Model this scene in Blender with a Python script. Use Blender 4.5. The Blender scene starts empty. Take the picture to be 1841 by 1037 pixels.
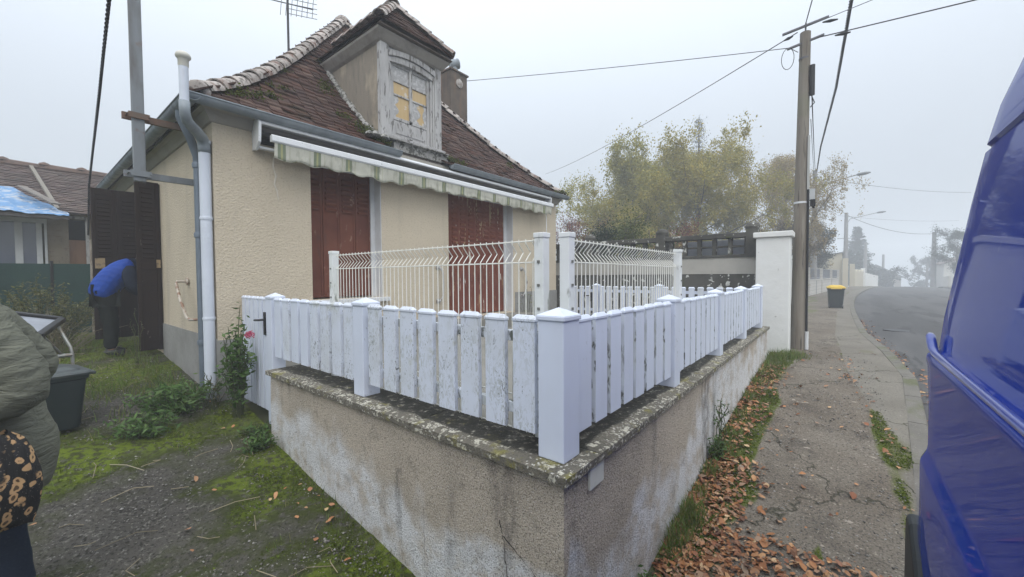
FOG, EXPO = .0066, .64
import bpy, bmesh, math, random
import numpy as np
from mathutils import Vector, Matrix, noise as mnoise
rnd = random.Random(7)
C = bpy.context.scene.collection
sc = bpy.context.scene
PI = math.pi
R_ = math.radians

# ------------------------------------------------------------------ objects
def tag(o, label=None, cat=None, group=None, kind=None):
    if label: o['label'] = label
    if cat: o['category'] = cat
    if group: o['group'] = group
    if kind: o['kind'] = kind
    return o

def thing(name, label, cat, loc=(0, 0, 0), group=None):
    o = bpy.data.objects.new(name, None)
    o.empty_display_size = 0.2
    C.objects.link(o)
    o.location = loc
    return tag(o, label, cat, group)

def base_of(o):
    v = Vector((0, 0, 0))
    while o is not None:
        v += Vector(o.location); o = o.parent
    return v

class MB:
    def __init__(s):
        s.v = []; s.f = []; s.m = []; s.mi = 0
    def add(s, vs, fs):
        n = len(s.v); s.v.extend([tuple(p) for p in vs])
        for f in fs:
            s.f.append(tuple(i + n for i in f)); s.m.append(s.mi)
        return s
    def box(s, x0, x1, y0, y1, z0, z1):
        return s.add([(x0,y0,z0),(x1,y0,z0),(x1,y1,z0),(x0,y1,z0),(x0,y0,z1),(x1,y0,z1),(x1,y1,z1),(x0,y1,z1)],
                     [(0,3,2,1),(4,5,6,7),(0,1,5,4),(1,2,6,5),(2,3,7,6),(3,0,4,7)])
    def obox(s, c, u, v, w):
        """box from centre and three half-axis vectors"""
        c = Vector(c); u = Vector(u); v = Vector(v); w = Vector(w)
        if u.cross(v).dot(w) < 0: u = -u
        P = [c-u-v-w, c+u-v-w, c+u+v-w, c-u+v-w, c-u-v+w, c+u-v+w, c+u+v+w, c-u+v+w]
        return s.add(P, [(0,3,2,1),(4,5,6,7),(0,1,5,4),(1,2,6,5),(2,3,7,6),(3,0,4,7)])
    def beam(s, a, b, w, h, up=(0,0,1)):
        a = Vector(a); b = Vector(b); d = (b-a)
        L = d.length; d.normalize()
        up = Vector(up)
        if abs(d.dot(up)) > .98: up = Vector((1,0,0))
        side = d.cross(up).normalized(); up2 = side.cross(d)
        return s.obox((a+b)/2, d*L/2, side*w/2, up2*h/2)
    def tube(s, pts, r, n=8, cap=True):
        pts = [Vector(p) for p in pts]
        rr = r if isinstance(r, (list, tuple)) else [r]*len(pts)
        vs = []; fs = []
        ref = None
        for i, p in enumerate(pts):
            d = (pts[min(i+1, len(pts)-1)] - pts[max(i-1, 0)])
            if d.length < 1e-9: d = Vector((0,0,1))
            d.normalize()
            if ref is None:
                ref = Vector((0,0,1)) if abs(d.z) < .9 else Vector((1,0,0))
            a = ref - d*ref.dot(d)
            if a.length < 1e-4: a = d.orthogonal()
            a.normalize(); b = d.cross(a); ref = a
            for k in range(n):
                t = 2*PI*k/n
                vs.append(p + (a*math.cos(t) + b*math.sin(t))*rr[i])
        for i in range(len(pts)-1):
            for k in range(n):
                k2 = (k+1) % n
                fs.append((i*n+k, i*n+k2, (i+1)*n+k2, (i+1)*n+k))
        if cap:
            fs.append(tuple(reversed(range(n)))); m = (len(pts)-1)*n
            fs.append(tuple(range(m, m+n)))
        return s.add(vs, fs)
    def lathe(s, prof, c=(0,0,0), n=20, axis=(0,0,1)):
        ax = Vector(axis).normalized(); a = ax.orthogonal().normalized(); b = ax.cross(a); c = Vector(c)
        vs = []; fs = []
        for r, z in prof:
            for k in range(n):
                t = 2*PI*k/n
                vs.append(c + ax*z + (a*math.cos(t)+b*math.sin(t))*max(r, 1e-4))
        for i in range(len(prof)-1):
            for k in range(n):
                k2 = (k+1) % n
                fs.append((i*n+k, i*n+k2, (i+1)*n+k2, (i+1)*n+k))
        fs.append(tuple(reversed(range(n)))); m = (len(prof)-1)*n; fs.append(tuple(range(m, m+n)))
        return s.add(vs, fs)
    def loft(s, rings, n=24, dx=(1,0,0), dy=(0,1,0)):
        """rings: (centre, ra, rb[, ra_dir]) ellipses; dx, dy default axes of the ellipse; a ring may give its own dx"""
        vs = []; fs = []
        for r in rings:
            c = Vector(r[0]); a = Vector(r[3] if len(r) > 3 else dx).normalized(); b = Vector(dy)
            for k in range(n):
                t = 2*PI*k/n; vs.append(c+a*math.cos(t)*r[1]+b*math.sin(t)*r[2])
        for i in range(len(rings)-1):
            for k in range(n): fs.append((i*n+k, i*n+(k+1) % n, (i+1)*n+(k+1) % n, (i+1)*n+k))
        fs.append(tuple(reversed(range(n)))); m = (len(rings)-1)*n; fs.append(tuple(range(m, m+n)))
        return s.add(vs, fs)
    def prism(s, poly, fn0, fn1):
        """poly: 2d points; fn0/fn1 map (a,b) -> 3d for both ends"""
        n = len(poly)
        vs = [fn0(*p) for p in poly] + [fn1(*p) for p in poly]
        fs = [tuple(reversed(range(n))), tuple(range(n, 2*n))]
        for k in range(n):
            k2 = (k+1) % n; fs.append((k, k2, n+k2, n+k))
        return s.add(vs, fs)
    def grid(s, fn, nu, nv):
        vs = [fn(i/nu, j/nv) for j in range(nv+1) for i in range(nu+1)]
        fs = [(j*(nu+1)+i, j*(nu+1)+i+1, (j+1)*(nu+1)+i+1, (j+1)*(nu+1)+i) for j in range(nv) for i in range(nu)]
        return s.add(vs, fs)
    def build(s, name, mat, parent=None, smooth=False, bevel=0, fix=True, seg=2):
        b = base_of(parent) if parent else Vector((0,0,0))
        me = bpy.data.meshes.new(name)
        me.from_pydata([(x-b.x, y-b.y, z-b.z) for x, y, z in s.v], [], s.f)
        mats = mat if isinstance(mat, (list, tuple)) else [mat]
        for m in mats: me.materials.append(m)
        if len(mats) > 1: me.polygons.foreach_set('material_index', s.m)
        if fix:
            bm = bmesh.new(); bm.from_mesh(me); bmesh.ops.recalc_face_normals(bm, faces=bm.faces); bm.to_mesh(me); bm.free()
        if smooth:
            me.polygons.foreach_set('use_smooth', [True]*len(me.polygons))
            if smooth != 'all':
                try: me.set_sharp_from_angle(angle=R_(smooth if smooth is not True else 45))
                except Exception: pass
        me.update()
        o = bpy.data.objects.new(name, me); C.objects.link(o)
        if parent: o.parent = parent
        if bevel:
            md = o.modifiers.new('bevel', 'BEVEL'); md.width = bevel; md.segments = seg; md.limit_method = 'ANGLE'; md.angle_limit = R_(40)
        return o

def np_mesh(name, V, F, mat, parent=None, smooth=False):
    """V: Nx3 array, F: Mx4 (or Mx3) int array"""
    b = base_of(parent) if parent else Vector((0,0,0))
    V = np.asarray(V, np.float32) - np.array(b, np.float32)
    F = np.asarray(F, np.int32); k = F.shape[1]
    me = bpy.data.meshes.new(name)
    me.vertices.add(len(V)); me.vertices.foreach_set('co', V.ravel())
    me.loops.add(F.size); me.loops.foreach_set('vertex_index', F.ravel())
    me.polygons.add(len(F)); me.polygons.foreach_set('loop_start', np.arange(0, F.size, k, dtype=np.int32))
    if smooth: me.polygons.foreach_set('use_smooth', np.ones(len(F), bool))
    me.materials.append(mat); me.update(calc_edges=True); me.validate()
    o = bpy.data.objects.new(name, me); C.objects.link(o)
    if parent: o.parent = parent
    return o

def leaf_geo(P, size, rs, aspect=.55, flat=0.0, droop=None, fold=True):
    """rhombus leaves at points P (Nx3); returns V, F"""
    n = len(P)
    d = rs.normal(size=(n,3)); d[:,2] *= (1-flat)
    if droop is not None: d[:,2] -= droop
    d /= np.linalg.norm(d, axis=1)[:,None]+1e-9
    e = rs.normal(size=(n,3)); 
    if flat: e[:,2] *= (1-flat)
    e -= d*(e*d).sum(1)[:,None]; e /= np.linalg.norm(e, axis=1)[:,None]+1e-9
    nn = np.cross(d, e)
    s = (size*(.6+.8*rs.random(n)))[:,None]
    V = np.empty((n,4,3)); 
    V[:,0] = P - d*s*.5; V[:,2] = P + d*s*.5
    bend = nn*s*.12*(rs.normal(size=n)[:,None]) if fold else 0
    V[:,1] = P + e*s*.5*aspect + bend; V[:,3] = P - e*s*.5*aspect + bend
    F = np.arange(n*4).reshape(n,4)
    return V.reshape(-1,3), F

def blades(P, h, w, rs, lean=.5, col=None):
    """grass blades: two-segment tapered strips as quads"""
    n = len(P)
    a = rs.random(n)*2*PI; side = np.stack([np.cos(a), np.sin(a), 0*a], 1)
    b = rs.random(n)*2*PI; ln = (rs.random(n)*lean)
    H = h*(.5+.8*rs.random(n))
    tip = np.stack([np.cos(b)*ln*H, np.sin(b)*ln*H, H*np.sqrt(np.clip(1-ln**2*.6,.1,1))], 1)
    mid = tip*.5; mid[:,2] = tip[:,2]*.62
    W = (w*(.6+.8*rs.random(n)))[:,None]
    V = np.empty((n,6,3))
    V[:,0] = P-side*W/2; V[:,1] = P+side*W/2
    V[:,2] = P+mid+side*W*.4; V[:,3] = P+mid-side*W*.4
    V[:,4] = P+tip+side*W*.06; V[:,5] = P+tip-side*W*.06
    i = np.arange(n)[:,None]*6
    F = np.concatenate([i+np.array([[0,1,2,3]]), i+np.array([[3,2,4,5]])])
    return V.reshape(-1,3), F

# ------------------------------------------------------------------ materials
def M(name, base, layers=(), rough=.8, bumps=(), metal=0, coat=0, spec=.5, island=0, objrand=True, trans=0, alpha=None, coords='Object', rot=None, rvar=0, ior=1.45):
    m = bpy.data.materials.new(name); m.use_nodes = True
    nt = m.node_tree; N = nt.nodes; L = nt.links
    bs = N['Principled BSDF']
    bs.inputs['Roughness'].default_value = rough
    bs.inputs['Metallic'].default_value = metal
    bs.inputs['IOR'].default_value = ior
    bs.inputs['Coat Weight'].default_value = coat
    bs.inputs['Coat Roughness'].default_value = .025
    bs.inputs['Specular IOR Level'].default_value = spec
    tc = N.new('ShaderNodeTexCoord'); co = tc.outputs[coords]
    if objrand:
        oi = N.new('ShaderNodeObjectInfo'); mu = N.new('ShaderNodeMath'); mu.operation = 'MULTIPLY'; mu.inputs[1].default_value = 37.0
        L.new(oi.outputs['Random'], mu.inputs[0]); va = N.new('ShaderNodeVectorMath'); va.operation = 'ADD'
        L.new(co, va.inputs[0]); L.new(mu.outputs[0], va.inputs[1]); co = va.outputs[0]
    def tex(l):
        c = co
        st = l.get('stretch'); 
        if st or l.get('seed'):
            mp = N.new('ShaderNodeMapping'); mp.inputs['Scale'].default_value = st or (1,1,1)
            sd = l.get('seed', 0); mp.inputs['Location'].default_value = (sd*3.1, sd*1.7, sd*2.3)
            L.new(c, mp.inputs[0]); c = mp.outputs[0]
        if l.get('warp'):
            wn = N.new('ShaderNodeTexNoise'); wn.inputs['Scale'].default_value = l.get('wscale', l.get('scale', 5)*.6); wn.inputs['Detail'].default_value = 3; L.new(c, wn.inputs['Vector'])
            wv = N.new('ShaderNodeVectorMath'); wv.operation = 'MULTIPLY_ADD'; wv.inputs[1].default_value = (l['warp'],)*3; L.new(wn.outputs['Color'], wv.inputs[0]); L.new(c, wv.inputs[2]); c = wv.outputs[0]
        t = l.get('type', 'noise')
        if t == 'noise':
            n = N.new('ShaderNodeTexNoise'); n.inputs['Scale'].default_value = l['scale']; n.inputs['Detail'].default_value = l.get('detail', 4)
            n.inputs['Roughness'].default_value = l.get('nrough', .6); n.inputs['Distortion'].default_value = l.get('dist', 0)
            L.new(c, n.inputs['Vector']); return n.outputs['Fac']
        if t == 'voronoi':
            n = N.new('ShaderNodeTexVoronoi'); n.inputs['Scale'].default_value = l['scale']; n.feature = l.get('feature', 'F1'); L.new(c, n.inputs['Vector'])
            n.inputs['Randomness'].default_value = 1
            return n.outputs['Distance']
        if t == 'wave':
            n = N.new('ShaderNodeTexWave'); n.inputs['Scale'].default_value = l['scale']; n.bands_direction = l.get('dir', 'X'); n.inputs['Distortion'].default_value = l.get('dist', 0)
            n.inputs['Detail'].default_value = l.get('detail', 2)
            L.new(c, n.inputs['Vector']); return n.outputs['Fac']
        if t == 'attr':
            n = N.new('ShaderNodeAttribute'); n.attribute_name = l['attr']; return n.outputs['Fac']
        if t == 'stripe':
            s = N.new('ShaderNodeSeparateXYZ'); L.new(c, s.inputs[0]); d = N.new('ShaderNodeMath'); d.operation = 'DIVIDE'; d.inputs[1].default_value = l['scale']
            L.new(s.outputs[l.get('dir', 'X')], d.inputs[0]); fr = N.new('ShaderNodeMath'); fr.operation = 'FRACT'; L.new(d.outputs[0], fr.inputs[0]); return fr.outputs[0]
    def ramp(out, lo, hi):
        mr = N.new('ShaderNodeMapRange'); mr.inputs['From Min'].default_value = lo; mr.inputs['From Max'].default_value = hi
        L.new(out, mr.inputs['Value']); return mr.outputs['Result']
    def mixc(fac, a, bcol, mode='MIX'):
        x = N.new('ShaderNodeMix'); x.data_type = 'RGBA'; x.blend_type = mode
        if isinstance(fac, (int, float)): x.inputs[0].default_value = fac
        else: L.new(fac, x.inputs[0])
        for k, v in ((6, a), (7, bcol)):
            if isinstance(v, (tuple, list)): x.inputs[k].default_value = (*v, 1)
            else: L.new(v, x.inputs[k])
        return x.outputs[2]
    col = tuple(base)
    for l in layers:
        t = l.get('type', 'noise')
        if t == 'band':
            out = tex(dict(l, type='stripe')); 
            a = N.new('ShaderNodeMath'); a.operation = 'COMPARE'; a.inputs[1].default_value = l['at']; a.inputs[2].default_value = l['w']
            L.new(out, a.inputs[0]); f = a.outputs[0]
        else:
            f = ramp(tex(l), l.get('lo', .4), l.get('hi', .6))
        if l.get('mul') is not None:
            f2 = ramp(tex(l['mul']), l['mul'].get('lo', .4), l['mul'].get('hi', .6))
            x = N.new('ShaderNodeMath'); x.operation = 'MULTIPLY'; L.new(f, x.inputs[0]); L.new(f2, x.inputs[1]); f = x.outputs[0]
        if l.get('amt', 1) != 1:
            x = N.new('ShaderNodeMath'); x.operation = 'MULTIPLY'; x.inputs[1].default_value = l['amt']; L.new(f, x.inputs[0]); f = x.outputs[0]
        col = mixc(f, col, tuple(l['color']))
    if island:
        g = N.new('ShaderNodeNewGeometry')
        cr = N.new('ShaderNodeValToRGB'); els = cr.color_ramp.elements
        cols = island if isinstance(island, (list, tuple)) else None
        if cols:
            cr.color_ramp.interpolation = 'LINEAR'
            while len(els) < len(cols): els.new(.5)
            for i, cc in enumerate(cols):
                els[i].position = i/(len(cols)-1); els[i].color = (*cc, 1)
            L.new(g.outputs['Random Per Island'], cr.inputs[0])
            col = cr.outputs[0] if not layers else mixc(.65, col, cr.outputs[0])
        else:
            mr = ramp(g.outputs['Random Per Island'], 0, 1)
            hs = N.new('ShaderNodeHueSaturation'); mm = N.new('ShaderNodeMapRange'); mm.inputs['To Min'].default_value = 1-island; mm.inputs['To Max'].default_value = 1+island
            L.new(mr, mm.inputs['Value']); L.new(mm.outputs[0], hs.inputs['Value'])
            if isinstance(col, tuple): hs.inputs['Color'].default_value = (*col, 1)
            else: L.new(col, hs.inputs['Color'])
            col = hs.outputs[0]
    if isinstance(col, tuple): bs.inputs['Base Color'].default_value = (*col, 1)
    else: L.new(col, bs.inputs['Base Color'])
    prev = None
    for b in bumps:
        out = tex(b)
        if 'lo' in b: out = ramp(out, b['lo'], b['hi'])
        bp = N.new('ShaderNodeBump'); bp.inputs['Strength'].default_value = b.get('str', .5); bp.inputs['Distance'].default_value = b.get('d', .01)
        if b.get('inv'): bp.invert = True
        L.new(out, bp.inputs['Height'])
        if prev is not None: L.new(prev, bp.inputs['Normal'])
        prev = bp.outputs[0]
    if prev is not None: L.new(prev, bs.inputs['Normal'])
    if rvar:
        t = ramp(tex(dict(scale=rvar, detail=4)), .35, .65); mm = N.new('ShaderNodeMapRange'); mm.inputs['To Min'].default_value = rough*.7; mm.inputs['To Max'].default_value = min(1, rough*1.6)
        L.new(t, mm.inputs['Value']); L.new(mm.outputs[0], bs.inputs['Roughness'])
    if trans: bs.inputs['Transmission Weight'].default_value = trans
    return m

def leaf_mat(name, cols, rough=.6):
    m = M(name, cols[0], island=cols, rough=rough, objrand=False, spec=.3)
    nt = m.node_tree; bs = nt.nodes['Principled BSDF']; out = nt.nodes['Material Output']
    tr = nt.nodes.new('ShaderNodeBsdfTranslucent'); mx = nt.nodes.new('ShaderNodeMixShader'); mx.inputs[0].default_value = .3
    src = bs.inputs['Base Color'].links[0].from_socket
    nt.links.new(src, tr.inputs['Color']); nt.links.new(bs.outputs[0], mx.inputs[1]); nt.links.new(tr.outputs[0], mx.inputs[2]); nt.links.new(mx.outputs[0], out.inputs[0])
    return m
# materials
m_render = M('roughcast_beige', (.575,.495,.375), [dict(scale=1.1, lo=.42, hi=.75, color=(.49,.42,.32), amt=.7), dict(scale=2.6, stretch=(1,1,.18), lo=.54, hi=.76, color=(.36,.31,.245), amt=.65, seed=4, detail=6), dict(scale=46, lo=.55, hi=.66, color=(.34,.275,.19), amt=.5, detail=3), dict(scale=60, lo=.60, hi=.70, color=(.70,.60,.45), amt=.5, seed=3)],
    rough=.92, bumps=[dict(scale=42, str=.9, d=.018, detail=3), dict(scale=120, str=.4, d=.006)], objrand=False)
m_plinth = M('cement_plinth', (.27,.265,.25), [dict(scale=2.5, lo=.4, hi=.7, color=(.19,.185,.17), amt=.7), dict(scale=18, lo=.5, hi=.8, color=(.14,.14,.12), amt=.4)], rough=.92, bumps=[dict(scale=60, str=.3, d=.01)], objrand=False)
m_cornice = M('cornice_plaster', (.33,.305,.265), [dict(scale=3, lo=.4, hi=.7, color=(.26,.24,.2), amt=.6)], rough=.9, bumps=[dict(scale=60, str=.3, d=.008)], objrand=False)
m_tile = M('clay_tile', (.072,.036,.026), [dict(scale=1.3, lo=.45, hi=.7, color=(.045,.028,.022), amt=.7), dict(scale=38, lo=.62, hi=.70, color=(.30,.26,.22), amt=.6), dict(scale=2.2, lo=.58, hi=.70, color=(.035,.036,.018), amt=.85, seed=3)],
    rough=.9, spec=.25, island=[(.020,.013,.011),(.072,.034,.022),(.034,.019,.016),(.095,.044,.030),(.024,.017,.016),(.070,.040,.031),(.046,.031,.027),(.125,.085,.066)], bumps=[dict(scale=70, str=.5, d=.008)], objrand=False)
m_underlay = M('roof_underlay', (.04,.03,.025), rough=.95)
m_ridge = M('ridge_tile', (.36,.32,.29), [dict(scale=14, lo=.52, hi=.62, color=(.08,.07,.06), amt=.85), dict(scale=5, lo=.52, hi=.64, color=(.17,.085,.06), amt=.7, seed=2), dict(scale=30, lo=.6, hi=.7, color=(.5,.48,.45), amt=.5)], rough=.9, island=.25, bumps=[dict(scale=50, str=.5, d=.01)], objrand=False)
m_moss = leaf_mat('roof_moss', [(.05,.07,.012),(.09,.11,.015),(.04,.045,.015),(.12,.13,.02)], .95)
m_zinc = M('zinc', (.255,.285,.305), [dict(scale=5, lo=.4, hi=.65, color=(.19,.215,.235), amt=.7), dict(scale=40, lo=.6, hi=.75, color=(.28,.31,.33), amt=.4)], rough=.55, metal=.25, bumps=[dict(scale=6, str=.08, d=.01)], rvar=8)
m_pvc = M('white_pvc', (.58,.615,.68), [dict(scale=4, lo=.5, hi=.75, color=(.47,.50,.55), amt=.5)], rough=.42, spec=.45)
m_pvcgrey = M('grey_pvc', (.24,.27,.29), [dict(scale=7, lo=.45, hi=.7, color=(.16,.18,.2), amt=.6)], rough=.5)
m_cap = M('cream_cap', (.56,.54,.47), rough=.5)
# picket plastic with algae veins
m_picket = M('picket_plastic', (.63,.675,.775), [dict(scale=2.2, stretch=(1,1,.6), lo=.45, hi=.8, color=(.52,.55,.60), amt=.6), dict(scale=55, stretch=(1,1,.5), lo=.64, hi=.68, color=(.2,.21,.19), amt=.6, mul=dict(scale=3, lo=.52, hi=.62, seed=8))], rough=.38, bumps=[dict(scale=90, stretch=(1,1,.1), str=.04, d=.004)])
m_picket_dirty = M('picket_algae', (.63,.67,.755), [dict(scale=2.4, lo=.45, hi=.8, color=(.53,.55,.56), amt=.8),
    dict(scale=26, stretch=(1,1,.5), lo=.52, hi=.55, color=(.40,.42,.41), amt=.7, detail=5, nrough=.7, dist=2.0, mul=dict(scale=4, stretch=(1,1,.5), lo=.44, hi=.60, seed=5)),
    dict(scale=34, stretch=(1,1,.42), lo=.562, hi=.588, color=(.06,.065,.05), amt=.92, detail=7, nrough=.78, dist=1.6, mul=dict(scale=3.4, stretch=(1,1,.35), lo=.46, hi=.58, seed=5)),
    dict(scale=85, stretch=(1,1,.6), lo=.61, hi=.66, color=(.09,.095,.06), amt=.8, mul=dict(scale=5, lo=.46, hi=.60, seed=8)),
    dict(scale=5, lo=.62, hi=.74, color=(.40,.41,.33), amt=.6, seed=2)], rough=.5, bumps=[dict(scale=60, str=.06, d=.004)])
m_picket_edge = M('picket_edge_algae', (.56,.59,.63), [dict(scale=26, stretch=(1,1,.4), lo=.52, hi=.58, color=(.07,.075,.05), amt=.9, detail=6, mul=dict(scale=6, stretch=(1,1,.4), lo=.42, hi=.54, seed=4)), dict(scale=5, lo=.5, hi=.7, color=(.32,.33,.24), amt=.5, seed=3)], rough=.6)
m_wirewhite = M('white_coated_wire', (.76,.75,.68), [dict(scale=9, lo=.55, hi=.7, color=(.55,.52,.42), amt=.5)], rough=.45)
m_postwhite = M('white_metal_post', (.74,.75,.73), [dict(scale=14, stretch=(1,1,.3), lo=.60, hi=.66, color=(.14,.14,.10), amt=.8, mul=dict(scale=3, lo=.4, hi=.6)), dict(scale=3, lo=.45, hi=.75, color=(.55,.57,.50), amt=.5)], rough=.5)
m_black = M('black_metal', (.015,.015,.016), rough=.45)
m_shut = M('red_brown_shutter', (.158,.054,.032), [dict(scale=2.0, lo=.4, hi=.7, color=(.095,.030,.020), amt=.8), dict(scale=17, stretch=(1,1,.35), lo=.61, hi=.66, color=(.34,.22,.16), amt=.75, mul=dict(scale=2.2, lo=.5, hi=.62)), dict(scale=5, stretch=(1,1,.35), lo=.6, hi=.72, color=(.08,.045,.035), amt=.7, seed=6)], rough=.7, spec=.3, bumps=[dict(scale=40, stretch=(1,1,.15), str=.15, d=.004)])
m_shut_peel = M('peeling_shutter', (.185,.056,.032), [dict(scale=2.0, lo=.4, hi=.7, color=(.14,.035,.02), amt=.8), dict(scale=10, stretch=(1.8,1.8,.22), lo=.565, hi=.60, color=(.40,.29,.17), amt=.9, detail=6, mul=dict(scale=1.8, lo=.50, hi=.58, seed=2)), dict(scale=8, stretch=(1.6,1.6,.22), lo=.65, hi=.67, color=(.62,.58,.50), amt=.95, seed=9)], rough=.7, spec=.3, bumps=[dict(scale=40, stretch=(1,1,.15), str=.2, d=.004)])
m_dkshut = M('dark_brown_shutter', (.026,.016,.012), [dict(scale=3, lo=.4, hi=.7, color=(.016,.010,.009), amt=.7), dict(scale=16, stretch=(1,1,.4), lo=.68, hi=.72, color=(.14,.12,.10), amt=.6)], rough=.75, spec=.2, bumps=[dict(scale=40, stretch=(1,1,.2), str=.15, d=.004)])
m_whitepaint = M('white_paint', (.62,.63,.64), [dict(scale=5, lo=.45, hi=.7, color=(.48,.48,.47), amt=.5)], rough=.6)
m_oldpaint = M('weathered_wood_paint', (.43,.42,.41), [dict(scale=5, stretch=(1,1,.3), lo=.42, hi=.62, color=(.28,.27,.265), amt=.75), dict(scale=22, stretch=(1,1,.22), lo=.56, hi=.62, color=(.10,.09,.08), amt=.8, detail=6), dict(scale=12, stretch=(1,1,.3), lo=.6, hi=.68, color=(.55,.54,.52), amt=.6, seed=4)], rough=.85, bumps=[dict(scale=40, stretch=(1,1,.15), str=.4, d=.006)], objrand=True)
m_cheek = M('dormer_stucco', (.44,.365,.265), [dict(scale=1.3, stretch=(1,1,.8), lo=.38, hi=.52, color=(.20,.175,.145), amt=.8, seed=3), dict(scale=14, stretch=(1,1,.2), lo=.5, hi=.7, color=(.13,.12,.10), amt=.55)], rough=.95, bumps=[dict(scale=50, str=.4, d=.01)], objrand=False)
m_chim = M('chimney_render', (.135,.105,.080), [dict(scale=2.2, lo=.45, hi=.65, color=(.065,.056,.046), amt=.8), dict(scale=4, stretch=(2,2,.2), lo=.55, hi=.7, color=(.20,.115,.075), amt=.7, seed=5)], rough=.95, bumps=[dict(scale=30, str=.4, d=.012)], objrand=False)
m_flash = M('mortar_flashing', (.30,.29,.27), [dict(scale=16, lo=.48, hi=.56, color=(.06,.06,.05), amt=.85), dict(scale=26, lo=.6, hi=.66, color=(.5,.49,.46), amt=.7)], rough=.95, bumps=[dict(scale=40, str=.6, d=.015)], objrand=False)
m_lace = M('lace_curtain', (.44,.43,.42), [dict(type='voronoi', scale=16, lo=.1, hi=.5, color=(.27,.26,.25), amt=.6), dict(scale=20, lo=.5, hi=.6, color=(.56,.55,.54), amt=.6)], rough=.4, coat=.4, bumps=[dict(scale=20, str=.3, d=.01)])
m_yellow = M('yellow_curtain', (.52,.37,.175), [dict(type='wave', scale=4.5, dir='X', dist=2, lo=.2, hi=.9, color=(.50,.34,.15), amt=.6), dict(scale=9, lo=.60, hi=.66, color=(.60,.57,.52), amt=.7)], rough=.4, coat=.4)
m_awn = M('awning_lacquer', (.70,.71,.72), [dict(scale=6, lo=.55, hi=.75, color=(.52,.52,.50), amt=.5), dict(scale=30, lo=.66, hi=.7, color=(.1,.1,.08), amt=.5)], rough=.4)
m_val = M('striped_valance', (.47,.46,.39), [
    dict(type='band', scale=.42, at=.40, w=.105, color=(.13,.16,.10), amt=.88), dict(type='band', scale=.42, at=.40, w=.028, color=(.33,.33,.16), amt=.85), dict(type='band', scale=.42, at=.62, w=.012, color=(.36,.36,.24), amt=.7), dict(type='band', scale=.42, at=.18, w=.012, color=(.36,.36,.24), amt=.7),
    dict(scale=11, stretch=(1,1,.35), lo=.50, hi=.68, color=(.16,.16,.11), amt=.6), dict(scale=3, lo=.5, hi=.7, color=(.33,.32,.25), amt=.5)], rough=.9, objrand=False)
m_rust = M('rusty_white_rail', (.50,.45,.38), [dict(scale=12, lo=.5, hi=.6, color=(.22,.10,.05), amt=.8)], rough=.6)
m_steel = M('steel', (.45,.45,.45), rough=.35, metal=.9)
m_mast = M('galvanised_mast', (.20,.215,.225), [dict(scale=5, stretch=(1,1,.2), lo=.48, hi=.64, color=(.10,.088,.08), amt=.7), dict(scale=9, lo=.62, hi=.72, color=(.17,.09,.06), amt=.5, seed=4)], rough=.6, metal=.2)
# low wall
m_lowwall = M('roughcast_wall', (.54,.465,.37), [dict(scale=1.0, lo=.40, hi=.60, color=(.42,.36,.285), amt=.8, seed=1),
    dict(type='attr', attr='bloom', lo=.42, hi=.62, color=(.74,.745,.75), amt=.9, mul=dict(scale=5, lo=.34, hi=.54, detail=7, nrough=.7)), dict(type='attr', attr='streak', lo=.45, hi=.78, color=(.11,.098,.085), amt=.72, mul=dict(scale=14, stretch=(1,1,.4), lo=.36, hi=.58, detail=6)),
    dict(scale=120, lo=.53, hi=.62, color=(.10,.088,.072), amt=.70, detail=3), dict(scale=130, lo=.60, hi=.70, color=(.76,.74,.70), amt=.6, seed=2, detail=2), dict(scale=5, lo=.60, hi=.72, color=(.22,.19,.15), amt=.6, seed=12)], rough=.95,
    bumps=[dict(scale=115, str=1.0, d=.014, detail=3), dict(scale=40, str=.5, d=.012), dict(scale=7, str=.3, d=.03)], objrand=False)
m_coping = M('lichen_coping', (.15,.135,.105), [dict(scale=5, lo=.45, hi=.65, color=(.11,.10,.08), amt=.8), dict(scale=30, lo=.54, hi=.585, color=(.56,.53,.43), amt=.9, detail=5, mul=dict(scale=5, lo=.36, hi=.50, seed=2)), dict(scale=7, lo=.56, hi=.66, color=(.21,.19,.05), amt=.8, seed=6),
    dict(type='voronoi', scale=48, lo=.34, hi=.20, color=(.60,.58,.51), amt=.85, warp=.03, mul=dict(scale=6, lo=.46, hi=.54, seed=11)), dict(scale=90, lo=.54, hi=.62, color=(.05,.045,.035), amt=.6), dict(type='attr', attr='wet', lo=.42, hi=.62, color=(.018,.017,.013), amt=.93, mul=dict(scale=22, lo=.30, hi=.46, seed=9))], rough=.95, bumps=[dict(scale=55, str=.8, d=.012), dict(scale=140, str=.6, d=.006)], objrand=False)
m_conc_old = M('old_concrete', (.095,.09,.078), [dict(scale=2, lo=.4, hi=.65, color=(.045,.044,.036), amt=.8), dict(scale=9, lo=.615, hi=.64, color=(.62,.62,.57), amt=.9, detail=2, mul=dict(scale=2.2, lo=.40, hi=.52, seed=4)), dict(scale=6, lo=.62, hi=.7, color=(.07,.09,.02), amt=.7, seed=2)], rough=.95, bumps=[dict(scale=50, str=.5, d=.01)], objrand=False)
m_band = M('pale_wall_band', (.42,.40,.355), [dict(scale=2, lo=.4, hi=.7, color=(.33,.315,.28), amt=.7), dict(scale=5, stretch=(1,1,.3), lo=.6, hi=.75, color=(.2,.19,.16), amt=.5)], rough=.95, objrand=False)
m_whitewall = M('white_wall', (.74,.74,.71), [dict(scale=1.6, lo=.45, hi=.75, color=(.63,.62,.58), amt=.6), dict(scale=9, lo=.68, hi=.72, color=(.3,.29,.26), amt=.6)], rough=.85, bumps=[dict(scale=9, str=.35, d=.02), dict(scale=60, str=.2, d=.006)], objrand=False)
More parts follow.
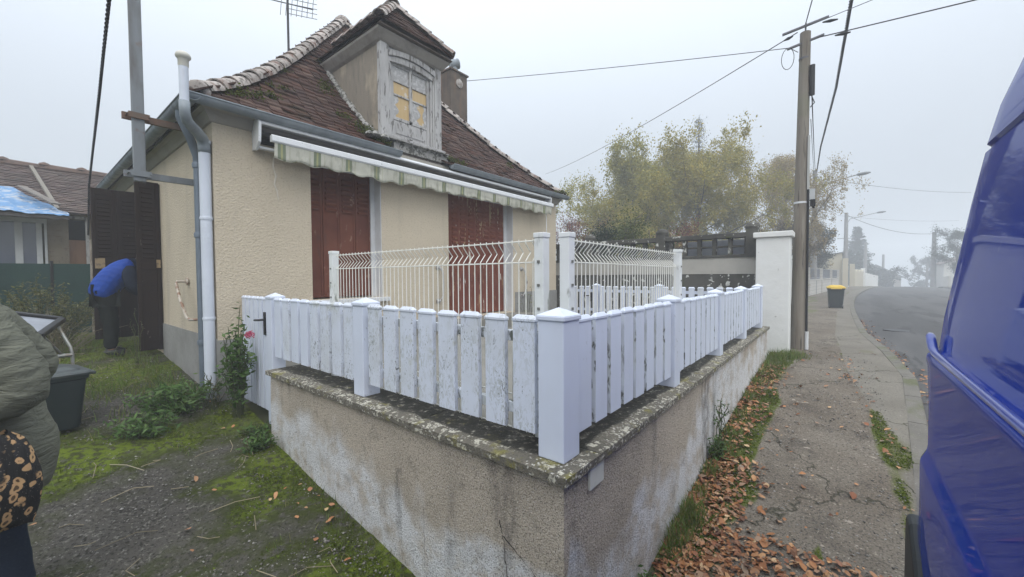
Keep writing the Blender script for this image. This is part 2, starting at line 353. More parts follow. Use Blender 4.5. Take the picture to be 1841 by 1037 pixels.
m_pole = M('grey_timber_pole', (.225,.20,.165), [dict(scale=9, stretch=(1,1,.06), lo=.42, hi=.62, color=(.15,.125,.095), amt=.8, detail=6), dict(scale=30, stretch=(1,1,.05), lo=.58, hi=.66, color=(.05,.043,.036), amt=.8), dict(scale=1.5, lo=.5, hi=.7, color=(.18,.18,.12), amt=.6, seed=3)], rough=.9, bumps=[dict(scale=26, stretch=(1,1,.05), str=.6, d=.015)])
m_concpole = M('concrete_pole', (.27,.265,.26), [dict(scale=2, lo=.4, hi=.7, color=(.2,.195,.19), amt=.7)], rough=.9)
m_cable = M('black_cable', (.012,.012,.013), rough=.6)
m_greycable = M('grey_cable', (.09,.09,.095), rough=.6)
# paving
m_asphalt = M('road_asphalt', (.095,.093,.090), [dict(scale=.5, lo=.4, hi=.65, color=(.105,.102,.098), amt=.8), dict(scale=.8, stretch=(.12,1,1), lo=.48, hi=.62, color=(.060,.059,.058), amt=.8, seed=3), dict(scale=1.3, stretch=(.2,1.2,1), lo=.60, hi=.63, color=(.045,.044,.043), amt=.7, seed=8), dict(scale=70, lo=.55, hi=.7, color=(.19,.185,.175), amt=.45)], rough=.9, spec=.25, bumps=[dict(scale=150, str=.3, d=.006)], objrand=False)
m_pave = M('worn_pavement', (.145,.120,.092), [dict(scale=1.1, lo=.40, hi=.65, color=(.20,.175,.14), amt=.85), dict(scale=2.6, lo=.52, hi=.66, color=(.085,.072,.058), amt=.75, seed=4), dict(scale=62, lo=.52, hi=.60, color=(.045,.038,.030), amt=.65, detail=3), dict(scale=55, lo=.60, hi=.68, color=(.36,.315,.25), amt=.7, seed=5, detail=3), dict(scale=13, stretch=(1,.5,1), lo=.66, hi=.69, color=(.38,.33,.27), amt=.8), dict(type='attr', attr='moss', lo=.40, hi=.54, color=(.085,.105,.016), amt=.92, mul=dict(scale=20, lo=.32, hi=.46, seed=4)), dict(type='voronoi', feature='DISTANCE_TO_EDGE', scale=.42, lo=.0065, hi=.0015, warp=.45, wscale=5, color=(.035,.035,.02), amt=.75, seed=1)],
    rough=.95, spec=.25, bumps=[dict(scale=58, str=.7, d=.014, detail=3), dict(scale=18, str=.5, d=.02), dict(type='voronoi', feature='DISTANCE_TO_EDGE', scale=.42, lo=0, hi=.008, warp=.45, wscale=5, str=.5, d=.02, seed=1)], objrand=False)
m_slab = M('pale_concrete_strip', (.185,.168,.138), [dict(scale=1.3, lo=.4, hi=.68, color=(.135,.12,.098), amt=.85), dict(scale=45, lo=.54, hi=.64, color=(.09,.08,.065), amt=.55), dict(scale=50, lo=.62, hi=.70, color=(.36,.33,.28), amt=.6, seed=3), dict(type='attr', attr='moss', lo=.40, hi=.58, color=(.105,.105,.03), amt=.8, mul=dict(scale=20, lo=.32, hi=.46, seed=4)), dict(type='voronoi', feature='DISTANCE_TO_EDGE', scale=.7, lo=.009, hi=.002, warp=.35, wscale=5, color=(.05,.05,.028), amt=.85, seed=2)],
    rough=.95, spec=.25, bumps=[dict(scale=60, str=.5, d=.01), dict(type='voronoi', feature='DISTANCE_TO_EDGE', scale=.7, lo=0, hi=.01, warp=.35, wscale=5, str=.5, d=.02, seed=2)], objrand=False)
m_kerb = M('kerb_stone', (.155,.142,.12), [dict(scale=4, lo=.4, hi=.7, color=(.10,.092,.078), amt=.8), dict(scale=2, lo=.52, hi=.66, color=(.085,.095,.03), amt=.7, seed=3), dict(scale=50, lo=.6, hi=.7, color=(.30,.28,.24), amt=.5)], rough=.95, bumps=[dict(scale=50, str=.5, d=.01)], objrand=False)
m_drive = M('mossy_driveway', (.100,.092,.078), [dict(scale=1.4, lo=.4, hi=.62, color=(.070,.064,.055), amt=.85), dict(scale=48, lo=.53, hi=.60, color=(.022,.020,.016), amt=.75, detail=3), dict(scale=36, lo=.58, hi=.66, color=(.235,.22,.19), amt=.75, seed=3, detail=4), dict(type='attr', attr='moss', lo=.30, hi=.52, color=(.046,.055,.013), amt=.94, mul=dict(scale=16, lo=.34, hi=.50)), dict(type='attr', attr='moss', lo=.52, hi=.72, color=(.125,.165,.014), amt=.92, mul=dict(scale=22, lo=.42, hi=.54, seed=3))],
    rough=.97, spec=.2, bumps=[dict(scale=44, str=.9, d=.025, detail=4), dict(scale=110, str=.7, d=.01), dict(scale=12, str=.6, d=.04)], objrand=False)
m_soil = M('soil_ground', (.075,.075,.04), [dict(scale=.5, lo=.4, hi=.6, color=(.05,.07,.02), amt=.8)], rough=.95, objrand=False)
m_terr = M('terrace_slab', (.22,.21,.185), [dict(scale=2, lo=.4, hi=.7, color=(.15,.145,.12), amt=.7)], rough=.92, objrand=False)
def ss(a, b, x):
    t = np.clip((np.asarray(x, float)-a)/(b-a), 0, 1); return t*t*(3-2*t)
SXx = [-200,-30,-10,0,1.5,2.57,3.6,4.6,6.2,8.3,10,14,25,45,65,85,110,160,260]
SXz = [-3,-1.2,-.7,-.44,-.37,-.29,-.16,-.03,.13,.24,.28,.28,.25,.22,.20,-.2,-1.5,-5,-14]
DYy = [-60,-3,0,1,2,2.94,3.5,4.2,5.4,6.5,8,10,15,40,120]
DYz = [-.6,-.5,-.42,-.32,-.18,-.05,.02,.13,.36,.46,.58,.66,.75,.9,1.2]
def sX(x): return np.interp(x, SXx, SXz)
def gnd(x, y):
    x = np.asarray(x, float); y = np.asarray(y, float)
    a = sX(np.maximum(x, 1.56)) + np.where(x < -6, sX(x+6)-sX(0.), 0)*.6
    d = np.interp(y, DYy, DYz) - np.interp(.96, DYy, DYz)
    w = 1-ss(1.56, 9., x)
    d = np.where(y < .96, d*(1-ss(1.2, 2.2, x)), d*w)
    return a + d
def G(x, y): return float(gnd(x, y))
def kerb_y(x):
    x = np.asarray(x, float)
    near = np.interp(x, [-60, 2, 4, 6, 8, 10, 13, 18], [-.55, -.55, -.62, -.75, -.88, -.78, -.56, -.52])
    q = np.where(x > 53, .00135*35**2+.0945*(x-53), .00135*(np.clip(x, 18, 53)-18)**2)
    return near - q
def yb(x):
    return np.interp(x, [-60, 3, 4.5, 6.3, 8, 12, 26, 45, 60], [-.47, -.47, -.42, -.3, -.1, .07, .05, -.7, -2.2])

def fbm(x, y, s, seed=0, oc=4):
    v = 0; a = 1; t = 0
    for k in range(oc):
        v += a*mnoise.noise(Vector((x*s+seed*7.3, y*s-seed*3.1, seed*1.7))); t += a; a *= .55; s *= 2.1
    return v/t

def sheet(name, xs, ys_fn, nv, mat, zoff=0, rough=0, kind='structure', moss=None, zfn=None, smooth=True):
    V = []; att = []
    for x in xs:
        ya, ybb = ys_fn(x)
        for j in range(nv+1):
            y = ya + (ybb-ya)*j/nv
            z = (zfn or G)(x, y)
            if rough: z += rough*(fbm(x, y, 3.0, 1, 3))
            V.append((x, y, z+zoff))
            if moss: att.append(moss(x, y))
    F = []
    n = nv+1
    for i in range(len(xs)-1):
        for j in range(nv):
            F.append((i*n+j, (i+1)*n+j, (i+1)*n+j+1, i*n+j+1))
    o = np_mesh(name, V, F, mat, smooth=smooth)
    if moss:
        a = o.data.attributes.new('moss', 'FLOAT', 'POINT'); a.data.foreach_set('value', att)
    o['kind'] = kind
    return o

# ---- one big ground sheet
gx = np.unique(np.concatenate([np.linspace(-240, -8, 24), np.linspace(-8, 14, 45), np.linspace(14, 300, 60)]))
gy = np.unique(np.concatenate([np.linspace(-240, -12, 20), np.linspace(-12, 16, 57), np.linspace(16, 260, 28)]))
def ground_z(x, y):
    z = gnd(x, y) - .09
    k = kerb_y(x)
    z = np.where(y < k+.35, sX(x)-.30, z)
    return z
XX, YY = np.meshgrid(gx, gy, indexing='ij')
ZZ = ground_z(XX, YY)
ny = len(gy)
V = np.stack([XX.ravel(), YY.ravel(), ZZ.ravel()], 1)
ii, jj = np.meshgrid(np.arange(len(gx)-1), np.arange(ny-1), indexing='ij')
q = (ii*ny+jj).ravel()
np_mesh('ground', V, np.stack([q, q+ny, q+ny+1, q+1], 1), m_soil, smooth=True)['kind'] = 'structure'

# ---- driveway
def moss_drive(x, y):
    n = fbm(x, y, 1.1, 3, 5)*.75 + fbm(x*1.0, y*1.6, 3.2, 9, 4)*.35
    v = .46 + n*.95
    v += .30*float(ss(.75, 0, 1.56-x))*float(1-ss(4.2, 5.0, y))          # along the low wall
    v += .36*math.exp(-((y-4.85)/.34)**2)                        # band across the yard
    v += .30*math.exp(-(((x-.95)/.35)**2+((y-3.85)/.14)**2))
    v += .26*float(ss(5.8, 7.2, y))
    v -= .30*math.exp(-(((x-.35)/.55)**2+((y-3.45)/.55)**2))
    v -= .25*math.exp(-(((x-.75)/.5)**2+((y-5.2)/.5)**2))
    return max(0, min(1, v))
dx = np.concatenate([np.linspace(-7, -1.6, 28), np.linspace(-1.55, 1.60, 76)])
o = sheet('driveway', dx, lambda x: (-.45, 13.6), 260, m_drive, 0, .03, moss=moss_drive)
# ---- pavement (dark worn strip), pale slab strip, kerb, road
PMOSS = ((3.88,.62,.20,.09),(4.65,.69,.38,.07),(5.98,.66,.45,.07),(5.25,.70,.25,.06),(3.54,.66,.10,.06),(3.35,.08,.14,.05),(5.5,-.42,.35,.05),(6.1,-.37,.4,.05),(5.1,-.48,.25,.05),(8.5,.7,.5,.1),(3.55,-.2,.12,.05))
def moss_pave(x, y):
    n = fbm(x, y, 1.3, 5, 4)
    v = .30 + n*.55
    v += .38*float(ss(.55, .02, .95-y - .15*fbm(x, 0, .7, 8, 2)))*float(1-ss(7.5, 11, x)*.7)
    b = float(yb(x)); v += .36*math.exp(-((y-b)/.07)**2)*(.5+.9*max(0, fbm(x, 1, .8, 4, 2)+.3))
    v -= .25*math.exp(-((y-.15)/.4)**2)
    for (a, b, c, d) in PMOSS: v += (.7 if b > 0 else .34)*math.exp(-(((x-a)/c)**2+((y-b)/d)**2))*(1 if b > 0 else .6+fbm(x, y, 5, 12, 3)*1.6)
    return max(0, min(1, v))
px_ = np.concatenate([np.linspace(1.58, 12, 130), np.linspace(12.3, 100, 80)])
def wall_line(x): return float(np.interp(x, [0, 9.2, 9.3, 34, 55, 60, 80, 110], [.975, .975, 1.62, 1.62, .0, -.6, -3, -6]))
sheet('pavement', px_, lambda x: (float(yb(x))-.02 if x < 60 else float(kerb_y(x))+.1, max(wall_line(x), float(kerb_y(x))+.3)), 26, m_pave, .0, .012, moss=moss_pave)
sheet('pavement_strip', np.concatenate([np.linspace(1.58, 12, 70), np.linspace(12.5, 60, 40)]), lambda x: (float(kerb_y(x))+.15, float(yb(x))-.02), 8, m_slab, .0, .008, moss=moss_pave)
ks = MB()
kx = np.concatenate([np.arange(-20, 14, 1.0), np.arange(14, 100, 3.0)])
for a, b in zip(kx[:-1], kx[1:]):
    g = .006
    P = []
    for x in (a+g, b-g):
        y = float(kerb_y(x)); z = float(sX(max(x, 1.56))) if x > 1.56 else float(sX(1.56))+(float(sX(x))-float(sX(1.56)))
        P.append((x, y, z))
    (x0, y0, z0), (x1, y1, z1) = P
    ks.add([(x0,y0,z0-.32),(x0,y0+.15,z0-.32),(x0,y0+.15,z0+.006),(x0,y0+.015,z0+.006),(x0,y0,z0-.012),
            (x1,y1,z1-.32),(x1,y1+.15,z1-.32),(x1,y1+.15,z1+.006),(x1,y1+.015,z1+.006),(x1,y1,z1-.012)],
           [(0,1,2,3,4),(9,8,7,6,5),(0,5,6,1),(1,6,7,2),(2,7,8,3),(3,8,9,4),(4,9,5,0)])
ks.build('kerb', m_kerb)['kind'] = 'structure'
def road_z(x, y):
    k = float(kerb_y(x)); u = (k-y)/6.2
    return float(sX(x)) - .125 + .10*math.sin(PI*max(0, min(1, u)))
sheet('road', np.concatenate([np.linspace(-40, 14, 55), np.linspace(15.5, 150, 80)]), lambda x: (float(kerb_y(x))-6.2, float(kerb_y(x))+.06), 12, m_asphalt, 0, 0, zfn=road_z)
sheet('far_pavement', np.linspace(-40, 150, 70), lambda x: (float(kerb_y(x))-8.4, float(kerb_y(x))-6.2), 3, m_slab, 0, 0, zfn=lambda x, y: float(sX(x))+.0)
# garden terrace behind the pickets
t = MB(); t.box(1.83, 8.25, 1.22, 5.385, -.3, .72); t.box(4.7, 6.9, 4.9, 5.384, .724, .93)
t.build('garden_terrace', m_terr)['kind'] = 'structure'
# pavement drain cover in the road, a patch

dc = MB(); dc.lathe([(.30,-.02),(.30,.004),(.27,.006)], (14.85,-1.25,road_z(14.85,-1.25)+.004), 20)
tag(dc.build('drain_cover', M('cast_iron', (.03,.03,.031), [dict(scale=30, lo=.5, hi=.6, color=(.06,.055,.05), amt=.6)], rough=.6)), 'small dark round drain cover in the road near the kerb', 'drain cover')
# ------------------------------------------------------------------ low wall with coping
CAPZ = .80
WXF, WYF = 1.56, .965          # outer faces
lw = thing('low_garden_wall', 'low L shaped roughcast garden wall with a lichen covered coping under the white picket fence', 'wall', (1.7, 1.1, -.35))
def lump(x, y, z, nx, ny): 
    d = .012*fbm(x*1.0+y, z, 3.5, 2, 3)
    return (x-nx*d, y-ny*d, z)
w = MB()
# left run: face x=WXF from y=.965..4.33 ; grid faces so that they are slightly lumpy
w.grid(lambda u, v: lump(WXF, WYF+(4.33-WYF)*(1-u), -.6+(CAPZ-.05+.6)*v, -1.0, 0), 170, 64)
w.grid(lambda u, v: lump(WXF+(8.30-WXF)*u, WYF, -.6+(CAPZ-.05+.6)*v, 0, -1.0 if u > 0 else 0), 260, 50)
w.box(WXF+.02, 1.82, WYF+.02, 4.33, -.6, CAPZ-.052)
w.box(1.82, 8.30, WYF+.02, 1.22, -.6, CAPZ-.052)
wo_ = w.build('wall', m_lowwall, lw, smooth=40)
def bloom(x, y, z):
    u = y if x < 1.6 else 10-x
    gl = G(x-.02, y) if x < 1.6 else G(x, y-.02)
    top = .58 + .26*fbm(u, 0, .55, 21, 3) if x < 1.6 else .62+.55*fbm(u, 0, .9, 22, 3)
    v = .46 + (top-(z-gl))*1.1 + .55*fbm(u*1.0, z*.8, 2.4, 4, 5)
    if x < 1.6 and y < 1.6: v -= .55*float(ss(.25, .45, z))-.15
    return max(0, min(1, v))
def streak(x, y, z):
    u = y if x < 1.6 else 10-x
    k = fbm(u+.06*fbm(u, z, 2, 9, 2), 7, 2.6 if x < 1.6 else 1.8, 13, 4); hgt = (CAPZ-z)
    v = .5 + (k-.17)*1.9 + .45*fbm(u*3, z*.8, 2.5, 8, 4) - max(0, hgt-.75)*.5
    v += .20*math.exp(-((hgt-.06)/.05)**2)
    if x < 1.6: v += .5*math.exp(-((y-2.22-.03*math.sin(z*7))/.05)**2)*(z < .45)
    return max(0, min(1, v))
for nm_, fn_ in (('bloom', bloom), ('streak', streak)):
    a_ = wo_.data.attributes.new(nm_, 'FLOAT', 'POINT'); a_.data.foreach_set('value', [fn_(*p) for p in w.v])
def coping_piece(x0, x1, y0, y1):
    m = MB(); nu = max(2, int((x1-x0)/.05)); nv = max(2, int((y1-y0)/.05))
    def top(u, v):
        x = x0+(x1-x0)*u; y = y0+(y1-y0)*v; e = min(u, 1-u)*(x1-x0); f = min(v, 1-v)*(y1-y0); k = min(e, f, .012)/.012
        return (x+.004*fbm(x, y, 14, 3, 2), y+.004*fbm(x, y, 14, 5, 2), CAPZ-.008*(1-k)+.004*fbm(x, y, 9, 4, 3))
    m.grid(top, nu, nv)
    n = nu+1
    rim = [j for j in range(n)] + [j*n+nu for j in range(1, nv+1)] + [nv*n+i for i in range(nu-1, -1, -1)] + [j*n for j in range(nv-1, 0, -1)]
    base = len(m.v)
    for i in rim:
        x, y, z = m.v[i]; m.v.append((x, y, CAPZ-.048+.004*fbm(x, y, 12, 7, 2)))
    k = len(rim)
    for a in range(k):
        m.f.append((rim[a], rim[(a+1) % k], base+(a+1) % k, base+a)); m.m.append(0)
    m.f.append(tuple(base+a for a in range(k))); m.m.append(0)
    return m
cp = MB()
for (a, b) in ((.93, 2.06), (2.066, 3.2), (3.206, 4.36)):
    q_ = coping_piece(1.525, 1.86, a, b); cp.add(q_.v, q_.f)
xx = 1.866
while xx < 8.3:
    x2 = min(xx+1.1, 8.34); q_ = coping_piece(xx, x2-.006, .93, 1.25); cp.add(q_.v, q_.f); xx = x2
cpo = cp.build('coping', m_coping, lw, smooth=40)
at_ = cpo.data.attributes.new('wet', 'FLOAT', 'POINT')
at_.data.foreach_set('value', [ (min(1, max(0, .5+ (min(x-1.625, 99) if y > 1.03 and x < 1.9 else min(y-1.03, 99))*9 + .45*fbm(x, y, 5, 3, 3) - .35*fbm(x, y, 1.7, 6, 2))) if min(x-1.56, y-.965) > -.05 else 0) for x, y, z in cp.v])
pl = MB(); pl.box(1.78, 1.93, WYF-.018, WYF-.002, .625, .742)
pl.build('cover_plate', M('cream_plate', (.60,.60,.54), [dict(scale=8, lo=.5, hi=.7, color=(.45,.45,.4), amt=.5)], rough=.5), lw, bevel=.004)
# cracks in the roughcast near the corner
ck = MB()
def crack(pts, r=.006):
    out = []
    for i in range(len(pts)-1):
        for t in np.linspace(0, 1, 9)[:-1]:
            p = Vector(pts[i]).lerp(Vector(pts[i+1]), t); j = .012
            out.append((p.x+(rnd.random()-.5)*.004, p.y+(rnd.random()-.5)*j, p.z+(rnd.random()-.5)*j))
    out.append(pts[-1]); ck.tube([(1.5605+.012*fbm(WXF+yy, zz, 3.5, 2, 3), yy, zz) for _, yy, zz in out], [r*.42*(.4+rnd.random()) for _ in out], 5)
crack([(1.555,1.36,.43),(1.555,1.33,.33),(1.555,1.32,.2),(1.555,1.28,.02)], .007)
crack([(1.555,1.34,.36),(1.555,1.22,.29),(1.555,1.1,.22),(1.555,1.0,.24)], .006)
crack([(1.555,1.98,.28),(1.555,1.97,.05),(1.555,1.96,-.18)], .003)
ck.build('crack', M('crack_dark', (.03,.024,.02), rough=1), lw)

# ------------------------------------------------------------------ white picket fence
pf = thing('picket_fence', 'white plastic picket fence with algae stains standing along the low roughcast wall', 'fence', (1.70, 1.08, CAPZ))
def post_mb(x, y, z0, z1, s=.14):
    m = MB(); h = s/2
    m.box(x-h, x+h, y-h, y+h, z0, z1-.055)
    c = h+.008
    m.box(x-c, x+c, y-c, y+c, z1-.062, z1-.038)
    m.add([(x-c,y-c,z1-.038),(x+c,y-c,z1-.038),(x+c,y+c,z1-.038),(x-c,y+c,z1-.038),(x,y,z1)], [(0,1,4),(1,2,4),(2,3,4),(3,0,4),(3,2,1,0)])
    return m
def picket_mb(axis, a, p, z0, z1, wd=.135, th=.028, edge=False):
    """axis 'y': picket spans y about a, thickness about x=p"""
    m = MB(); h = wd/2; t = th/2
    mp = (lambda u, w, z: (p+w, a+u, z)) if axis == 'y' else (lambda u, w, z: (a+u, p+w, z))
    def bx(u, w, za, zb):
        m.add([mp(-u,-w,za),mp(u,-w,za),mp(u,w,za),mp(-u,w,za),mp(-u,-w,zb),mp(u,-w,zb),mp(u,w,zb),mp(-u,w,zb)], [(0,3,2,1),(4,5,6,7),(0,1,5,4),(1,2,6,5),(2,3,7,6),(3,0,4,7)])
    bx(h, t, z0, z1-.028)
    if edge: m.m[5] = 1
    u, w = h+.004, t+.005
    zc = z1-.034
    P = [mp(-u,-w,zc),mp(u,-w,zc),mp(u,w,zc),mp(-u,w,zc),mp(-u,-w,zc+.014),mp(u,-w,zc+.014),mp(u,w,zc+.014),mp(-u,w,zc+.014),mp(-u*.72,-w*.25,z1),mp(u*.72,-w*.25,z1),mp(u*.72,w*.25,z1),mp(-u*.72,w*.25,z1)]
    m.add(P, [(0,3,2,1),(0,1,5,4),(1,2,6,5),(2,3,7,6),(3,0,4,7),(4,5,9,8),(5,6,10,9),(6,7,11,10),(7,4,8,11),(8,9,10,11)])
    return m
PT, PZ0 = 1.525, .892
PX, PY = 1.70, 1.08           # post centre lines
posts = [(PX, PY)]
left_posts = [2.83]; right_posts = [3.38, 4.98, 6.49, 8.02]
post_mb(PX, PY, CAPZ, 1.545, .15).build('post', m_picket, pf, bevel=.005)
for y in left_posts: post_mb(PX, y, CAPZ-.002, 1.545).build('post', m_picket, pf, bevel=.005)
for x in right_posts: post_mb(x, PY, CAPZ-.002, 1.545).build('post', m_picket, pf, bevel=.005)
def run(axis, a0, a1, p, dirty):
    n = 8; g = (a1-a0)/n
    for i in range(n):
        a = a0+g*(i+.5)
        mat = (m_picket_dirty if rnd.random() < dirty else m_picket)
        dz = rnd.uniform(-.004, .004)
        m = picket_mb(axis, a, p, PZ0+dz, 1.498+dz, min(.142, g*.80), .03, axis == 'x')
        if axis == 'x': m.build('picket', [m_picket, m_picket_edge], pf, bevel=.003)
        else: m.build('picket', mat, pf, bevel=.003)
run('y', 1.165, 2.75, 1.665, 1.0)
run('y', 2.91, 4.47, 1.665, .8)
ends = [PX+.085, *right_posts]
for a, b in zip(ends[:-1], ends[1:]): run('x', a+(.08 if a != ends[0] else .0), b-.08, 1.045, .22)
for z in (.99, 1.38):
    r = MB(); r.box(1.684, 1.722, 1.15, 4.46, z-.028, z+.028); r.build('rail', m_picket_edge, pf, bevel=.003)
    r = MB(); r.box(1.775, 8.0, 1.064, 1.102, z-.028, z+.028); r.build('rail', m_picket, pf, bevel=.003)

# gate in the gap between the wall and the house
gt = thing('picket_gate', 'closed white picket gate with a black handle between the low wall and the house corner', 'gate', (1.67, 4.95, .25))
gpost = post_mb(1.70, 4.545, .18, 1.545, .13).build('post', m_picket, gt, bevel=.005)
for i in range(6):
    y = 4.69+i*.125
    picket_mb('y', y, 1.665, .30, 1.50, .098, .028).build('picket', m_picket, gt, bevel=.003)
for z in (.5, 1.32):
    r = MB(); r.box(1.684, 1.722, 4.63, 5.36, z-.03, z+.03); r.build('rail', m_picket, gt)
h = MB(); h.box(1.637, 1.650, 4.66, 4.70, 1.10, 1.34); h.tube([(1.645,4.68,1.26),(1.60,4.68,1.26),(1.595,4.70,1.258),(1.595,4.82,1.25)], .011, 8)
h.build('handle', m_black, gt, smooth=True)

# back picket fence with its own gate
bf = thing('back_picket_fence', 'white picket fence with a black gate latch closing the far end of the garden', 'fence', (8.3, 3.2, .72))
for y in (4.28, 2.86): post_mb(8.33, y, .72, 1.53, .13).build('post', m_picket, bf, bevel=.004)
ys_ = [4.98-.17*i for i in range(4)] + [4.13-.165*i for i in range(8)] + [2.72-.165*i for i in range(9)]
for i, y in enumerate(ys_):
    picket_mb('y', y, 8.30, .80, 1.47, .105, .028).build('picket', m_picket_dirty if rnd.random() < .3 else m_picket, bf)
for z in (.93, 1.36):
    r = MB(); r.box(8.318, 8.35, 1.22, 5.2, z-.03, z+.03); r.build('rail', m_picket, bf)
h = MB(); h.box(8.27, 8.284, 4.34, 4.42, 1.12, 1.32); h.tube([(8.275,4.40,1.25),(8.23,4.40,1.25),(8.225,4.42,1.25),(8.225,4.54,1.25)], .012, 6)
h.build('gate_latch', m_black, bf)

# ------------------------------------------------------------------ welded wire panels
m_clip = M('clip_dark', (.16,.16,.14), rough=.6)
def wire_panel(name, label, axis, p, a0, a1, z0, z1, bend, n, post_a, post_s=.062):
    t_ = thing(name, label, 'fence', ((p, a0, z0) if axis == 'y' else (a0, p, z0)), 'welded wire fence panels inside the picket fence')
    mp = (lambda u, w, z: (p+w, u, z)) if axis == 'y' else (lambda u, w, z: (u, p+w, z))
    m = MB()
    for i in range(n):
        u = a0+(a1-a0)*(i+.5)/n
        j = rnd.uniform(-.002, .002)
        m.tube([mp(u,0,z1+.012), mp(u,0,z1-.012), mp(u+j,bend,z1-.062), mp(u,0,z1-.112), mp(u,0,z0+.06)], .0034, 5)
    for z in (z1, z1-.122, z0+.28, z0+.08):
        m.tube([mp(a0-.01, .007, z), mp(a1+.01, .007, z)], .0042, 6)
    m.build('wire_mesh', m_wirewhite, t_)
    for k, u in enumerate(post_a):
        q = MB(); h = post_s/2; x, y, _ = mp(u, 0, 0)
        q.box(x-h, x+h, y-h, y+h, z0, z1+.012); c = h+.004
        q.box(x-c, x+c, y-c, y+c, z1+.012, z1+.040)
        po = q.build('post', m_postwhite, t_, bevel=.004)
        cl = MB()
        for z in np.arange(z0+.15, z1-.04, .13):
            if axis == 'y': cl.box(x-h-.006, x-h-.001, y-.008, y+.008, z-.007, z+.007)
            else: cl.box(x-.008, x+.008, y-h-.006, y-h-.001, z-.007, z+.007)
        cl.build('clip', m_clip, po)
    return t_
wire_panel('wire_fence_panel', 'white wire fence panel in front of the two red brown shutters', 'y', 1.85, 1.32, 3.56, .72, 1.90, .045, 44, (1.285, 3.60))
wire_panel('wire_fence_panel', 'white wire fence panel running along the street side before the dark lattice wall', 'x', 1.17, 1.965, 3.86, .72, 1.90, .045, 38, (1.93, 3.90))
FY, HX0, HX1, HY1, WTOP = 5.40, 1.42, 8.38, 12.52, 3.60
house = thing('house', 'small beige roughcast house with a steep mossy hipped tile roof and one dormer', 'house', (1.42, 5.4, .36))
WIN = (2.48, 3.53, 1.40, 3.24); DOOR = (4.88, 6.71, .95, 3.24)
w = MB()
T = .32
w.box(HX0, HX1, FY, FY+T, -.2, .95)                                    # under the door
w.box(HX0, DOOR[0], FY, FY+T, .95, 1.40)
for x0, x1 in ((HX0, WIN[0]), (WIN[1], DOOR[0])): w.box(x0, x1, FY, FY+T, 1.40, 3.24)
w.box(DOOR[1], HX1, FY, FY+T, .95, 3.24)
w.box(HX0, HX1, FY, FY+T, 3.24, WTOP)
# gable side wall with the side door opening y 8.0 .. 8.9
w.box(HX0, HX0+T, FY+T, 8.02, -.2, WTOP); w.box(HX0, HX0+T, 8.90, HY1, -.2, WTOP); w.box(HX0, HX0+T, 8.02, 8.90, 3.12, WTOP); w.box(HX0, HX0+T, 8.02, 8.90, -.2, .62)
w.box(HX1-T, HX1, FY+T, HY1, -.2, WTOP); w.box(HX0+T, HX1-T, HY1-T, HY1, -.2, WTOP)
wall = w.build('wall', m_render, house)
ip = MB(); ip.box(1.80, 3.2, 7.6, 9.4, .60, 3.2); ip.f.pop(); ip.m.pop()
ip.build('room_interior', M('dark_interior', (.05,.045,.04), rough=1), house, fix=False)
for bb in ((HX0-.014, HX0-.001, FY+.005, 8.0, -.2, 1.02), (HX0-.014, HX0-.001, 8.98, HY1, -.2, 1.02), (HX0-.014, DOOR[0]-.05, FY-.014, FY-.001, -.2, 1.0), (DOOR[1]+.05, HX1+.014, FY-.014, FY-.001, -.2, 1.36)):
    p = MB(); p.box(*bb); p.build('plinth', m_plinth, house)
# cornice under the eaves
c = MB()
pf_ = [(0, 3.42), (-.02, 3.425), (-.045, 3.46), (-.08, 3.52), (-.12, 3.545), (-.12, 3.60), (0, 3.60)]
c.prism(pf_, lambda a, b: (HX0+a*1.0, FY+a, b), lambda a, b: (HX1-a, FY+a, b))
c.prism(pf_, lambda a, b: (HX0+a, FY+a*1.0, b), lambda a, b: (HX0+a, HY1-a, b))
c.prism(pf_, lambda a, b: (HX1-a, FY+a*1.0, b), lambda a, b: (HX1-a, HY1-a, b))
c.build('cornice', m_cornice, house)
# filler crack by the awning
cf = MB(); pts = [(2.045,5.397,3.18),(2.03,5.397,3.05),(2.06,5.397,2.95),(2.04,5.397,2.85),(2.07,5.397,2.76),(2.085,5.397,2.66)]
cf.tube(pts, [.012,.010,.012,.009,.010,.004], 6); cf.build('crack_filler', M('crack_filler', (.58,.53,.45), rough=.9), house)

# ---------------------------------------------------------------- shutters, reveals, sill
def shutter_leaf(m, x0, x1, y, z0, z1, lz0, lz1, n, panel=True):
    m.box(x0, x1, y, y+.028, z0, z1)
    m.box(x0, x0+.028, y-.012, y-.001, z0, z1); m.box(x1-.028, x1, y-.012, y-.001, z0, z1)
    for z in (z0, z1-.07): m.box(x0+.03, x1-.03, y-.011, y-.001, z, z+.07)
    for i in range(n):
        z = lz0+(lz1-lz0)*(i+.5)/n; s = (lz1-lz0)/n
        m.obox(((x0+x1)/2, y-.012, z), ((x1-x0)/2-.040, 0, 0), (0, .014, .014), (0, -.004, s*.20))
sy = FY+.20
n = 4; wdt = (WIN[1]-.075-WIN[0])/n
for i in range(n):
    m = MB(); x0 = WIN[0]+i*wdt
    shutter_leaf(m, x0+.003, x0+wdt-.003, sy+(.0 if i % 2 else .006), WIN[2]+.02, WIN[3]-.02, 2.62, 3.13, 7)
    m.build('shutter', m_shut, house, bevel=.003, seg=1)
n = 8; wdt = (DOOR[1]-.10-DOOR[0])/n
for i in range(n):
    m = MB(); x0 = DOOR[0]+i*wdt
    shutter_leaf(m, x0+.003, x0+wdt-.003, sy+(.0 if i % 2 else .006), DOOR[2]+.02, DOOR[3]-.02, 2.30, 3.10, 9)
    for z in (1.62,): m.box(x0+wdt*.5-.02, x0+wdt*.5+.02, sy-.02, sy-.001, z, z+.14)
    m.build('shutter', m_shut_peel, house, bevel=.003, seg=1)
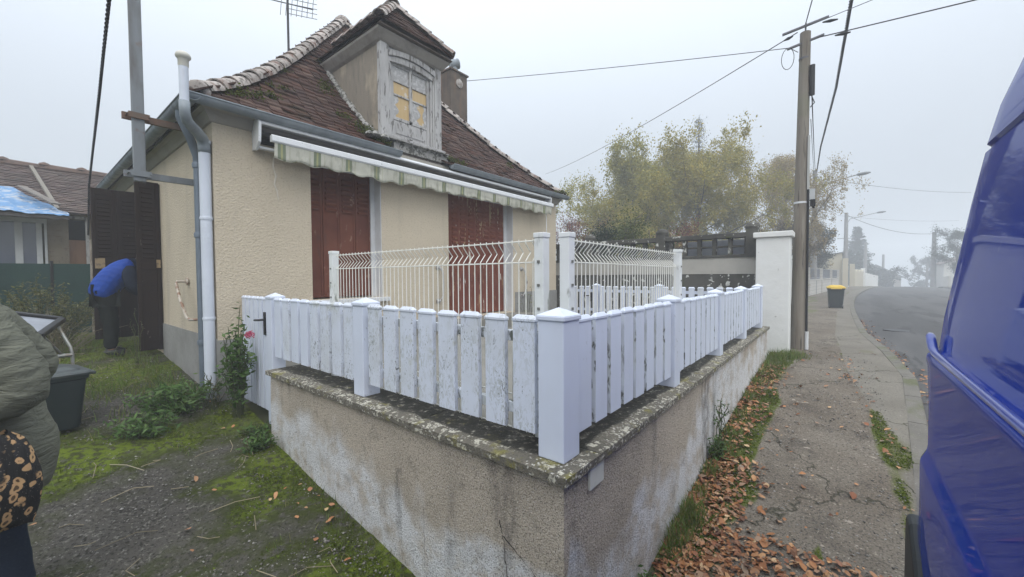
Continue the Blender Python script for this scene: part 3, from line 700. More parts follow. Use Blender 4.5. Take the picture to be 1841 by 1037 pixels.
for (a, b, c0, c1), wd in ((WIN, .075), (DOOR, .10)):
    fr = MB()
    fr.box(b-wd, b-.002, sy-.03, sy+.03, c0, c1)
    fr.box(b-.012, b-.001, FY+.004, sy-.031, c0+.001, c1)
    fr.box(a, b-wd, sy-.02, sy+.03, c1-.018, c1)
    fr.build('window_frame', m_whitepaint, house)
s = MB(); s.box(WIN[0]-.06, WIN[1]+.10, FY-.07, FY+.19, 1.335, 1.398); s.build('window_sill', m_whitepaint, house, bevel=.008)
# grab handles either side of the garden door
for x, ang in ((4.62, 0), (6.98, .05)):
    g = MB(); z0, z1 = 1.28, 1.86
    for z in (z0, z1): g.lathe([(.045, 0), (.045, .012), (.02, .02), (.02, .06)], (x, FY-.001, z), 14, (0, -1, 0))
    g.tube([(x, FY-.05, z1), (x+.05, FY-.075, z1-.07), (x+.06+ang, FY-.08, (z0+z1)/2), (x+.05, FY-.075, z0+.07), (x, FY-.05, z0)], .016, 8)
    g.build('grab_handle', M('handle_steel', (.5,.5,.5), [dict(scale=14, lo=.55, hi=.65, color=(.2,.14,.1), amt=.7)], rough=.4, metal=.6), house, smooth=True)
hr = MB()
hr.tube([(1.40,6.52,1.66),(1.30,6.53,1.66),(1.285,6.50,1.63),(1.28,6.30,1.44),(1.285,6.05,1.23),(1.30,6.0,1.205),(1.40,5.98,1.20)], .017, 8)
for y, z in ((6.52,1.66),(5.98,1.20)): hr.lathe([(.05,0),(.05,.012),(.02,.02)], (1.404,y,z), 12, (-1,0,0))
hr.build('handrail', m_rust, house, smooth=True)

# ---------------------------------------------------------------- side door: dark folding shutters standing open
def dark_leaf(name, a, b, z0, z1, th, mat, nl=15, knob=None):
    """leaf spanning from point a to b (xy); louvred over the top 45 percent on the camera side"""
    a = Vector((*a, 0)); b = Vector((*b, 0)); d = (b-a); L = d.length; d.normalize(); nrm = Vector((d.y, -d.x, 0))
    if nrm.y > 0: nrm = -nrm
    m = MB(); mid = (a+b)/2
    up = Vector((0,0,1))
    m.obox(mid+up*(z0+z1)/2, d*L/2, nrm*th/2, up*(z1-z0)/2)
    f = nrm*(th/2+.007)
    for e in (-1, 1): m.obox(mid+d*e*(L/2-.022)+f+up*(z0+z1)/2, d*.022, nrm*.006, up*(z1-z0)/2)
    for z in (z0+.06, z1-.05, z0+(z1-z0)*.50): m.obox(mid+f+up*z, d*(L/2-.045), nrm*.0055, up*.05)
    l0 = z0+(z1-z0)*.54; l1 = z1-.13
    for i in range(nl):
        z = l0+(l1-l0)*(i+.5)/nl
        m.obox(mid+nrm*(th/2+.003)+up*z, d*(L/2-.07), nrm*.006+up*.006, (up*.010-nrm*.002))
    return m.build(name, mat, house, bevel=.003, seg=1)
dark_leaf('door_shutter', (1.135, 7.99), (1.40, 8.005), .63, 3.13, .03, m_dkshut)
dark_leaf('door_shutter', (.765, 8.93), (1.045, 8.95), .76, 3.10, .03, m_dkshut)
dark_leaf('door_shutter', (1.05, 8.95), (1.36, 8.93), .76, 3.10, .03, m_dkshut)
m_lock = M('lock_plate', (.33,.24,.13), [dict(scale=12, lo=.5, hi=.6, color=(.12,.09,.07), amt=.8)], rough=.6)
for bb in ((1.352, 1.398, 7.955, 7.975, 1.86, 1.98), (.79, .90, 8.895, 8.912, 1.86, 2.02)): lk = MB(); lk.box(*bb); lk.build('lock_plate', m_lock, house)
df = MB(); df.box(1.36, 1.415, 8.0, 8.03, .62, 3.12); df.box(1.36, 1.415, 8.89, 8.92, .62, 3.12)
df.build('door_frame', m_dkshut, house)

# ---------------------------------------------------------------- roof
EX0, EX1, EY0 = 1.27, 8.46, 5.27
HALF = (EX1-EX0)/2; EY1 = EY0+2*HALF; CXR = (EX0+EX1)/2; CYR = (EY0+EY1)/2
RD = [0, .27, .62, 1.07, 1.58, 2.25, 2.92, HALF]; RZ = [3.65, 3.85, 4.15, 4.58, 5.13, 5.91, 6.70, 7.49]
def rz(d): return float(np.interp(d, RD, RZ))
def slope_map(k):
    if k == 0: return lambda s, d, z: (CXR+s, EY0+d, z)
    if k == 1: return lambda s, d, z: (EX0+d, CYR-s, z)
    if k == 2: return lambda s, d, z: (EX1-d, CYR+s, z)
    return lambda s, d, z: (CXR-s, EY1-d, z)
DX0, DX1, DYB = 3.545, 4.705, 7.2      # dormer footprint
roof = MB()
for k in range(4):
    mp = slope_map(k)
    roof.mi = 1
    ds = RD
    vs = []; fs = []
    for d in ds:
        h = HALF-d
        vs += [mp(-h, d, rz(d)-.045), mp(h, d, rz(d)-.045)]
    for i in range(len(ds)-1): fs.append((2*i, 2*i+1, 2*i+3, 2*i+2))
    roof.add(vs, fs)
    if k == 3: continue
    roof.mi = 0
    d = -.06; row = 0
    while d < HALF-.05:
        sl = (rz(d+.1)-rz(max(d, 0)))/.1 if d >= 0 else .75
        c = 1/math.sqrt(1+sl*sl); step = .128*c
        h = HALF-d+.02
        s = -h + (row % 2)*.085 - .04
        while s < h:
            wv = .165+rnd.uniform(-.008, .008)
            sc_ = s+wv/2
            if -h+.02 < sc_ < h-.02:
                X, Y, _ = mp(sc_, d, 0)
                if not (k == 0 and DX0-.02 < X < DX1+.02 and Y < DYB-.1):
                    z0 = rz(max(d, 0)) + (.75*d if d < 0 else 0)
                    L = .21*c; z1 = z0+sl*L
                    j = rnd.uniform(-.010, .014)+.012*fbm(sc_, d, 2.2, 3+k, 2); tw = rnd.uniform(-.010, .010); jd = rnd.uniform(-.014, .014)+.03*fbm(sc_, d*.4, 1.1, 5+k, 2)
                    a0, a1 = sc_-wv/2+.003, sc_+wv/2-.003
                    hh = min(a1, HALF-max(d,0)); 
                    up = .040+j
                    P = [mp(a0, d+jd, z0+up-tw), mp(a1, d+jd, z0+up+tw), mp(a1, d+L, z1+.006), mp(a0, d+L, z1+.006),
                         mp(a0, d+jd, z0+up-.024-tw), mp(a1, d+jd, z0+up-.024+tw), mp(a1, d+L, z1-.012), mp(a0, d+L, z1-.012)]
                    roof.add(P, [(0,1,2,3),(4,5,1,0),(5,6,2,1),(7,4,0,3),(7,6,5,4)])
            s += wv
        d += step; row += 1
roof_o = roof.build('roof', [m_tile, m_underlay], house)
# hip tiles
hp = MB()
def half_cap(m, a, b, ra, rb, th=.018, n=7, side=None):
    a = Vector(a); b = Vector(b); d = (b-a).normalized(); sd = d.cross(Vector((0,0,1))).normalized(); up = sd.cross(d)
    vs = []
    for (p, r) in ((a, ra), (b, rb)):
        for rr in (r, r-th):
            for k in range(n+1):
                t = PI*k/n; vs.append(p+sd*math.cos(t)*rr+up*math.sin(t)*rr*.85)
    N = n+1; fs = []
    for k in range(n):
        fs.append((k, k+1, 2*N+k+1, 2*N+k)); fs.append((N+k+1, N+k, 3*N+k, 3*N+k+1))
        fs.append((k+1, k, N+k, N+k+1)); fs.append((2*N+k, 2*N+k+1, 3*N+k+1, 3*N+k))
    fs.append((0, 2*N, 3*N, N)); fs.append((n, N+n, 3*N+n, 2*N+n))
    m.add(vs, fs)
for sx, sy_ in ((-1,-1), (1,-1), (-1,1), (1,1)):
    d = .02
    first = True
    while d < HALF-.05:
        dd = .17 if d > .4 else .2
        P = []
        for q in (d, d+dd*1.12):
            x = CXR+sx*(HALF-q); y = CYR+sy_*(HALF-q); P.append((x, y, rz(min(q, HALF))+.005))
        j = rnd.uniform(-.008, .008)
        half_cap(hp, (P[0][0], P[0][1], P[0][2]+.022+j), (P[1][0], P[1][1], P[1][2]+.006+j), .125, .108)
        if first:
            hp.lathe([(.12, 0), (.118, .04), (.10, .05)], (P[0][0], P[0][1], P[0][2]+.0), 14, Vector((sx, sy_, -.5)))
            first = False
        d += dd
hp.lathe([(.17,-.1),(.16,.05),(.10,.12),(.03,.15)], (CXR, CYR, rz(HALF)), 14)
hp.build('hip_tiles', m_ridge, house, smooth=35)
# moss cushions
def moss_clump(P, n, spread, rs, sz=.045):
    P = np.array(P); out = []
    k = len(P)
    pts = np.repeat(P, n, 0)+rs.normal(size=(k*n, 3))*np.array(spread)
    return leaf_geo(pts, sz, rs, .6)
rs = np.random.RandomState(5)
spots = []
def on_front(x, y): return (x, y, rz(max(0, min(y-EY0, x-EX0, EX1-x)))+.05)
for x, y, k in ((3.30,5.60,5),(3.38,5.42,6),(3.46,5.30,6),(3.15,5.72,3),(3.42,5.52,5),(3.2,6.35,4),(3.28,6.5,3),(1.85,5.55,4),(2.05,5.72,3),(2.3,6.0,2),(1.65,5.42,3),(2.55,6.5,2),(4.85,5.35,5),(4.95,5.3,4),(5.15,5.35,3),(7.3,5.9,2),(8.5,5.25,3),(8.3,5.25,3),(4.4,7.9,2),(3.4,7.0,3)):
    for _ in range(k): spots.append(on_front(x+rs.normal()*.07, y+rs.normal()*.05))
Vm, Fm = moss_clump(spots, 46, (.05,.045,.022), rs, .034)
np_mesh('roof_moss', Vm, Fm, m_moss, house)

# ---------------------------------------------------------------- gutters
def gutter(x0, x1, y, z, axis='x', r=.072):
    m = MB(); n = 10; th = .006
    arc = [(math.cos(PI+PI*k/n)*r, math.sin(PI+PI*k/n)*r) for k in range(n+1)]
    arc2 = [(a*(r-th)/r, b*(r-th)/r) for a, b in reversed(arc)]
    poly = arc+arc2
    f = (lambda t: (lambda a, b: (t, y+a, z+b))) if axis == 'x' else (lambda t: (lambda a, b: (y+a, t, z+b)))
    # built as strips (concave profile)
    N = len(poly); vs = [f(x0)(*p) for p in poly]+[f(x1)(*p) for p in poly]; fs = []
    for k in range(N): fs.append((k, (k+1) % N, N+(k+1) % N, N+k))
    for k in range(n): fs.append((k, k+1, N-2-k, N-1-k)); fs.append((N+k+1, N+k, N+N-1-k, N+N-2-k))
    m.add(vs, fs)
    m.tube([f(x0)(-r, .002), f(x1)(-r, .002)], .010, 8)
    t = x0+.5
    while t < x1:
        arc3 = [f(t)(a*1.05, b*1.05) for a, b in arc]; arc4 = [f(t+.03)(a*1.05, b*1.05) for a, b in arc]
        m.add(arc3+arc4, [(k, k+1, n+1+k+1, n+1+k) for k in range(n)]); t += .75
    return m
g1 = gutter(1.12, 3.73, 5.19, 3.585); 
g1.add([(3.73,5.19+math.cos(PI+PI*k/8)*.072,3.585+math.sin(PI+PI*k/8)*.072) for k in range(9)], [tuple(range(9))])
g1.build('gutter', m_zinc, house, smooth=40)
g2 = gutter(4.78, 8.56, 5.19, 3.62)
for t in (4.78, 8.56): g2.add([(t,5.19+math.cos(PI+PI*k/8)*.072,3.62+math.sin(PI+PI*k/8)*.072) for k in range(9)], [tuple(range(9))])
g2.build('gutter', m_zinc, house, smooth=40)
gutter(5.12, EY1+.05, 1.19, 3.585, 'y').build('gutter', m_zinc, house, smooth=40)
fa = MB(); fa.box(1.30, 3.72, 5.275, 5.29, 3.56, 3.66); fa.box(4.80, 8.43, 5.275, 5.29, 3.56, 3.66); fa.box(1.275, 1.29, 5.30, EY1-.02, 3.56, 3.66)
fa.build('fascia', M('fascia_dark', (.05,.05,.05), rough=.8), house)

# ---------------------------------------------------------------- pipes on the corner
dp = MB()
dp.tube([(1.19,5.62,3.56),(1.19,5.62,3.46),(1.30,5.71,3.26),(1.365,5.77,3.10),(1.372,5.78,2.98),(1.372,5.78,.33)], .043, 14)
for z in (3.0, 2.2, .95): dp.lathe([(.052,-.03),(.056,0),(.052,.03)], (1.372,5.78,z), 14)
dp.build('downpipe', M('zinc_pipe', (.19,.225,.27), [dict(scale=5, lo=.4, hi=.7, color=(.14,.17,.2), amt=.6)], rough=.45, metal=.4), house, smooth=40)
wp = MB()
wp.tube([(1.36,5.46,3.20),(1.355,5.45,.36)], .056, 16)
for z in (3.2, 2.36, 1.25): wp.lathe([(.058,-.02),(.064,0),(.058,.02)], (1.358,5.455,z), 16)
wp.tube([(1.10,5.02,3.36),(1.10,5.02,3.80)], .040, 16)
wpo = wp.build('vent_pipe', m_pvc, house, smooth=40)
el = MB(); el.tube([(1.10,5.02,3.44),(1.10,5.02,3.35),(1.105,5.03,3.31),(1.13,5.075,3.27),(1.19,5.18,3.255),(1.26,5.30,3.25),(1.32,5.40,3.235),(1.352,5.448,3.20),(1.36,5.46,3.14),(1.36,5.46,3.08)], [.046,.046,.047,.049,.051,.053,.055,.059,.060,.060], 16)
el.build('pipe_elbow', m_pvcgrey, wpo, smooth='all')
vc = MB(); vc.lathe([(.040,3.77),(.044,3.78),(.044,3.84),(.050,3.845),(.062,3.86),(.064,3.876),(.056,3.896),(.038,3.912),(.015,3.917)], (1.10,5.02,0), 20)
vc.build('vent_cap', m_cap, wpo, smooth=50)

# ---------------------------------------------------------------- dormer
dm = MB()
ZB, ZE = 3.84, 5.36
dm.box(DX0, DX0+.06, FY+.06, 7.2, 3.9, ZE); dm.box(DX1-.06, DX1, FY+.06, 7.2, 3.9, ZE)
dm.box(DX0+.06, DX1-.06, 5.62, 5.66, 3.75, ZE)
dormer = dm.build('dormer', m_cheek, house)
jf = MB()
jf.box(DX0-.012, DX0+.13, FY-.035, FY+.06, 3.86, ZE); jf.box(DX1-.13, DX1+.012, FY-.035, FY+.06, 3.86, ZE)
# inner stepped jambs
for k, (o, y) in enumerate(((.131, .0), (.165, .02))):
    jf.box(DX0+o, DX0+o+.033, FY+y-.02, FY+.08, 3.86, 5.0+.0); jf.box(DX1-o-.033, DX1-o, FY+y-.02, FY+.08, 3.86, 5.0)
# arched lintel made of segments
xa, xb = DX0+.131, DX1-.131; xm = (xa+xb)/2; n = 14
def arc_z(x, rise, z): t = (x-xm)/((xb-xa)/2); return z+rise*(1-t*t)
def arch(z0, z1, r0, r1, y0, y1):
    for i in range(n):
        x0 = xa+(xb-xa)*i/n; x1 = xa+(xb-xa)*(i+1)/n
        jf.add([(x0,y0,arc_z(x0,r0,z0)),(x1,y0,arc_z(x1,r0,z0)),(x1,y1,arc_z(x1,r0,z0)),(x0,y1,arc_z(x0,r0,z0)),
                (x0,y0,arc_z(x0,r1,z1)),(x1,y0,arc_z(x1,r1,z1)),(x1,y1,arc_z(x1,r1,z1)),(x0,y1,arc_z(x0,r1,z1))],
               [(0,3,2,1),(4,5,6,7),(0,1,5,4),(1,2,6,5),(2,3,7,6),(3,0,4,7)])
arch(4.995, 5.075, .05, .07, FY-.02, FY+.08)
arch(5.077, 5.17, .072, .06, FY-.045, FY+.06)
jf.box(DX0+.131, DX1-.131, FY-.030, FY+.06, 5.29, 5.34)
jf.box(DX0+.13, DX1-.13, FY+.001, FY+.07, 5.06, 5.34)
jf.box(DX0-.05, DX1+.05, FY-.09, FY+.1, 3.80, 3.862)                       # sill
jf.build('dormer_frame', m_oldpaint, dormer, bevel=.004, seg=1)
st = MB(); st.box(3.70, 4.80, FY-.10, FY+.05, 3.645, 3.80); st.box(DX0-.03, DX1+.06, FY-.16, FY-.02, 3.785, 3.80); st.build('dormer_base', m_flash, dormer)
# window in the dormer
wx0, wx1, wz0, wz1 = DX0+.20, DX1-.20, 3.87, 5.02
wn = MB(); wy = FY+.03
fwid = .055
wn.box(wx0, wx0+fwid, wy, wy+.05, wz0, wz1+.02); wn.box(wx1-fwid, wx1, wy, wy+.05, wz0, wz1+.02); xm2 = (wx0+wx1)/2
wn.box(xm2-.028, xm2+.028, wy-.008, wy+.05, wz0+.34, wz1+.05)
hz = [wz0, wz0+.34, wz0+.78, wz0+.92, wz1+.02]
rows = [4.32, 4.62, 4.82, 5.03]
for x0, x1 in ((wx0+fwid, xm2-.028), (xm2+.028, wx1-fwid)):
    for z, hgt in ((wz0, .06), (4.165, .05), (4.545, .028), (4.755, .028), (5.0, .06)):
        wn.box(x0, x1, wy+.004, wy+.046, z, z+hgt)
wn.box(wx0+fwid, wx1-fwid, wy+.012, wy+.03, wz0+.061, 4.164)
wn.box(wx0+fwid+.04, wx1-fwid-.04, wy+.003, wy+.0115, wz0+.09, 4.135)
wn.box(wx0, wx1, wy, wy+.05, 5.061, 5.15)
dw = wn.build('dormer_window', m_oldpaint, dormer, bevel=.003, seg=1)
for x0, x1 in ((wx0+fwid, xm2-.028), (xm2+.028, wx1-fwid)):
    for (z0, z1), mt in (((4.216, 4.544), m_yellow), ((4.574, 4.754), m_yellow), ((4.784, 4.999), m_lace)):
        q = MB(); q.box(x0-.003, x1+.003, wy+.022, wy+.026, z0-.003, z1+.003); q.build('pane', mt, dw)
    # torn lace in front of the yellow curtain
    q = MB(); pts = []
    zt, zb_ = 4.543, 4.217
    left = x0 < xm2-.1
    for i in range(13):
        z = zt+(zb_-zt)*i/12
        f = (.10+.25*abs(math.sin(i*.5+.6))) if left else (.30+.30*abs(math.sin(i*.42+2.2)))
        pts.append((x0+(x1-x0)*f, z))
    for a, b in zip(pts[:-1], pts[1:]):
        q.add([(x0,wy+.018,a[1]),(a[0],wy+.018,a[1]),(b[0],wy+.018,b[1]),(x0,wy+.018,b[1])], [(0,1,2,3)])
        if not left:
            q.add([(x1,wy+.018,a[1]),(x1-(a[0]-x0)*.45,wy+.018,a[1]),(x1-(b[0]-x0)*.45,wy+.018,b[1]),(x1,wy+.018,b[1])], [(0,3,2,1)])
    q.build('torn_lace', m_lace, dw)
# dormer roof: hipped at the front
RXL, RXR, RYF = 3.41, 4.84, 5.20; RM = (RXL+RXR)/2; PKY, PKZ = 5.88, 6.20
dr = MB()
def dtile(m, fn, nrows, wfun):
    """fn(s,t): s across -1..1, t 0 eave..1 top -> point; wfun(t) half width as a fraction"""
    pass
def plane_tiles(m, e0, e1, t0, t1, nrows, flare=.0):
    e0, e1, t0, t1 = map(Vector, (e0, e1, t0, t1)); nrm = (e1-e0).cross(t0-e0).normalized()
    if nrm.z < 0: nrm = -nrm
    for r in range(nrows):
        f0 = r/nrows; f1 = min(1.0, (r+1.9)/nrows)
        A0 = e0.lerp(t0, f0); A1 = e1.lerp(t1, f0); B0 = e0.lerp(t0, f1); B1 = e1.lerp(t1, f1)
        L = (A1-A0).length; k = max(1, int(L/.165)); off = (r % 2)*.5
        for i in range(-1, k+1):
            u0 = max(0, (i+off)/k); u1 = min(1, (i+1+off)/k)
            if u1-u0 < .01: continue
            j = rnd.uniform(-.005, .008); up = nrm*(.034+j); lo = nrm*(.018+j)
            fl = Vector((0,0,flare*(1-f0)**3)); fl1 = Vector((0,0,flare*(1-f1)**3))
            g = .004/L
            P = [A0.lerp(A1,u0+g)+up+fl, A0.lerp(A1,u1-g)+up+fl, B0.lerp(B1,u1-g)+nrm*.012+fl1, B0.lerp(B1,u0+g)+nrm*.012+fl1,
                 A0.lerp(A1,u0+g)+lo+fl, A0.lerp(A1,u1-g)+lo+fl, B0.lerp(B1,u1-g)-nrm*.004+fl1, B0.lerp(B1,u0+g)-nrm*.004+fl1]
            m.add(P, [(0,1,2,3),(4,5,1,0),(5,6,2,1),(7,4,0,3),(7,6,5,4)])
zE = 5.385; yB = 7.9
FLR = .05
plane_tiles(dr, (RXL,RYF,zE), (RXR,RYF,zE), (RM,PKY,PKZ), (RM,PKY,PKZ), 10, FLR)
plane_tiles(dr, (RXL,yB,zE), (RXL,RYF,zE), (RM,yB,PKZ), (RM,PKY,PKZ), 10, FLR)
plane_tiles(dr, (RXR,RYF,zE), (RXR,yB,zE), (RM,PKY,PKZ), (RM,yB,PKZ), 10, FLR)
dr.mi = 1
a, b, c_, d_, p_, q_ = (RXL,RYF,zE), (RXR,RYF,zE), (RXR,yB,zE), (RXL,yB,zE), (RM,PKY,PKZ-.01), (RM,yB,PKZ-.01)
dr.add([a,b,c_,d_,p_,q_], [(0,1,4),(1,2,5,4),(3,0,4,5),(0,3,2,1)])
drf = dr.build('dormer_roof', [m_tile, M('eave_lath', (.11,.09,.07), rough=.9)], dormer)
dh = MB()
def caps(p, q, n, r=.10):
    p, q = Vector(p), Vector(q)
    for i in range(n):
        a = p.lerp(q, i/n); b = p.lerp(q, min(1, (i+1.12)/n)); half_cap(dh, a+Vector((0,0,.02)), b+Vector((0,0,.004)), r, r*.88)
caps((RXL,RYF,zE+.07), (RM,PKY,PKZ+.03), 5); caps((RXR,RYF,zE+.07), (RM,PKY,PKZ+.03), 5)
caps((RM,PKY-.06,PKZ+.05), (RM,7.95,PKZ+.05), 7, .11)
dh.build('dormer_hip_tiles', m_ridge, dormer, smooth=35)
# eave boards (cove) under the dormer roof
ev = MB()
pr_ = [(0,5.22),(-.04,5.25),(-.08,5.30),(-.115,5.345),(-.125,5.372),(0,5.372)]
ev.prism(pr_, lambda a, b: (DX0+a, FY+a-.02, b), lambda a, b: (DX1-a, FY+a-.02, b))
ev.prism(pr_, lambda a, b: (DX0+a, FY+a-.02, b), lambda a, b: (DX0+a, 7.2, b))
ev.prism(pr_, lambda a, b: (DX1-a, FY+a-.02, b), lambda a, b: (DX1-a, 7.2, b))
ev.build('dormer_eave', M('eave_board', (.30,.275,.245), [dict(scale=6, lo=.45, hi=.65, color=(.2,.18,.16), amt=.7)], rough=.9), dormer)
# mortar flashing along the cheek
for xk, sgn in ((DX1+.03, 1), (DX0-.03, -1)):
    fl = MB(); pts = []
    for y in np.linspace(5.34, 7.0, 30):
        pts.append((xk+rnd.uniform(-.012,.012), y, rz(max(0, y-EY0))+.035+rnd.uniform(-.012,.012)))
    fl.tube(pts, [.05+rnd.uniform(-.012,.015) for _ in pts], 7)
    if sgn > 0: fl.build('flashing', m_flash, dormer, smooth=60)
for i in range(9):
    x = 3.30+.03*i; fl.lathe([(.05,0),(.075,.03),(.05,.07),(.01,.09)], (x+rnd.uniform(-.02,.02), 5.26+rnd.uniform(-.03,.1), rz(.12)-.01), 8)
fl.build('flashing', m_flash, dormer, smooth=60)

# ---------------------------------------------------------------- chimney
ch = MB(); ch.box(6.86, 7.42, 7.45, 7.95, 4.7, 6.78); chim = ch.build('chimney', m_chim, house, bevel=.01)
cc = MB(); cc.box(6.83, 7.45, 7.42, 7.98, 6.782, 6.82); cc.add([(6.85,7.44,6.82),(7.43,7.44,6.82),(7.43,7.96,6.82),(6.85,7.96,6.82),(7.05,7.6,6.93),(7.3,7.6,6.93),(7.3,7.8,6.93),(7.05,7.8,6.93)], [(0,1,5,4),(1,2,6,5),(2,3,7,6),(3,0,4,7),(4,5,6,7)])
cc.build('chimney_cap', m_chim, chim)
cw = MB(); cw.lathe([(.10,0),(.10,.10)], (7.2,7.7,6.93), 14); cw.lathe([(.115,-.12),(.125,-.08),(.115,-.04),(.125,0),(.115,.04),(.125,.08),(.115,.12)], (7.2,7.68,7.10), 16, (.75,-.5,.25))
cw.build('chimney_pot', m_zinc, chim, smooth=40)
fd = MB(); fd.lathe([(.11,0),(.11,.02),(.07,.035)], (7.14,7.449,6.52), 16, (0,-1,0)); fd.build('flue_plate', M('flue_plate', (.40,.37,.34), [dict(scale=9, lo=.45, hi=.6, color=(.2,.16,.13), amt=.7)], rough=.7), chim, smooth=40)

# ---------------------------------------------------------------- awning (bolted to the facade)
aw = thing('awning', 'retracted white awning with a stained striped scalloped valance above the two red brown shutters', 'awning', (4.8, 5.3, 3.4))
AX0, AX1 = 1.82, 7.86
cs = MB()
cs.prism([(-.036,3.50),(-.205,3.475),(-.215,3.49),(-.20,3.52),(-.036,3.55)], lambda a, b: (AX0+.02, FY+a, b), lambda a, b: (AX1-.02, FY+a, b))
cs.box(AX0+.02, AX1-.02, FY-.10, FY-.036, 3.22, 3.25)
cs.build('cassette', m_awn, aw, bevel=.004)
bk = MB(); bk.box(AX0, AX1, FY-.035, FY-.002, 3.30, 3.54); bk.build('shaded_back_plate', M('shaded_back_plate', (.03,.03,.03), rough=.9), aw)  # near-black on purpose: shade of the gap behind the front bar painted in
rl = MB(); rl.tube([(AX0+.04, FY-.11, 3.38), (AX1-.04, FY-.11, 3.38)], .045, 12); rl.build('fabric_roll', M('roll_gap_shade', (.02,.02,.018), rough=.95), aw)  # roll colour darkened to paint the gap's shade, not the fabric's own tone
for x in (AX0-.012, AX1-.02):
    e = MB(); e.prism([(-.002,3.20),(-.10,3.19),(-.20,3.27),(-.225,3.48),(-.20,3.54),(-.002,3.56)], lambda a, b: (x, FY+a, b), lambda a, b: (x+.03, FY+a, b)); e.build('end_cap', m_awn, aw, bevel=.004)
fbar = MB(); fbar.prism([(-.22,3.285),(-.28,3.27),(-.295,3.29),(-.295,3.35),(-.27,3.365),(-.22,3.355)], lambda a, b: (AX0+.10, FY+a, b), lambda a, b: (AX1-.02, FY+a, b))
fbar.build('front_bar', m_awn, aw, bevel=.006)
va = MB()
nv = 300
def vpt(u, v):
    x = AX0+.13+(AX1-AX0-.2)*u
    bot = 3.095 - .016*math.cos(x*2*PI/.34+.6*math.sin(x*2.3)) - .05*fbm(x, 0, 1.3, 2, 3) + .02*u
    z = 3.285+(bot-3.285)*v
    y = FY-.275 + v*(.006*math.sin(x*2*PI/.19+2.2*math.sin(x*1.7)+1.1*math.sin(x*4.1))+.022*fbm(x, v, 2.2, 5, 3)) + .012*v
    return (x, y, z)
va.grid(vpt, nv, 8)
vo = va.build('valance', m_val, aw, smooth='all')
md = vo.modifiers.new('thick', 'SOLIDIFY'); md.thickness = .003
ed = MB(); ed.tube([vpt(i/nv, 1) for i in range(nv+1)], .005, 5); ed.build('valance_hem', M('hem', (.45,.44,.36), [dict(scale=20, lo=.5, hi=.6, color=(.12,.13,.05), amt=.8)], rough=.9), vo)
cr = MB(); cr.tube([(7.70,5.22,3.22),(7.67,5.20,3.0),(7.60,5.14,2.3),(7.55,5.10,1.95)], .009, 7); cr.tube([(7.55,5.10,1.95),(7.54,5.09,1.80)], .013, 7); cr.tube([(7.54,5.09,1.80),(7.50,5.05,1.68),(7.40,5.0,1.62)], .009, 7)
cr.build('crank_rod', m_whitepaint, aw, smooth=True)

# ---------------------------------------------------------------- aerial, mast
an = thing('tv_aerial', 'thin rake shaped television aerial on a pole above the tiled hip', 'aerial', (3.0, 7.4, 5.6))
a = MB(); a.tube([(2.95,7.1,5.2),(2.96,7.12,7.3)], .018, 7); a.build('pole', M('aerial_dark', (.05,.05,.055), rough=.6), an)
b = MB()
bx, by, bz = 2.96, 7.12, 6.18
b.tube([(bx-.45,by+.35,bz+.1),(bx+.30,by-.25,bz-.02)], .010, 6)
for i in range(7):
    t = i/6; x = bx+.30-.75*t*.5; y = by-.25+.6*t*.5
    b.tube([(x-.04,y-.04,bz-.20),(x+.02,y+.02,bz+.22)], .005, 5)
for z in (-.18,-.10,-.02,.06,.14,.22): b.tube([(bx+.34,by-.30,bz+z),(bx-.02,by+.0,bz+z+.05)], .005, 5)
b.build('aerial_rods', M('aerial_grey', (.12,.12,.13), rough=.5, metal=.5), an)
ms = thing('service_mast', 'tall grey steel box mast clamped to the house side by two rusty brackets', 'mast', (.85, 5.95, 2.8))
a = MB(); a.box(.83, .93, 5.82, 5.88, 2.74, 7.6); a.build('pole', m_mast, ms, bevel=.006)
for z, mt in ((3.43, M('rusty_bracket', (.13,.095,.07), [dict(scale=9, lo=.45, hi=.6, color=(.16,.08,.05), amt=.7)], rough=.7)), (2.82, m_mast)):
    q = MB(); q.box(.76, 1.44, 5.885, 5.925, z-.035, z+.035); q.box(.80, .97, 5.80, 5.819, z-.03, z+.03)
    for x in (.79, .965): q.tube([(x,5.78,z),(x,5.93,z)], .008, 6)
    q.build('bracket', mt, ms)
# ------------------------------------------------------------------ old outbuilding at the end of the yard
ob = thing('outbuilding', 'old tiled outbuilding with glazed porch and boarded doorway behind the green net', 'outbuilding', (-1, 14, .75))
m_ob = M('outbuilding_plaster', (.27,.225,.165), [dict(scale=2, lo=.4, hi=.65, color=(.19,.155,.115), amt=.8), dict(scale=9, stretch=(.35,1,1), lo=.58, hi=.66, color=(.16,.085,.06), amt=.6), dict(scale=16, lo=.6, hi=.7, color=(.1,.09,.08), amt=.6)], rough=.95, bumps=[dict(scale=20, str=.5, d=.03)], objrand=False)
w = MB()
w.box(-9, -.02, 14.0, 14.3, .3, 1.55); w.box(.50, .83, 14.0, 14.3, .3, 3.28); w.box(1.13, 6, 14.0, 14.3, .3, 3.28); w.box(.83, 1.13, 14.0, 14.3, 3.10, 3.28); w.box(-9, .50, 14.0, 14.3, 3.02, 3.28)
w.box(-9, -8.7, 14.3, 19.5, .3, 3.28); w.box(5.7, 6, 14.3, 19.5, .3, 3.28); w.box(-8.7, 5.7, 19.2, 19.5, .3, 3.28)
for x in (-9, 5.7): w.prism([(14.0,3.28),(19.5,3.28),(16.8,4.62)], lambda a, b: (x, a, b), lambda a, b: (x+.3, a, b))
w.build('wall', m_ob, ob)
m_tile2 = M('far_tile', (.085,.055,.045), [dict(scale=1.5, lo=.42, hi=.62, color=(.06,.05,.035), amt=.8), dict(scale=9, stretch=(.4,1,1), lo=.6, hi=.7, color=(.19,.16,.14), amt=.7)], rough=.9, island=[(.05,.033,.03),(.09,.055,.045),(.07,.05,.042),(.12,.08,.065),(.06,.045,.04),(.15,.115,.095)], objrand=False)
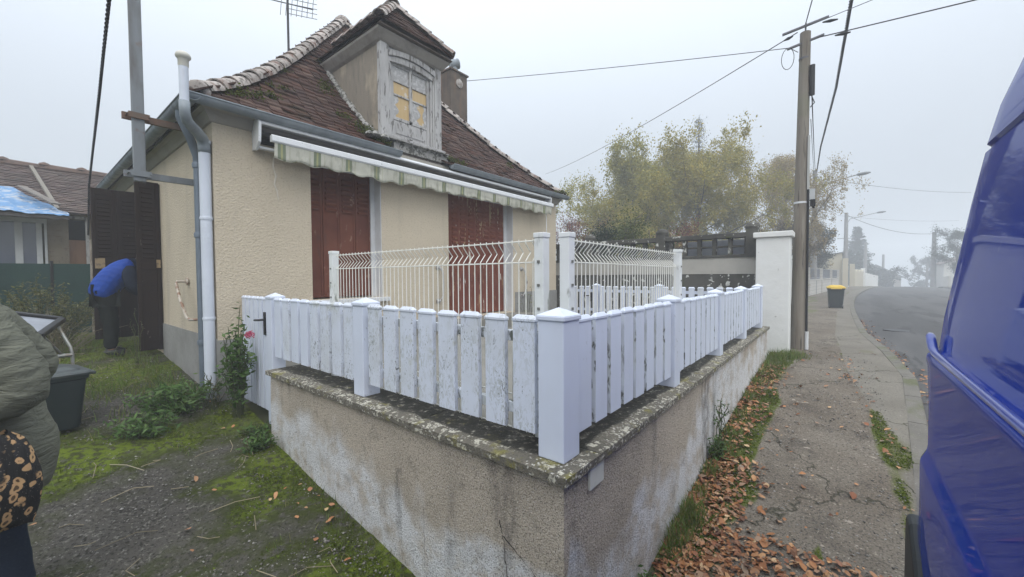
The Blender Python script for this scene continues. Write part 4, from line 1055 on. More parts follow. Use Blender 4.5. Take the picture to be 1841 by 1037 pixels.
r = MB()
plane_tiles_far = []
e0, e1, t0, t1 = map(Vector, ((-4.2,13.75,3.20), (2.6,13.75,3.20), (-4.2,16.8,4.68), (2.6,16.8,4.68)))
nrm = Vector((0,-1.48,3.05)).normalized()
nr = 26
for k in range(nr):
    f0 = k/nr; f1 = min(1, (k+1.6)/nr); L = 6.8; kk = 38; off = (k % 2)*.5
    for i in range(-1, kk):
        u0 = max(0, (i+off)/kk); u1 = min(1, (i+1+off)/kk)
        if u1-u0 < .005: continue
        j = rnd.uniform(-.006, .012); up = nrm*(.035+j)
        A0, A1, B0, B1 = e0.lerp(t0,f0), e1.lerp(t1,f0), e0.lerp(t0,f1), e1.lerp(t1,f1)
        P = [A0.lerp(A1,u0+.0006)+up, A0.lerp(A1,u1-.0006)+up, B0.lerp(B1,u1-.0006)+nrm*.012, B0.lerp(B1,u0+.0006)+nrm*.012, A0.lerp(A1,u0+.0006)+nrm*(.016+j), A0.lerp(A1,u1-.0006)+nrm*(.016+j)]
        r.add(P, [(0,1,2,3),(4,5,1,0)])
r.mi = 1
r.add([(-9.2,13.75,3.19),(6.2,13.75,3.19),(6.2,16.8,4.67),(-9.2,16.8,4.67),(6.2,19.85,3.19),(-9.2,19.85,3.19)], [(0,1,2,3),(3,2,4,5)])
rf = r.build('roof', [m_tile2, m_tile2], ob)
rg = MB()
for i in range(22):
    x = -9.2+.7*i
    rg.tube([(x,16.8,4.70),(x+.72,16.8,4.69)], [.13,.11], 8)
    rg.lathe([(.06,0),(.13,.04),(.09,.10),(.02,.13)], (x,16.8,4.74), 8)
rg.build('ridge_tiles', M('ridge_brown', (.13,.085,.065), [dict(scale=9, lo=.45, hi=.6, color=(.08,.06,.05), amt=.8)], rough=.9), rf, smooth=40)
vb = MB(); vb.beam((.36,16.7,4.70),(.66,13.8,3.29),.07,.05); vb.build('verge_strip', M('verge_grey', (.20,.18,.15), rough=.9), rf)
# doorway
d = MB(); d.box(.831, 1.129, 14.10, 14.14, .5, 2.62); d.build('boarded_door', M('plywood', (.25,.145,.09), [dict(scale=7, stretch=(1,1,.2), lo=.45, hi=.65, color=(.19,.105,.065), amt=.8)], rough=.8), ob)
d = MB(); d.box(.831, 1.129, 14.22, 14.25, 2.6, 3.1); d.build('dark_opening', M('dark_void', (.006,.006,.006), rough=1), ob)
d = MB(); d.box(1.10, 1.16, 13.94, 13.999, .7, 3.10); d.box(.80, 1.17, 13.94, 13.999, 3.101, 3.17); d.build('door_frame', m_oldpaint, ob)
# glazed porch
m_glass = M('old_glass', (.13,.14,.17), rough=.12, spec=.8)
gp = MB(); gp.box(-9, .50, 13.96, 13.999, 2.96, 3.06)
for x0, x1 in ((-1.2,-1.08),(-.60,-.50),(.03,.14),(.335,.42),(.455,.495)): gp.box(x0, x1, 13.94, 13.99, 1.56, 2.955)
gp.box(-4, .495, 13.94, 13.99, 1.50, 1.558); po = gp.build('porch_frame', m_whitepaint, ob)
gl = MB()
for x0, x1 in ((-1.08,-.60),(-.50,.03),(.14,.335)): gl.box(x0, x1, 13.965, 13.972, 1.56, 2.95)
gl.build('pane', m_glass, po)
lr = MB(); lr.add([(-4,13.15,3.06),(.80,13.15,3.06),(.80,14.1,3.34),(-4,14.1,3.34),(-4,13.15,3.0),(.80,13.15,3.0),(.80,14.1,3.28),(-4,14.1,3.28)], [(0,1,2,3),(7,6,5,4),(0,4,5,1),(1,5,6,2),(3,2,6,7),(0,3,7,4)])
lr.build('porch_roof', M('porch_wood', (.07,.062,.055), rough=.9), ob)
tp = thing('tarpaulin', 'crumpled blue tarpaulin weighted by a plank on the outbuilding porch roof', 'tarpaulin', (-.6, 13.6, 3.3))
t = MB()
def tarp(u, v):
    x = -3.2+(4.0)*u; y = 13.12+1.45*v
    top = 1 if u < .80 else max(0, 1-(u-.80)/.2*1.0)
    y = 13.12+1.45*v*(.25+.75*top)
    z = 3.10+(y-13.12)*.30 + .50*max(0, (y-13.6))*.55 + .10*fbm(x, y, 2.4, 3, 3)+.06*fbm(x*1.5, y*4, 3.0, 5, 3)
    return (x, y, z)
t.grid(tarp, 90, 26)
t.build('sheet', M('blue_tarp', (.12,.25,.44), [dict(scale=4.5, stretch=(1,2,1), lo=.52, hi=.58, color=(.40,.43,.46), amt=.85, dist=1), dict(scale=9, stretch=(.5,1,1), lo=.56, hi=.64, color=(.05,.09,.16), amt=.7)], rough=.55, bumps=[dict(scale=9, str=.5, d=.03)], objrand=False), tp, smooth='all')
t = MB(); t.beam((.16,14.25,3.78),(.62,13.30,3.34),.16,.03); t.build('plank', M('grey_plank', (.19,.17,.15), [dict(scale=6, stretch=(1,.2,1), lo=.4, hi=.6, color=(.12,.105,.09), amt=.8)], rough=.9), tp)

# ------------------------------------------------------------------ green windbreak net
nf = thing('windbreak_fence', 'dark green windbreak net fence in front of the old outbuilding', 'fence', (-.5, 11.5, .68))
n_ = MB()
def net(u, v):
    x = -5.5+6.55*u; z = .55+(1.99-.55)*v + .02*fbm(x, v, 1.5, 2, 2)*(v > .5)
    return (x, 11.5+.04*math.sin(x*3)+.03*fbm(x, z, 1.2, 4, 2), z)
n_.grid(net, 80, 12)
n_.build('net', M('green_net', (.012,.042,.034), [dict(scale=3, lo=.4, hi=.65, color=(.008,.028,.026), amt=.7), dict(scale=60, lo=.5, hi=.6, color=(.02,.06,.05), amt=.4)], rough=.8, objrand=False), nf, smooth='all')
for x in (-4.4, -2.5, -.9, .45): q = MB(); q.tube([(x,11.55,.4),(x,11.55,2.04)], .025, 7); q.build('post', m_cable, nf)
q = thing('timber_post', 'pale timber post with flaking paint at the end of the green net', 'post', (1.02, 11.2, .66))
a = MB(); a.box(.93, 1.05, 11.15, 11.27, .5, 2.42); a.box(.935, 1.045, 11.155, 11.265, 2.42, 2.45)
a.build('post', M('flaky_post', (.30,.265,.22), [dict(scale=10, stretch=(1,1,.3), lo=.45, hi=.6, color=(.14,.11,.085), amt=.8)], rough=.9), q, bevel=.01)

# ------------------------------------------------------------------ bins and the tilted tray
def wheelie(name, label, x, y, rot, h, wd, dp, body_m, lid_m, group=None, lean=0, wheels=True):
    t = thing(name, label, 'bin', (x, y, G(x, y)), group)
    z0 = G(x, y)
    m = MB()
    def ring(z, s, bev=.05):
        a, b = wd/2*s, dp/2*s; P = []
        for cx_, cy_, t0 in ((a-bev,b-bev,0),(-a+bev,b-bev,90),(-a+bev,-b+bev,180),(a-bev,-b+bev,270)):
            for k in range(4): 
                g = R_(t0+30*k); P.append((x+cx_+bev*math.cos(g), y+cy_+bev*math.sin(g), z0+z))
        return P
    rings = [ring(.03,.78), ring(.05,.80), ring(h*.80,.96), ring(h*.82,1.02), ring(h*.87,1.03)]
    vs = sum(rings, []); fs = []
    for i in range(len(rings)-1):
        for k in range(16): fs.append((i*16+k, i*16+(k+1)%16, (i+1)*16+(k+1)%16, (i+1)*16+k))
    fs.append(tuple(reversed(range(16)))); m.add(vs, fs)
    m.build('body', body_m, t, smooth=35)
    l = MB(); rr = [ring(h*.872,1.07), ring(h*.905,1.09), ring(h*.93,1.05), ring(h*.945,.86), ring(h*.97,.82), ring(h*1.0,.60)]
    vs = sum(rr, []); fs = []
    for i in range(len(rr)-1):
        for k in range(16): fs.append((i*16+k, i*16+(k+1)%16, (i+1)*16+(k+1)%16, (i+1)*16+k))
    fs.append(tuple(reversed(range(16)))); fs.append(tuple(range(80, 96))); l.add(vs, fs)
    l.tube([(x+wd*.45,y-dp*.3,z0+h*.87),(x+wd*.60,y-dp*.3,z0+h*.86),(x+wd*.60,y+dp*.3,z0+h*.86),(x+wd*.45,y+dp*.3,z0+h*.87)], .016, 7)
    l.build('lid', lid_m, t, smooth=35)
    if wheels:
        for s in (-1, 1):
            q = MB(); q.lathe([(.02,-.02),(.075,-.02),(.08,0),(.075,.02),(.02,.02)], (x+wd*.36, y+s*dp*.38, z0+.08), 16, (0,1,0)); q.build('wheel', m_black, t, smooth=35)
    t.rotation_euler = (0, 0, rot)
    return t
m_bin = M('dark_bin', (.018,.026,.026), [dict(scale=6, lo=.45, hi=.7, color=(.03,.038,.036), amt=.6)], rough=.55)
m_bing = M('bin_lid_grey', (.055,.065,.065), [dict(scale=8, lo=.45, hi=.7, color=(.09,.095,.09), amt=.6)], rough=.45)
wheelie('wheelie_bin', 'small dark green dustbin with a ridged lid standing behind the person in the parka', .13, 5.50, R_(8), .58, .50, .48, m_bin, m_bing, wheels=False)
b2 = wheelie('wheelie_bin', 'black wheelie bin with a yellow lid on the pavement beyond the timber pole', 22.2, .10, R_(200), .98, .52, .58, m_bin, M('yellow_lid', (.62,.42,.05), rough=.5))
b2.rotation_euler = (0, R_(2), R_(185))
wheelie('wheelie_bin', 'distant black wheelie bin standing against the far white wall in the fog', 60.5, .3, 0, .98, .52, .58, m_bin, m_bin)
tr = thing('tray_trolley', 'tilted grey tray with a thick black rim on a steel tube frame', 'trolley', (.05, 6.0, .42))
BR, BL, FR, FL = Vector((.30,6.2,1.285)), Vector((-.20,6.27,1.41)), Vector((.125,5.62,1.185)), Vector((-.38,5.70,1.31))
ce = (BR+BL+FR+FL)/4; ux = (BR-BL)/2; uy = (BR-FR)/2; uz = ux.cross(uy).normalized()
a = MB(); a.obox(ce-uz*.012, ux*.9, uy*.9, uz*.008); a.build('tray', M('grey_tray', (.30,.32,.36), [dict(scale=5, lo=.4, hi=.65, color=(.2,.21,.24), amt=.7)], rough=.5), tr)
a = MB()
for s, (p, q2) in (((0), (FR, BR)), ((0), (BR, BL)), ((0), (BL, FL)), ((0), (FL, FR))): a.beam(p, q2, .055, .05, uz)
a.build('rim', m_black, tr, bevel=.01)
a = MB()
a.tube([(.26,6.1,1.24),(.30,6.02,1.12),(.335,5.95,1.02),(.345,5.93,.95),(.345,5.93,G(.34,5.93))], .014, 8)
a.tube([(-.3,6.1,1.3),(-.33,6.02,1.12),(-.335,5.95,1.02),(-.345,5.93,.95),(-.345,5.93,G(-.34,5.93))], .014, 8)
a.tube([(-.34,5.93,.945),(.345,5.93,.945)], .02, 8); a.tube([(.16,5.75,1.16),(.28,5.95,.95)], .010, 7)
a.build('tube_frame', M('frame_steel', (.30,.30,.28), [dict(scale=14, lo=.5, hi=.6, color=(.2,.15,.1), amt=.6)], rough=.45, metal=.6), tr, smooth=40)
# ------------------------------------------------------------------ neighbour's lattice wall and white pillar
nw = thing('lattice_wall', "neighbour's dark lattice topped concrete wall with a pale band behind the garden", 'wall', (9.4, 3.5, .3))
NX = 9.3
a = MB(); a.box(NX, NX+.2, 1.32, 8.5, .1, 1.72); a.build('wall', m_conc_old, nw)
a = MB(); a.box(NX-.01, NX+.2, 1.32, 8.5, 1.722, 2.06); a.build('pale_band', m_band, nw)
a = MB()
a.box(NX-.03, NX+.2, 1.34, 8.5, 2.062, 2.12); a.box(NX-.03, NX+.2, 1.34, 8.5, 2.46, 2.56)
y = 1.42
while y < 8.4:
    a.box(NX+.02, NX+.15, y, y+.075, 2.12, 2.46); y += .30
a.box(NX+.05, NX+.12, 1.42, 8.4, 2.27, 2.31)
lt = a.build('lattice', m_conc_old, nw, bevel=.006, seg=1)
for y in (1.36, 3.16, 5.0, 6.8):
    q = MB(); q.box(NX-.05, NX+.24, y-.10, y+.10, 2.062, 2.62); q.lathe([(.13,0),(.14,.05),(.11,.11),(.03,.14)], (NX+.09, y, 2.62), 12); q.build('post', m_conc_old, nw, smooth=30)
# panels glimpsed through the lattice
hv = MB(); hv.box(9.56, 9.58, 1.5, 2.75, 1.9, 2.44); 
tag(hv.build('white_panel', M('pale_panel', (.50,.52,.56), [dict(scale=4, lo=.4, hi=.6, color=(.4,.42,.46), amt=.7)], rough=.7)), 'pale panel leaning behind the dark lattice wall', 'panel')
wpil = thing('white_pillar', 'square white rendered wall pillar with a flat cap beside the timber pole', 'pillar', (9.1, 1.0, .3))
a = MB(); a.box(8.9, 9.28, .70, 1.235, .1, 2.40); a.build('pillar', m_whitewall, wpil, bevel=.012)
a = MB(); a.box(8.86, 9.32, .655, 1.28, 2.40, 2.50); a.build('cap', m_whitewall, wpil, bevel=.012)

# ------------------------------------------------------------------ poles
p1 = thing('utility_pole', 'tall weathered timber utility pole in front of the white pillar', 'pole', (9.5, .60, .3))
a = MB(); a.tube([(9.5,.60,.0),(9.5,.595,.35),(9.5,.585,3.2),(9.505,.555,6.25)], [.132,.128,.105,.085], 20); pole = a.build('pole', m_pole, p1, smooth=40)
a = MB(); a.tube([(9.47,.44,5.60),(9.47,.44,5.05)], .045, 10); a.tube([(9.47,.53,5.5),(9.47,.44,5.5)], .02, 6); a.tube([(9.47,.53,5.1),(9.47,.44,5.1)], .02, 6); a.build('fuse_tube', m_cable, p1, smooth=40)
a = MB(); a.box(9.42, 9.47, .455, .49, 3.3, 4.3); a.build('cable_cover', M('pale_cover', (.42,.42,.40), rough=.6), p1)
a = MB(); a.tube([(9.43,.46,.25),(9.43,.465,1.0),(9.44,.47,3.3)], .018, 7); a.tube([(9.42,.43,3.1),(9.42,.39,2.95),(9.45,.40,3.15)], .025, 6); a.box(9.40,9.48,.36,.44,2.98,3.10); a.build('cable_box', m_cable, p1, smooth=40)
a = MB(); a.box(9.42, 9.50, .37, .45, 3.105, 3.30); a.build('meter_box', M('grey_box', (.45,.46,.46), rough=.5), p1)
a = MB(); a.lathe([(.113,0),(.113,.035)], (9.5,.587,3.05), 18); a.build('pole_band', m_whitepaint, p1, smooth=40)
a = MB(); a.tube([(9.43,.46,.28),(9.43,.46,.62)], .03, 8); a.build('cable_guard', m_whitepaint, p1, smooth=40)
a = MB()
for z, l in ((6.05, .28), (6.35, .36)): a.beam((9.42,.55+l,z-.05),(9.52,.50-l*.8,z+.07),.05,.03)
a.tube([(9.5,.555,6.2),(9.5,.55,6.42)], .015, 6); a.lathe([(.09,0),(.09,.03)], (9.5,.565,5.75), 14)
a.build('bracket', M('bracket_grey', (.12,.12,.13), rough=.5, metal=.6), p1)

def conc_pole(label, x, y, h, r0, r1, lamp=None, steps=True, name='street_pole', cross=None):
    z0 = float(sX(x)); t = thing(name, label, 'pole', (x, y, z0), 'poles along the street')
    a = MB(); a.tube([(x,y,z0-.3),(x,y,z0+h)], [r0,r1], 10); a.build('pole', m_concpole, t, smooth=40)
    if lamp:
        ln, lz, rise = lamp
        a = MB(); a.tube([(x,y-.1,z0+lz-.55),(x,y-.35,z0+lz-.1),(x,y-.9,z0+lz),(x,y-ln,z0+lz+rise)], .035, 7); a.build('lamp_arm', m_concpole, t, smooth=40)
        a = MB(); a.lathe([(.03,0),(.10,.12),(.11,.5),(.05,.75),(.01,.8)], (x,y-ln+.05,z0+lz+rise), 12, (0,-1,.08)); a.build('lamp_head', M('lamp_head', (.16,.17,.18), rough=.5), t, smooth=40)
    if cross: 
        a = MB(); a.beam((x,y-cross[1]/2,z0+cross[0]),(x,y+cross[1]/2,z0+cross[0]),.07,.07); a.build('cross_arm', m_concpole, t)
    return t
conc_pole('tall concrete street pole with a lamp arm beside the low white wall', 38, 1.50, 9.25, .24, .15, (2.4, 8.25, .30), cross=(6.3, 1.6))
conc_pole('concrete street pole with a lamp arm in front of the beige garage', 60, -.56, 8.5, .26, .17, (2.6, 7.9, .35), cross=(5.6, 1.6))
conc_pole('faded concrete pole in fog just right of the tall fir', 82, -3.1, 6.7, .26, .18)
conc_pole('faint short pole near the low house at the end of the road', 104, -6.5, 6.6, .26, .17)
conc_pole('concrete pole on the opposite side of the road near the van', 75, -9.5, 7.1, .30, .20)
conc_pole('thin faint pole just left of the pole on the opposite side', 100, -11.9, 4.6, .2, .14)

# ------------------------------------------------------------------ walls along the street
m_pale = M('pale_painted_wall', (.55,.53,.48), [dict(scale=1.5, lo=.4, hi=.7, color=(.46,.44,.39), amt=.6)], rough=.9, objrand=False)
m_block = M('pale_block_wall', (.50,.48,.44), [dict(scale=1.2, lo=.4, hi=.7, color=(.42,.40,.36), amt=.6), dict(type='band', dir='Z', scale=.24, at=.5, w=.05, color=(.27,.25,.22), amt=.7)], rough=.9, objrand=False)
wl = thing('low_white_wall', 'low white wall with an urn topped end pillar and metal railing beyond the timber pole', 'wall', (26.5, 1.75, .25))
a = MB(); a.box(26.0, 31.5, 1.65, 1.9, 0, 1.45); a.build('wall', m_whitewall, wl)
a = MB(); a.box(25.6, 26.1, 1.58, 1.98, 0, 2.35); a.box(25.52, 26.18, 1.5, 2.06, 2.35, 2.46); a.lathe([(.12,0),(.2,.1),(.14,.3),(.05,.36)], (25.85,1.78,2.46), 10); a.build('pillar', m_whitewall, wl)
a = MB(); a.box(31.3, 31.9, 1.58, 1.98, 0, 2.2); a.build('pillar', m_whitewall, wl)
a = MB()
for k in range(40): x = 26.2+k*.128; a.box(x, x+.03, 1.76, 1.79, 1.45, 2.1)
for z in (1.5, 2.08): a.box(26.1, 31.3, 1.755, 1.795, z, z+.05)
a.build('railing', M('grey_railing', (.14,.15,.17), rough=.6), wl)
bw = thing('pale_block_wall', 'long pale block wall with a grey metal railing on top before the beige gable', 'wall', (45, 1.7, .2))
BA, BB = Vector((34, 1.74, 0)), Vector((55, .12, 0)); bd = (BB-BA).normalized()
a = MB(); a.beam(BA+Vector((0,0,.52)), BB+Vector((0,0,.52)), .23, 1.46); a.beam(BA+Vector((0,0,1.30)), BB+Vector((0,0,1.30)), .31, .09); a.build('wall', m_block, bw)
a = MB()
for k in range(140): q = BA+bd*(.1+k*.149); a.box(q.x, q.x+.04, q.y-.02, q.y+.02, 1.34, 2.1)
for z in (1.45, 2.11): a.beam(BA+Vector((0,0,z)), BB+Vector((0,0,z)), .05, .06)
a.build('railing', M('grey_railing', (.18,.19,.21), rough=.6), bw)
for k in (.2, 7, 14, 20.6): e = BA+bd*k; q = MB(); q.box(e.x-.17, e.x+.17, e.y-.19, e.y+.19, -.2, 2.2); q.build('pillar', m_block, bw)
def far_house(name, label, x0, x1, y0, y1, h, ridge, wallm, roofm, along='x', windows=(), cat='house', chim=None):
    z0 = min(float(sX(x0)), float(sX(x1)))-.3
    t = thing(name, label, cat, ((x0+x1)/2, (y0+y1)/2, z0))
    zt = z0+.3+h
    a = MB(); a.box(x0, x1, y0, y1, z0, zt)
    if along == 'x':
        ym = (y0+y1)/2
        for x in (x0+.001, x1-.301): a.prism([(y0,zt),(y1,zt),(ym,zt+ridge)], lambda p, q: (x, p, q), lambda p, q: (x+.3, p, q))
    else:
        xm = (x0+x1)/2
        for y in (y0+.001, y1-.301): a.prism([(x0,zt),(x1,zt),(xm,zt+ridge)], lambda p, q: (p, y, q), lambda p, q: (p, y+.3, q))
    a.build('wall', wallm, t)
    r = MB(); o = .35
    if along == 'x':
        ym = (y0+y1)/2; k = ridge/((y1-y0)/2)
        P = [(y0-o, zt-o*k), (ym, zt+ridge), (y1+o, zt-o*k), (y1+o, zt-o*k+.12), (ym, zt+ridge+.14), (y0-o, zt-o*k+.12)]
        fA = lambda p, q: (x0-o, p, q); fB = lambda p, q: (x1+o, p, q)
    else:
        xm = (x0+x1)/2; k = ridge/((x1-x0)/2)
        P = [(x0-o, zt-o*k), (xm, zt+ridge), (x1+o, zt-o*k), (x1+o, zt-o*k+.12), (xm, zt+ridge+.14), (x0-o, zt-o*k+.12)]
        fA = lambda p, q: (p, y0-o, q); fB = lambda p, q: (p, y1+o, q)
    n = 6; vs = [fA(*p) for p in P]+[fB(*p) for p in P]
    r.add(vs, [(i, (i+1) % 6, 6+(i+1) % 6, 6+i) for i in range(6)]+[(0,5,4,1),(1,4,3,2),(6,7,10,11),(7,8,9,10)])
    ro = r.build('roof', roofm, t)
    if chim: q = MB(); q.box(chim[0]-.3, chim[0]+.3, chim[1]-.3, chim[1]+.3, zt, zt+ridge+.9); q.build('chimney', wallm, ro)
    for (side, u0, u1, w0, w1) in windows:
        q = MB(); g = MB()
        if side == 'x0':
            q.box(x0-.03, x0-.002, u0-.08, u1+.08, z0+.3+w0-.08, z0+.3+w1+.08); g.box(x0-.04, x0-.031, u0, u1, z0+.3+w0, z0+.3+w1)
        elif side == 'y1':
            q.box(u0-.08, u1+.08, y1+.002, y1+.03, z0+.3+w0-.08, z0+.3+w1+.08); g.box(u0, u1, y1+.031, y1+.04, z0+.3+w0, z0+.3+w1)
        else:
            q.box(u0-.08, u1+.08, y0-.03, y0-.002, z0+.3+w0-.08, z0+.3+w1+.08); g.box(u0, u1, y0-.04, y0-.031, z0+.3+w0, z0+.3+w1)
        wo = q.build('window', m_whitepaint, t); g.build('pane', M('far_glass', (.05,.055,.06), rough=.2), wo)
    return t
m_roofg = M('grey_roof', (.20,.205,.215), rough=.8); m_roofb = M('brown_roof', (.10,.06,.045), rough=.9)
m_beige = M('beige_wall', (.50,.45,.33), [dict(scale=.5, lo=.4, hi=.7, color=(.44,.39,.29), amt=.6)], rough=.9, objrand=False)
sh = thing('beige_garage', 'beige flat sided garage with a low sloping roof behind the pale block wall', 'garage', (58, 2.2, .2))
a = MB(); a.prism([(-.25,-.2),(6,-.2),(6,2.9),(-.25,4.0)], lambda p, q: (56, p, q), lambda p, q: (64, p, q)); a.build('wall', m_beige, sh)
a = MB(); a.add([(55.8,-.4,4.12),(64.2,-.4,4.12),(64.2,6.2,2.94),(55.8,6.2,2.94),(55.8,-.4,4.03),(64.2,-.4,4.03),(64.2,6.2,2.85),(55.8,6.2,2.85)], [(0,1,2,3),(7,6,5,4),(0,4,5,1),(1,5,6,2),(2,6,7,3),(3,7,4,0)]); a.build('roof', m_roofg, sh)
a = MB(); a.box(55.5, 55.9, -.75, -.28, -.2, 3.4); a.build('corner_pier', m_beige, sh)
gw = thing('gate_wall', 'beige gate wall with scalloped top beyond the lamp pole', 'wall', (72, -2, 0))
a = MB()
def gwy(x): return -1.4-1.4*(x-67)/12
for k in range(24):
    x0 = 67+k*.5; x1 = x0+.5; z0_, z1_ = (2.0+.35*abs(math.sin((x-67)*.9)) for x in (x0, x1)); ya, yc = gwy(x0), gwy(x1)
    a.add([(x0,ya,-.8),(x1,yc,-.8),(x1,yc,z1_),(x0,ya,z0_),(x0,ya+.25,-.8),(x1,yc+.25,-.8),(x1,yc+.25,z1_),(x0,ya+.25,z0_)], [(0,1,2,3),(7,6,5,4),(3,2,6,7)])
a.build('wall', m_beige, gw)
a = MB(); a.box(66.6, 67.1, -1.55, -1.05, -.5, 3.0); a.build('pillar', m_beige, gw); a = MB(); a.box(79, 79.5, -3.0, -2.5, -.5, 2.6); a.build('pillar', m_whitewall, gw)
far_house('far_house', 'grey roofed house half hidden behind the dark shrub beyond the block wall', 47, 57, 5.5, 13, 3.3, 2.6, m_pale, m_roofg, 'y', [('x0', 7, 8.2, 1, 2.2)])
far_house('far_house', 'low white house fading into fog past the gate wall', 104, 114, -9, -2, 3.0, 2.2, m_pale, m_roofg, 'x', [('x0', -5, -3.8, .9, 2.0), ('x0', -8, -6.8, .9, 2.0)], chim=(108, -4))
far_house('far_house', 'pale two storey house on the far side of the road beside the van', 95, 106, -22, -13.2, 4.6, 1.8, m_pale, m_roofb, 'x', [('x0', -15.6, -14.2, .6, 2.4), ('x0', -18, -16.8, .6, 2.4), ('x0', -15.6, -14.2, 3.0, 4.2)])
rw = thing('roadside_wall', 'low pale garden wall along the opposite side of the road', 'wall', (86, -12, 0))
a = MB(); a.beam((78,-11.4,.4),(94,-12.9,.1),.25,2.0); a.build('wall', m_pale, rw)
fw = thing('far_white_wall', 'low white garden wall in fog behind the distant bin', 'wall', (84, -3.6, 0))
a = MB(); a.beam((80,-3.0,.7),(95,-5.2,.2),.25,2.4); a.build('wall', m_whitewall, fw)
def limb_pts(a, d, L, bend, n, rs, up=.2):
    pts = [np.array(a, float)]; d = np.array(d, float)
    for i in range(n):
        d = d + rs.normal(size=3)*bend; d[2] += up/n; d /= np.linalg.norm(d); pts.append(pts[-1]+d*L/n)
    return pts
def tree(name, label, x, y, h, crown_w, seed, lm, nleaf, lsize=.07, weep=0.0, trunk_r=.16, bark=(.10,.085,.07), first=.22, nl=16, up=.35, dens=1.0, cat='tree', group=None, gauss=.22, base=None, stems=1):
    rs = np.random.RandomState(seed); z0 = G(x, y) if base is None else base
    t = thing(name, label, cat, (x, y, z0), group)
    m = MB(); tips = []
    for s_ in range(stems):
        lean = rs.normal(size=2)*(.10 if stems > 1 else .03)
        tp = [np.array([x, y, z0-.2])]
        n = 9
        for i in range(1, n+1):
            f = i/n; tp.append(np.array([x+lean[0]*h*f+rs.normal()*.05*h*.1, y+lean[1]*h*f+rs.normal()*.05*h*.1, z0+h*.93*f]))
        tr_ = trunk_r/math.sqrt(stems)
        m.tube([tuple(p) for p in tp], [max(.012, tr_*(1-.93*i/n)) for i in range(n+1)], 8)
        k = nl//stems
        for i in range(k):
            f = first+(0.97-first)*(i+rs.random()*.8)/k
            q = f*n; i0 = min(int(q), n-1); p = tp[i0]*(1-(q-i0))+tp[i0+1]*(q-i0)
            g = (f-first)/(1-first)
            prof = (math.sin(PI*min(1, .22+.80*g))**.8)
            L = crown_w/2*prof*(.40+1.0*rs.random())
            a = i*2.4+rs.random()*.9
            d = np.array([math.cos(a), math.sin(a), up+.5*g]); d /= np.linalg.norm(d)
            lp = limb_pts(p, d, L, .12, 6, rs, .25)
            r0 = max(.012, tr_*.45*(1-f*.75))
            m.tube([tuple(v) for v in lp], [max(.006, r0*(1-.9*j/6)) for j in range(7)], 5)
            for j in range(2, 7):
                for c in range(3):
                    dd = (lp[j]-lp[j-1]); dd /= np.linalg.norm(dd); dd = dd*.6+rs.normal(size=3)*.7; dd[2] += .2; dd /= np.linalg.norm(dd)
                    sl = L*(.20+.22*rs.random())
                    sp = limb_pts(lp[j], dd, sl, .18, 4, rs, -.3 if weep else .2)
                    m.tube([tuple(v) for v in sp], [.012, .009, .007, .005, .003], 3, cap=False)
                    tips += [(sp[q2], .6+.1*q2) for q2 in range(1, 5)]
                    if weep:
                        e = sp[-1]; wl_ = weep*(.5+rs.random())
                        for q2 in range(1, 8): tips.append((e+np.array([rs.normal()*.05, rs.normal()*.05, -wl_*q2/7]), .35))
    m.build('trunk', M('bark', bark, [dict(scale=9, lo=.45, hi=.65, color=tuple(c*.5 for c in bark), amt=.8)], rough=.9), t, smooth=60)
    T = np.array([p for p, _ in tips]); W = np.array([w for _, w in tips])
    cl = .10+2.2*rs.random(len(T))**3; prob = W*cl; prob /= prob.sum()
    idx = rs.choice(len(T), nleaf, p=prob)
    P = T[idx]+rs.normal(size=(nleaf, 3))*(gauss*W[idx])[:,None]
    V, F = leaf_geo(P, lsize, rs, .6, droop=.6 if weep else 0)
    np_mesh('crown', V, F, lm, t)
    return t
L_yel = leaf_mat('leaf_yellow_green', [(.29,.265,.06),(.38,.31,.055),(.20,.205,.06),(.46,.35,.06),(.24,.24,.07)])
L_grn = leaf_mat('leaf_olive', [(.23,.24,.07),(.31,.29,.07),(.40,.33,.07),(.18,.195,.065)])
L_tan = leaf_mat('leaf_tan', [(.30,.23,.09),(.38,.27,.09),(.22,.18,.09),(.30,.22,.11)])
L_red = leaf_mat('leaf_red', [(.19,.045,.03),(.25,.075,.04),(.13,.04,.03),(.10,.07,.03)])
L_dk = leaf_mat('leaf_dark', [(.022,.035,.022),(.035,.05,.028),(.016,.026,.018)])
L_mid = leaf_mat('leaf_mid_green', [(.06,.09,.025),(.09,.115,.03),(.13,.13,.03)])
L_fir = leaf_mat('needle_grey', [(.045,.06,.05),(.06,.075,.06),(.035,.045,.04)])
tree('birch_tree', 'broad yellow green tree, left one of the pair behind the dark lattice wall', 24.5, 10.3, 8.9, 8.6, 11, L_grn, 90000, .115, .8, .17, nl=26, gauss=.30, first=.10)
tree('birch_tree', 'broad golden tree, right one of the pair behind the dark lattice wall', 26.5, 6.9, 9.0, 8.8, 12, L_yel, 95000, .115, .8, .19, nl=26, gauss=.30, first=.10)
tree('birch_tree', 'low golden bushy tree standing between the two broad trees', 22.0, 8.5, 5.4, 6.4, 13, L_yel, 46000, .10, .3, .10, nl=16, first=.1)
tree('birch_tree', 'weeping pale birch with bare drooping twigs behind the timber pole', 33.5, 2.9, 10.2, 9.8, 14, L_tan, 70000, .085, 1.7, .2, bark=(.16,.14,.13), nl=20, gauss=.22)
tree('shrub', 'reddish bare twigged shrub behind the house corner', 17.0, 9.8, 4.6, 3.6, 15, L_red, 6500, .06, 0, .05, nl=18, stems=4, cat='shrub', first=.1, bark=(.07,.05,.045))
tree('shrub', 'small red leaved shrub showing over the lattice wall between the trees', 16.2, 5.4, 3.5, 2.2, 16, L_red, 6000, .05, 0, .04, nl=14, stems=4, cat='shrub', first=.15)
tree('shrub', 'dark evergreen bush against the left end of the lattice wall', 10.6, 5.7, 2.9, 1.3, 17, L_dk, 11000, .05, 0, .05, nl=18, stems=3, cat='shrub', first=.05)
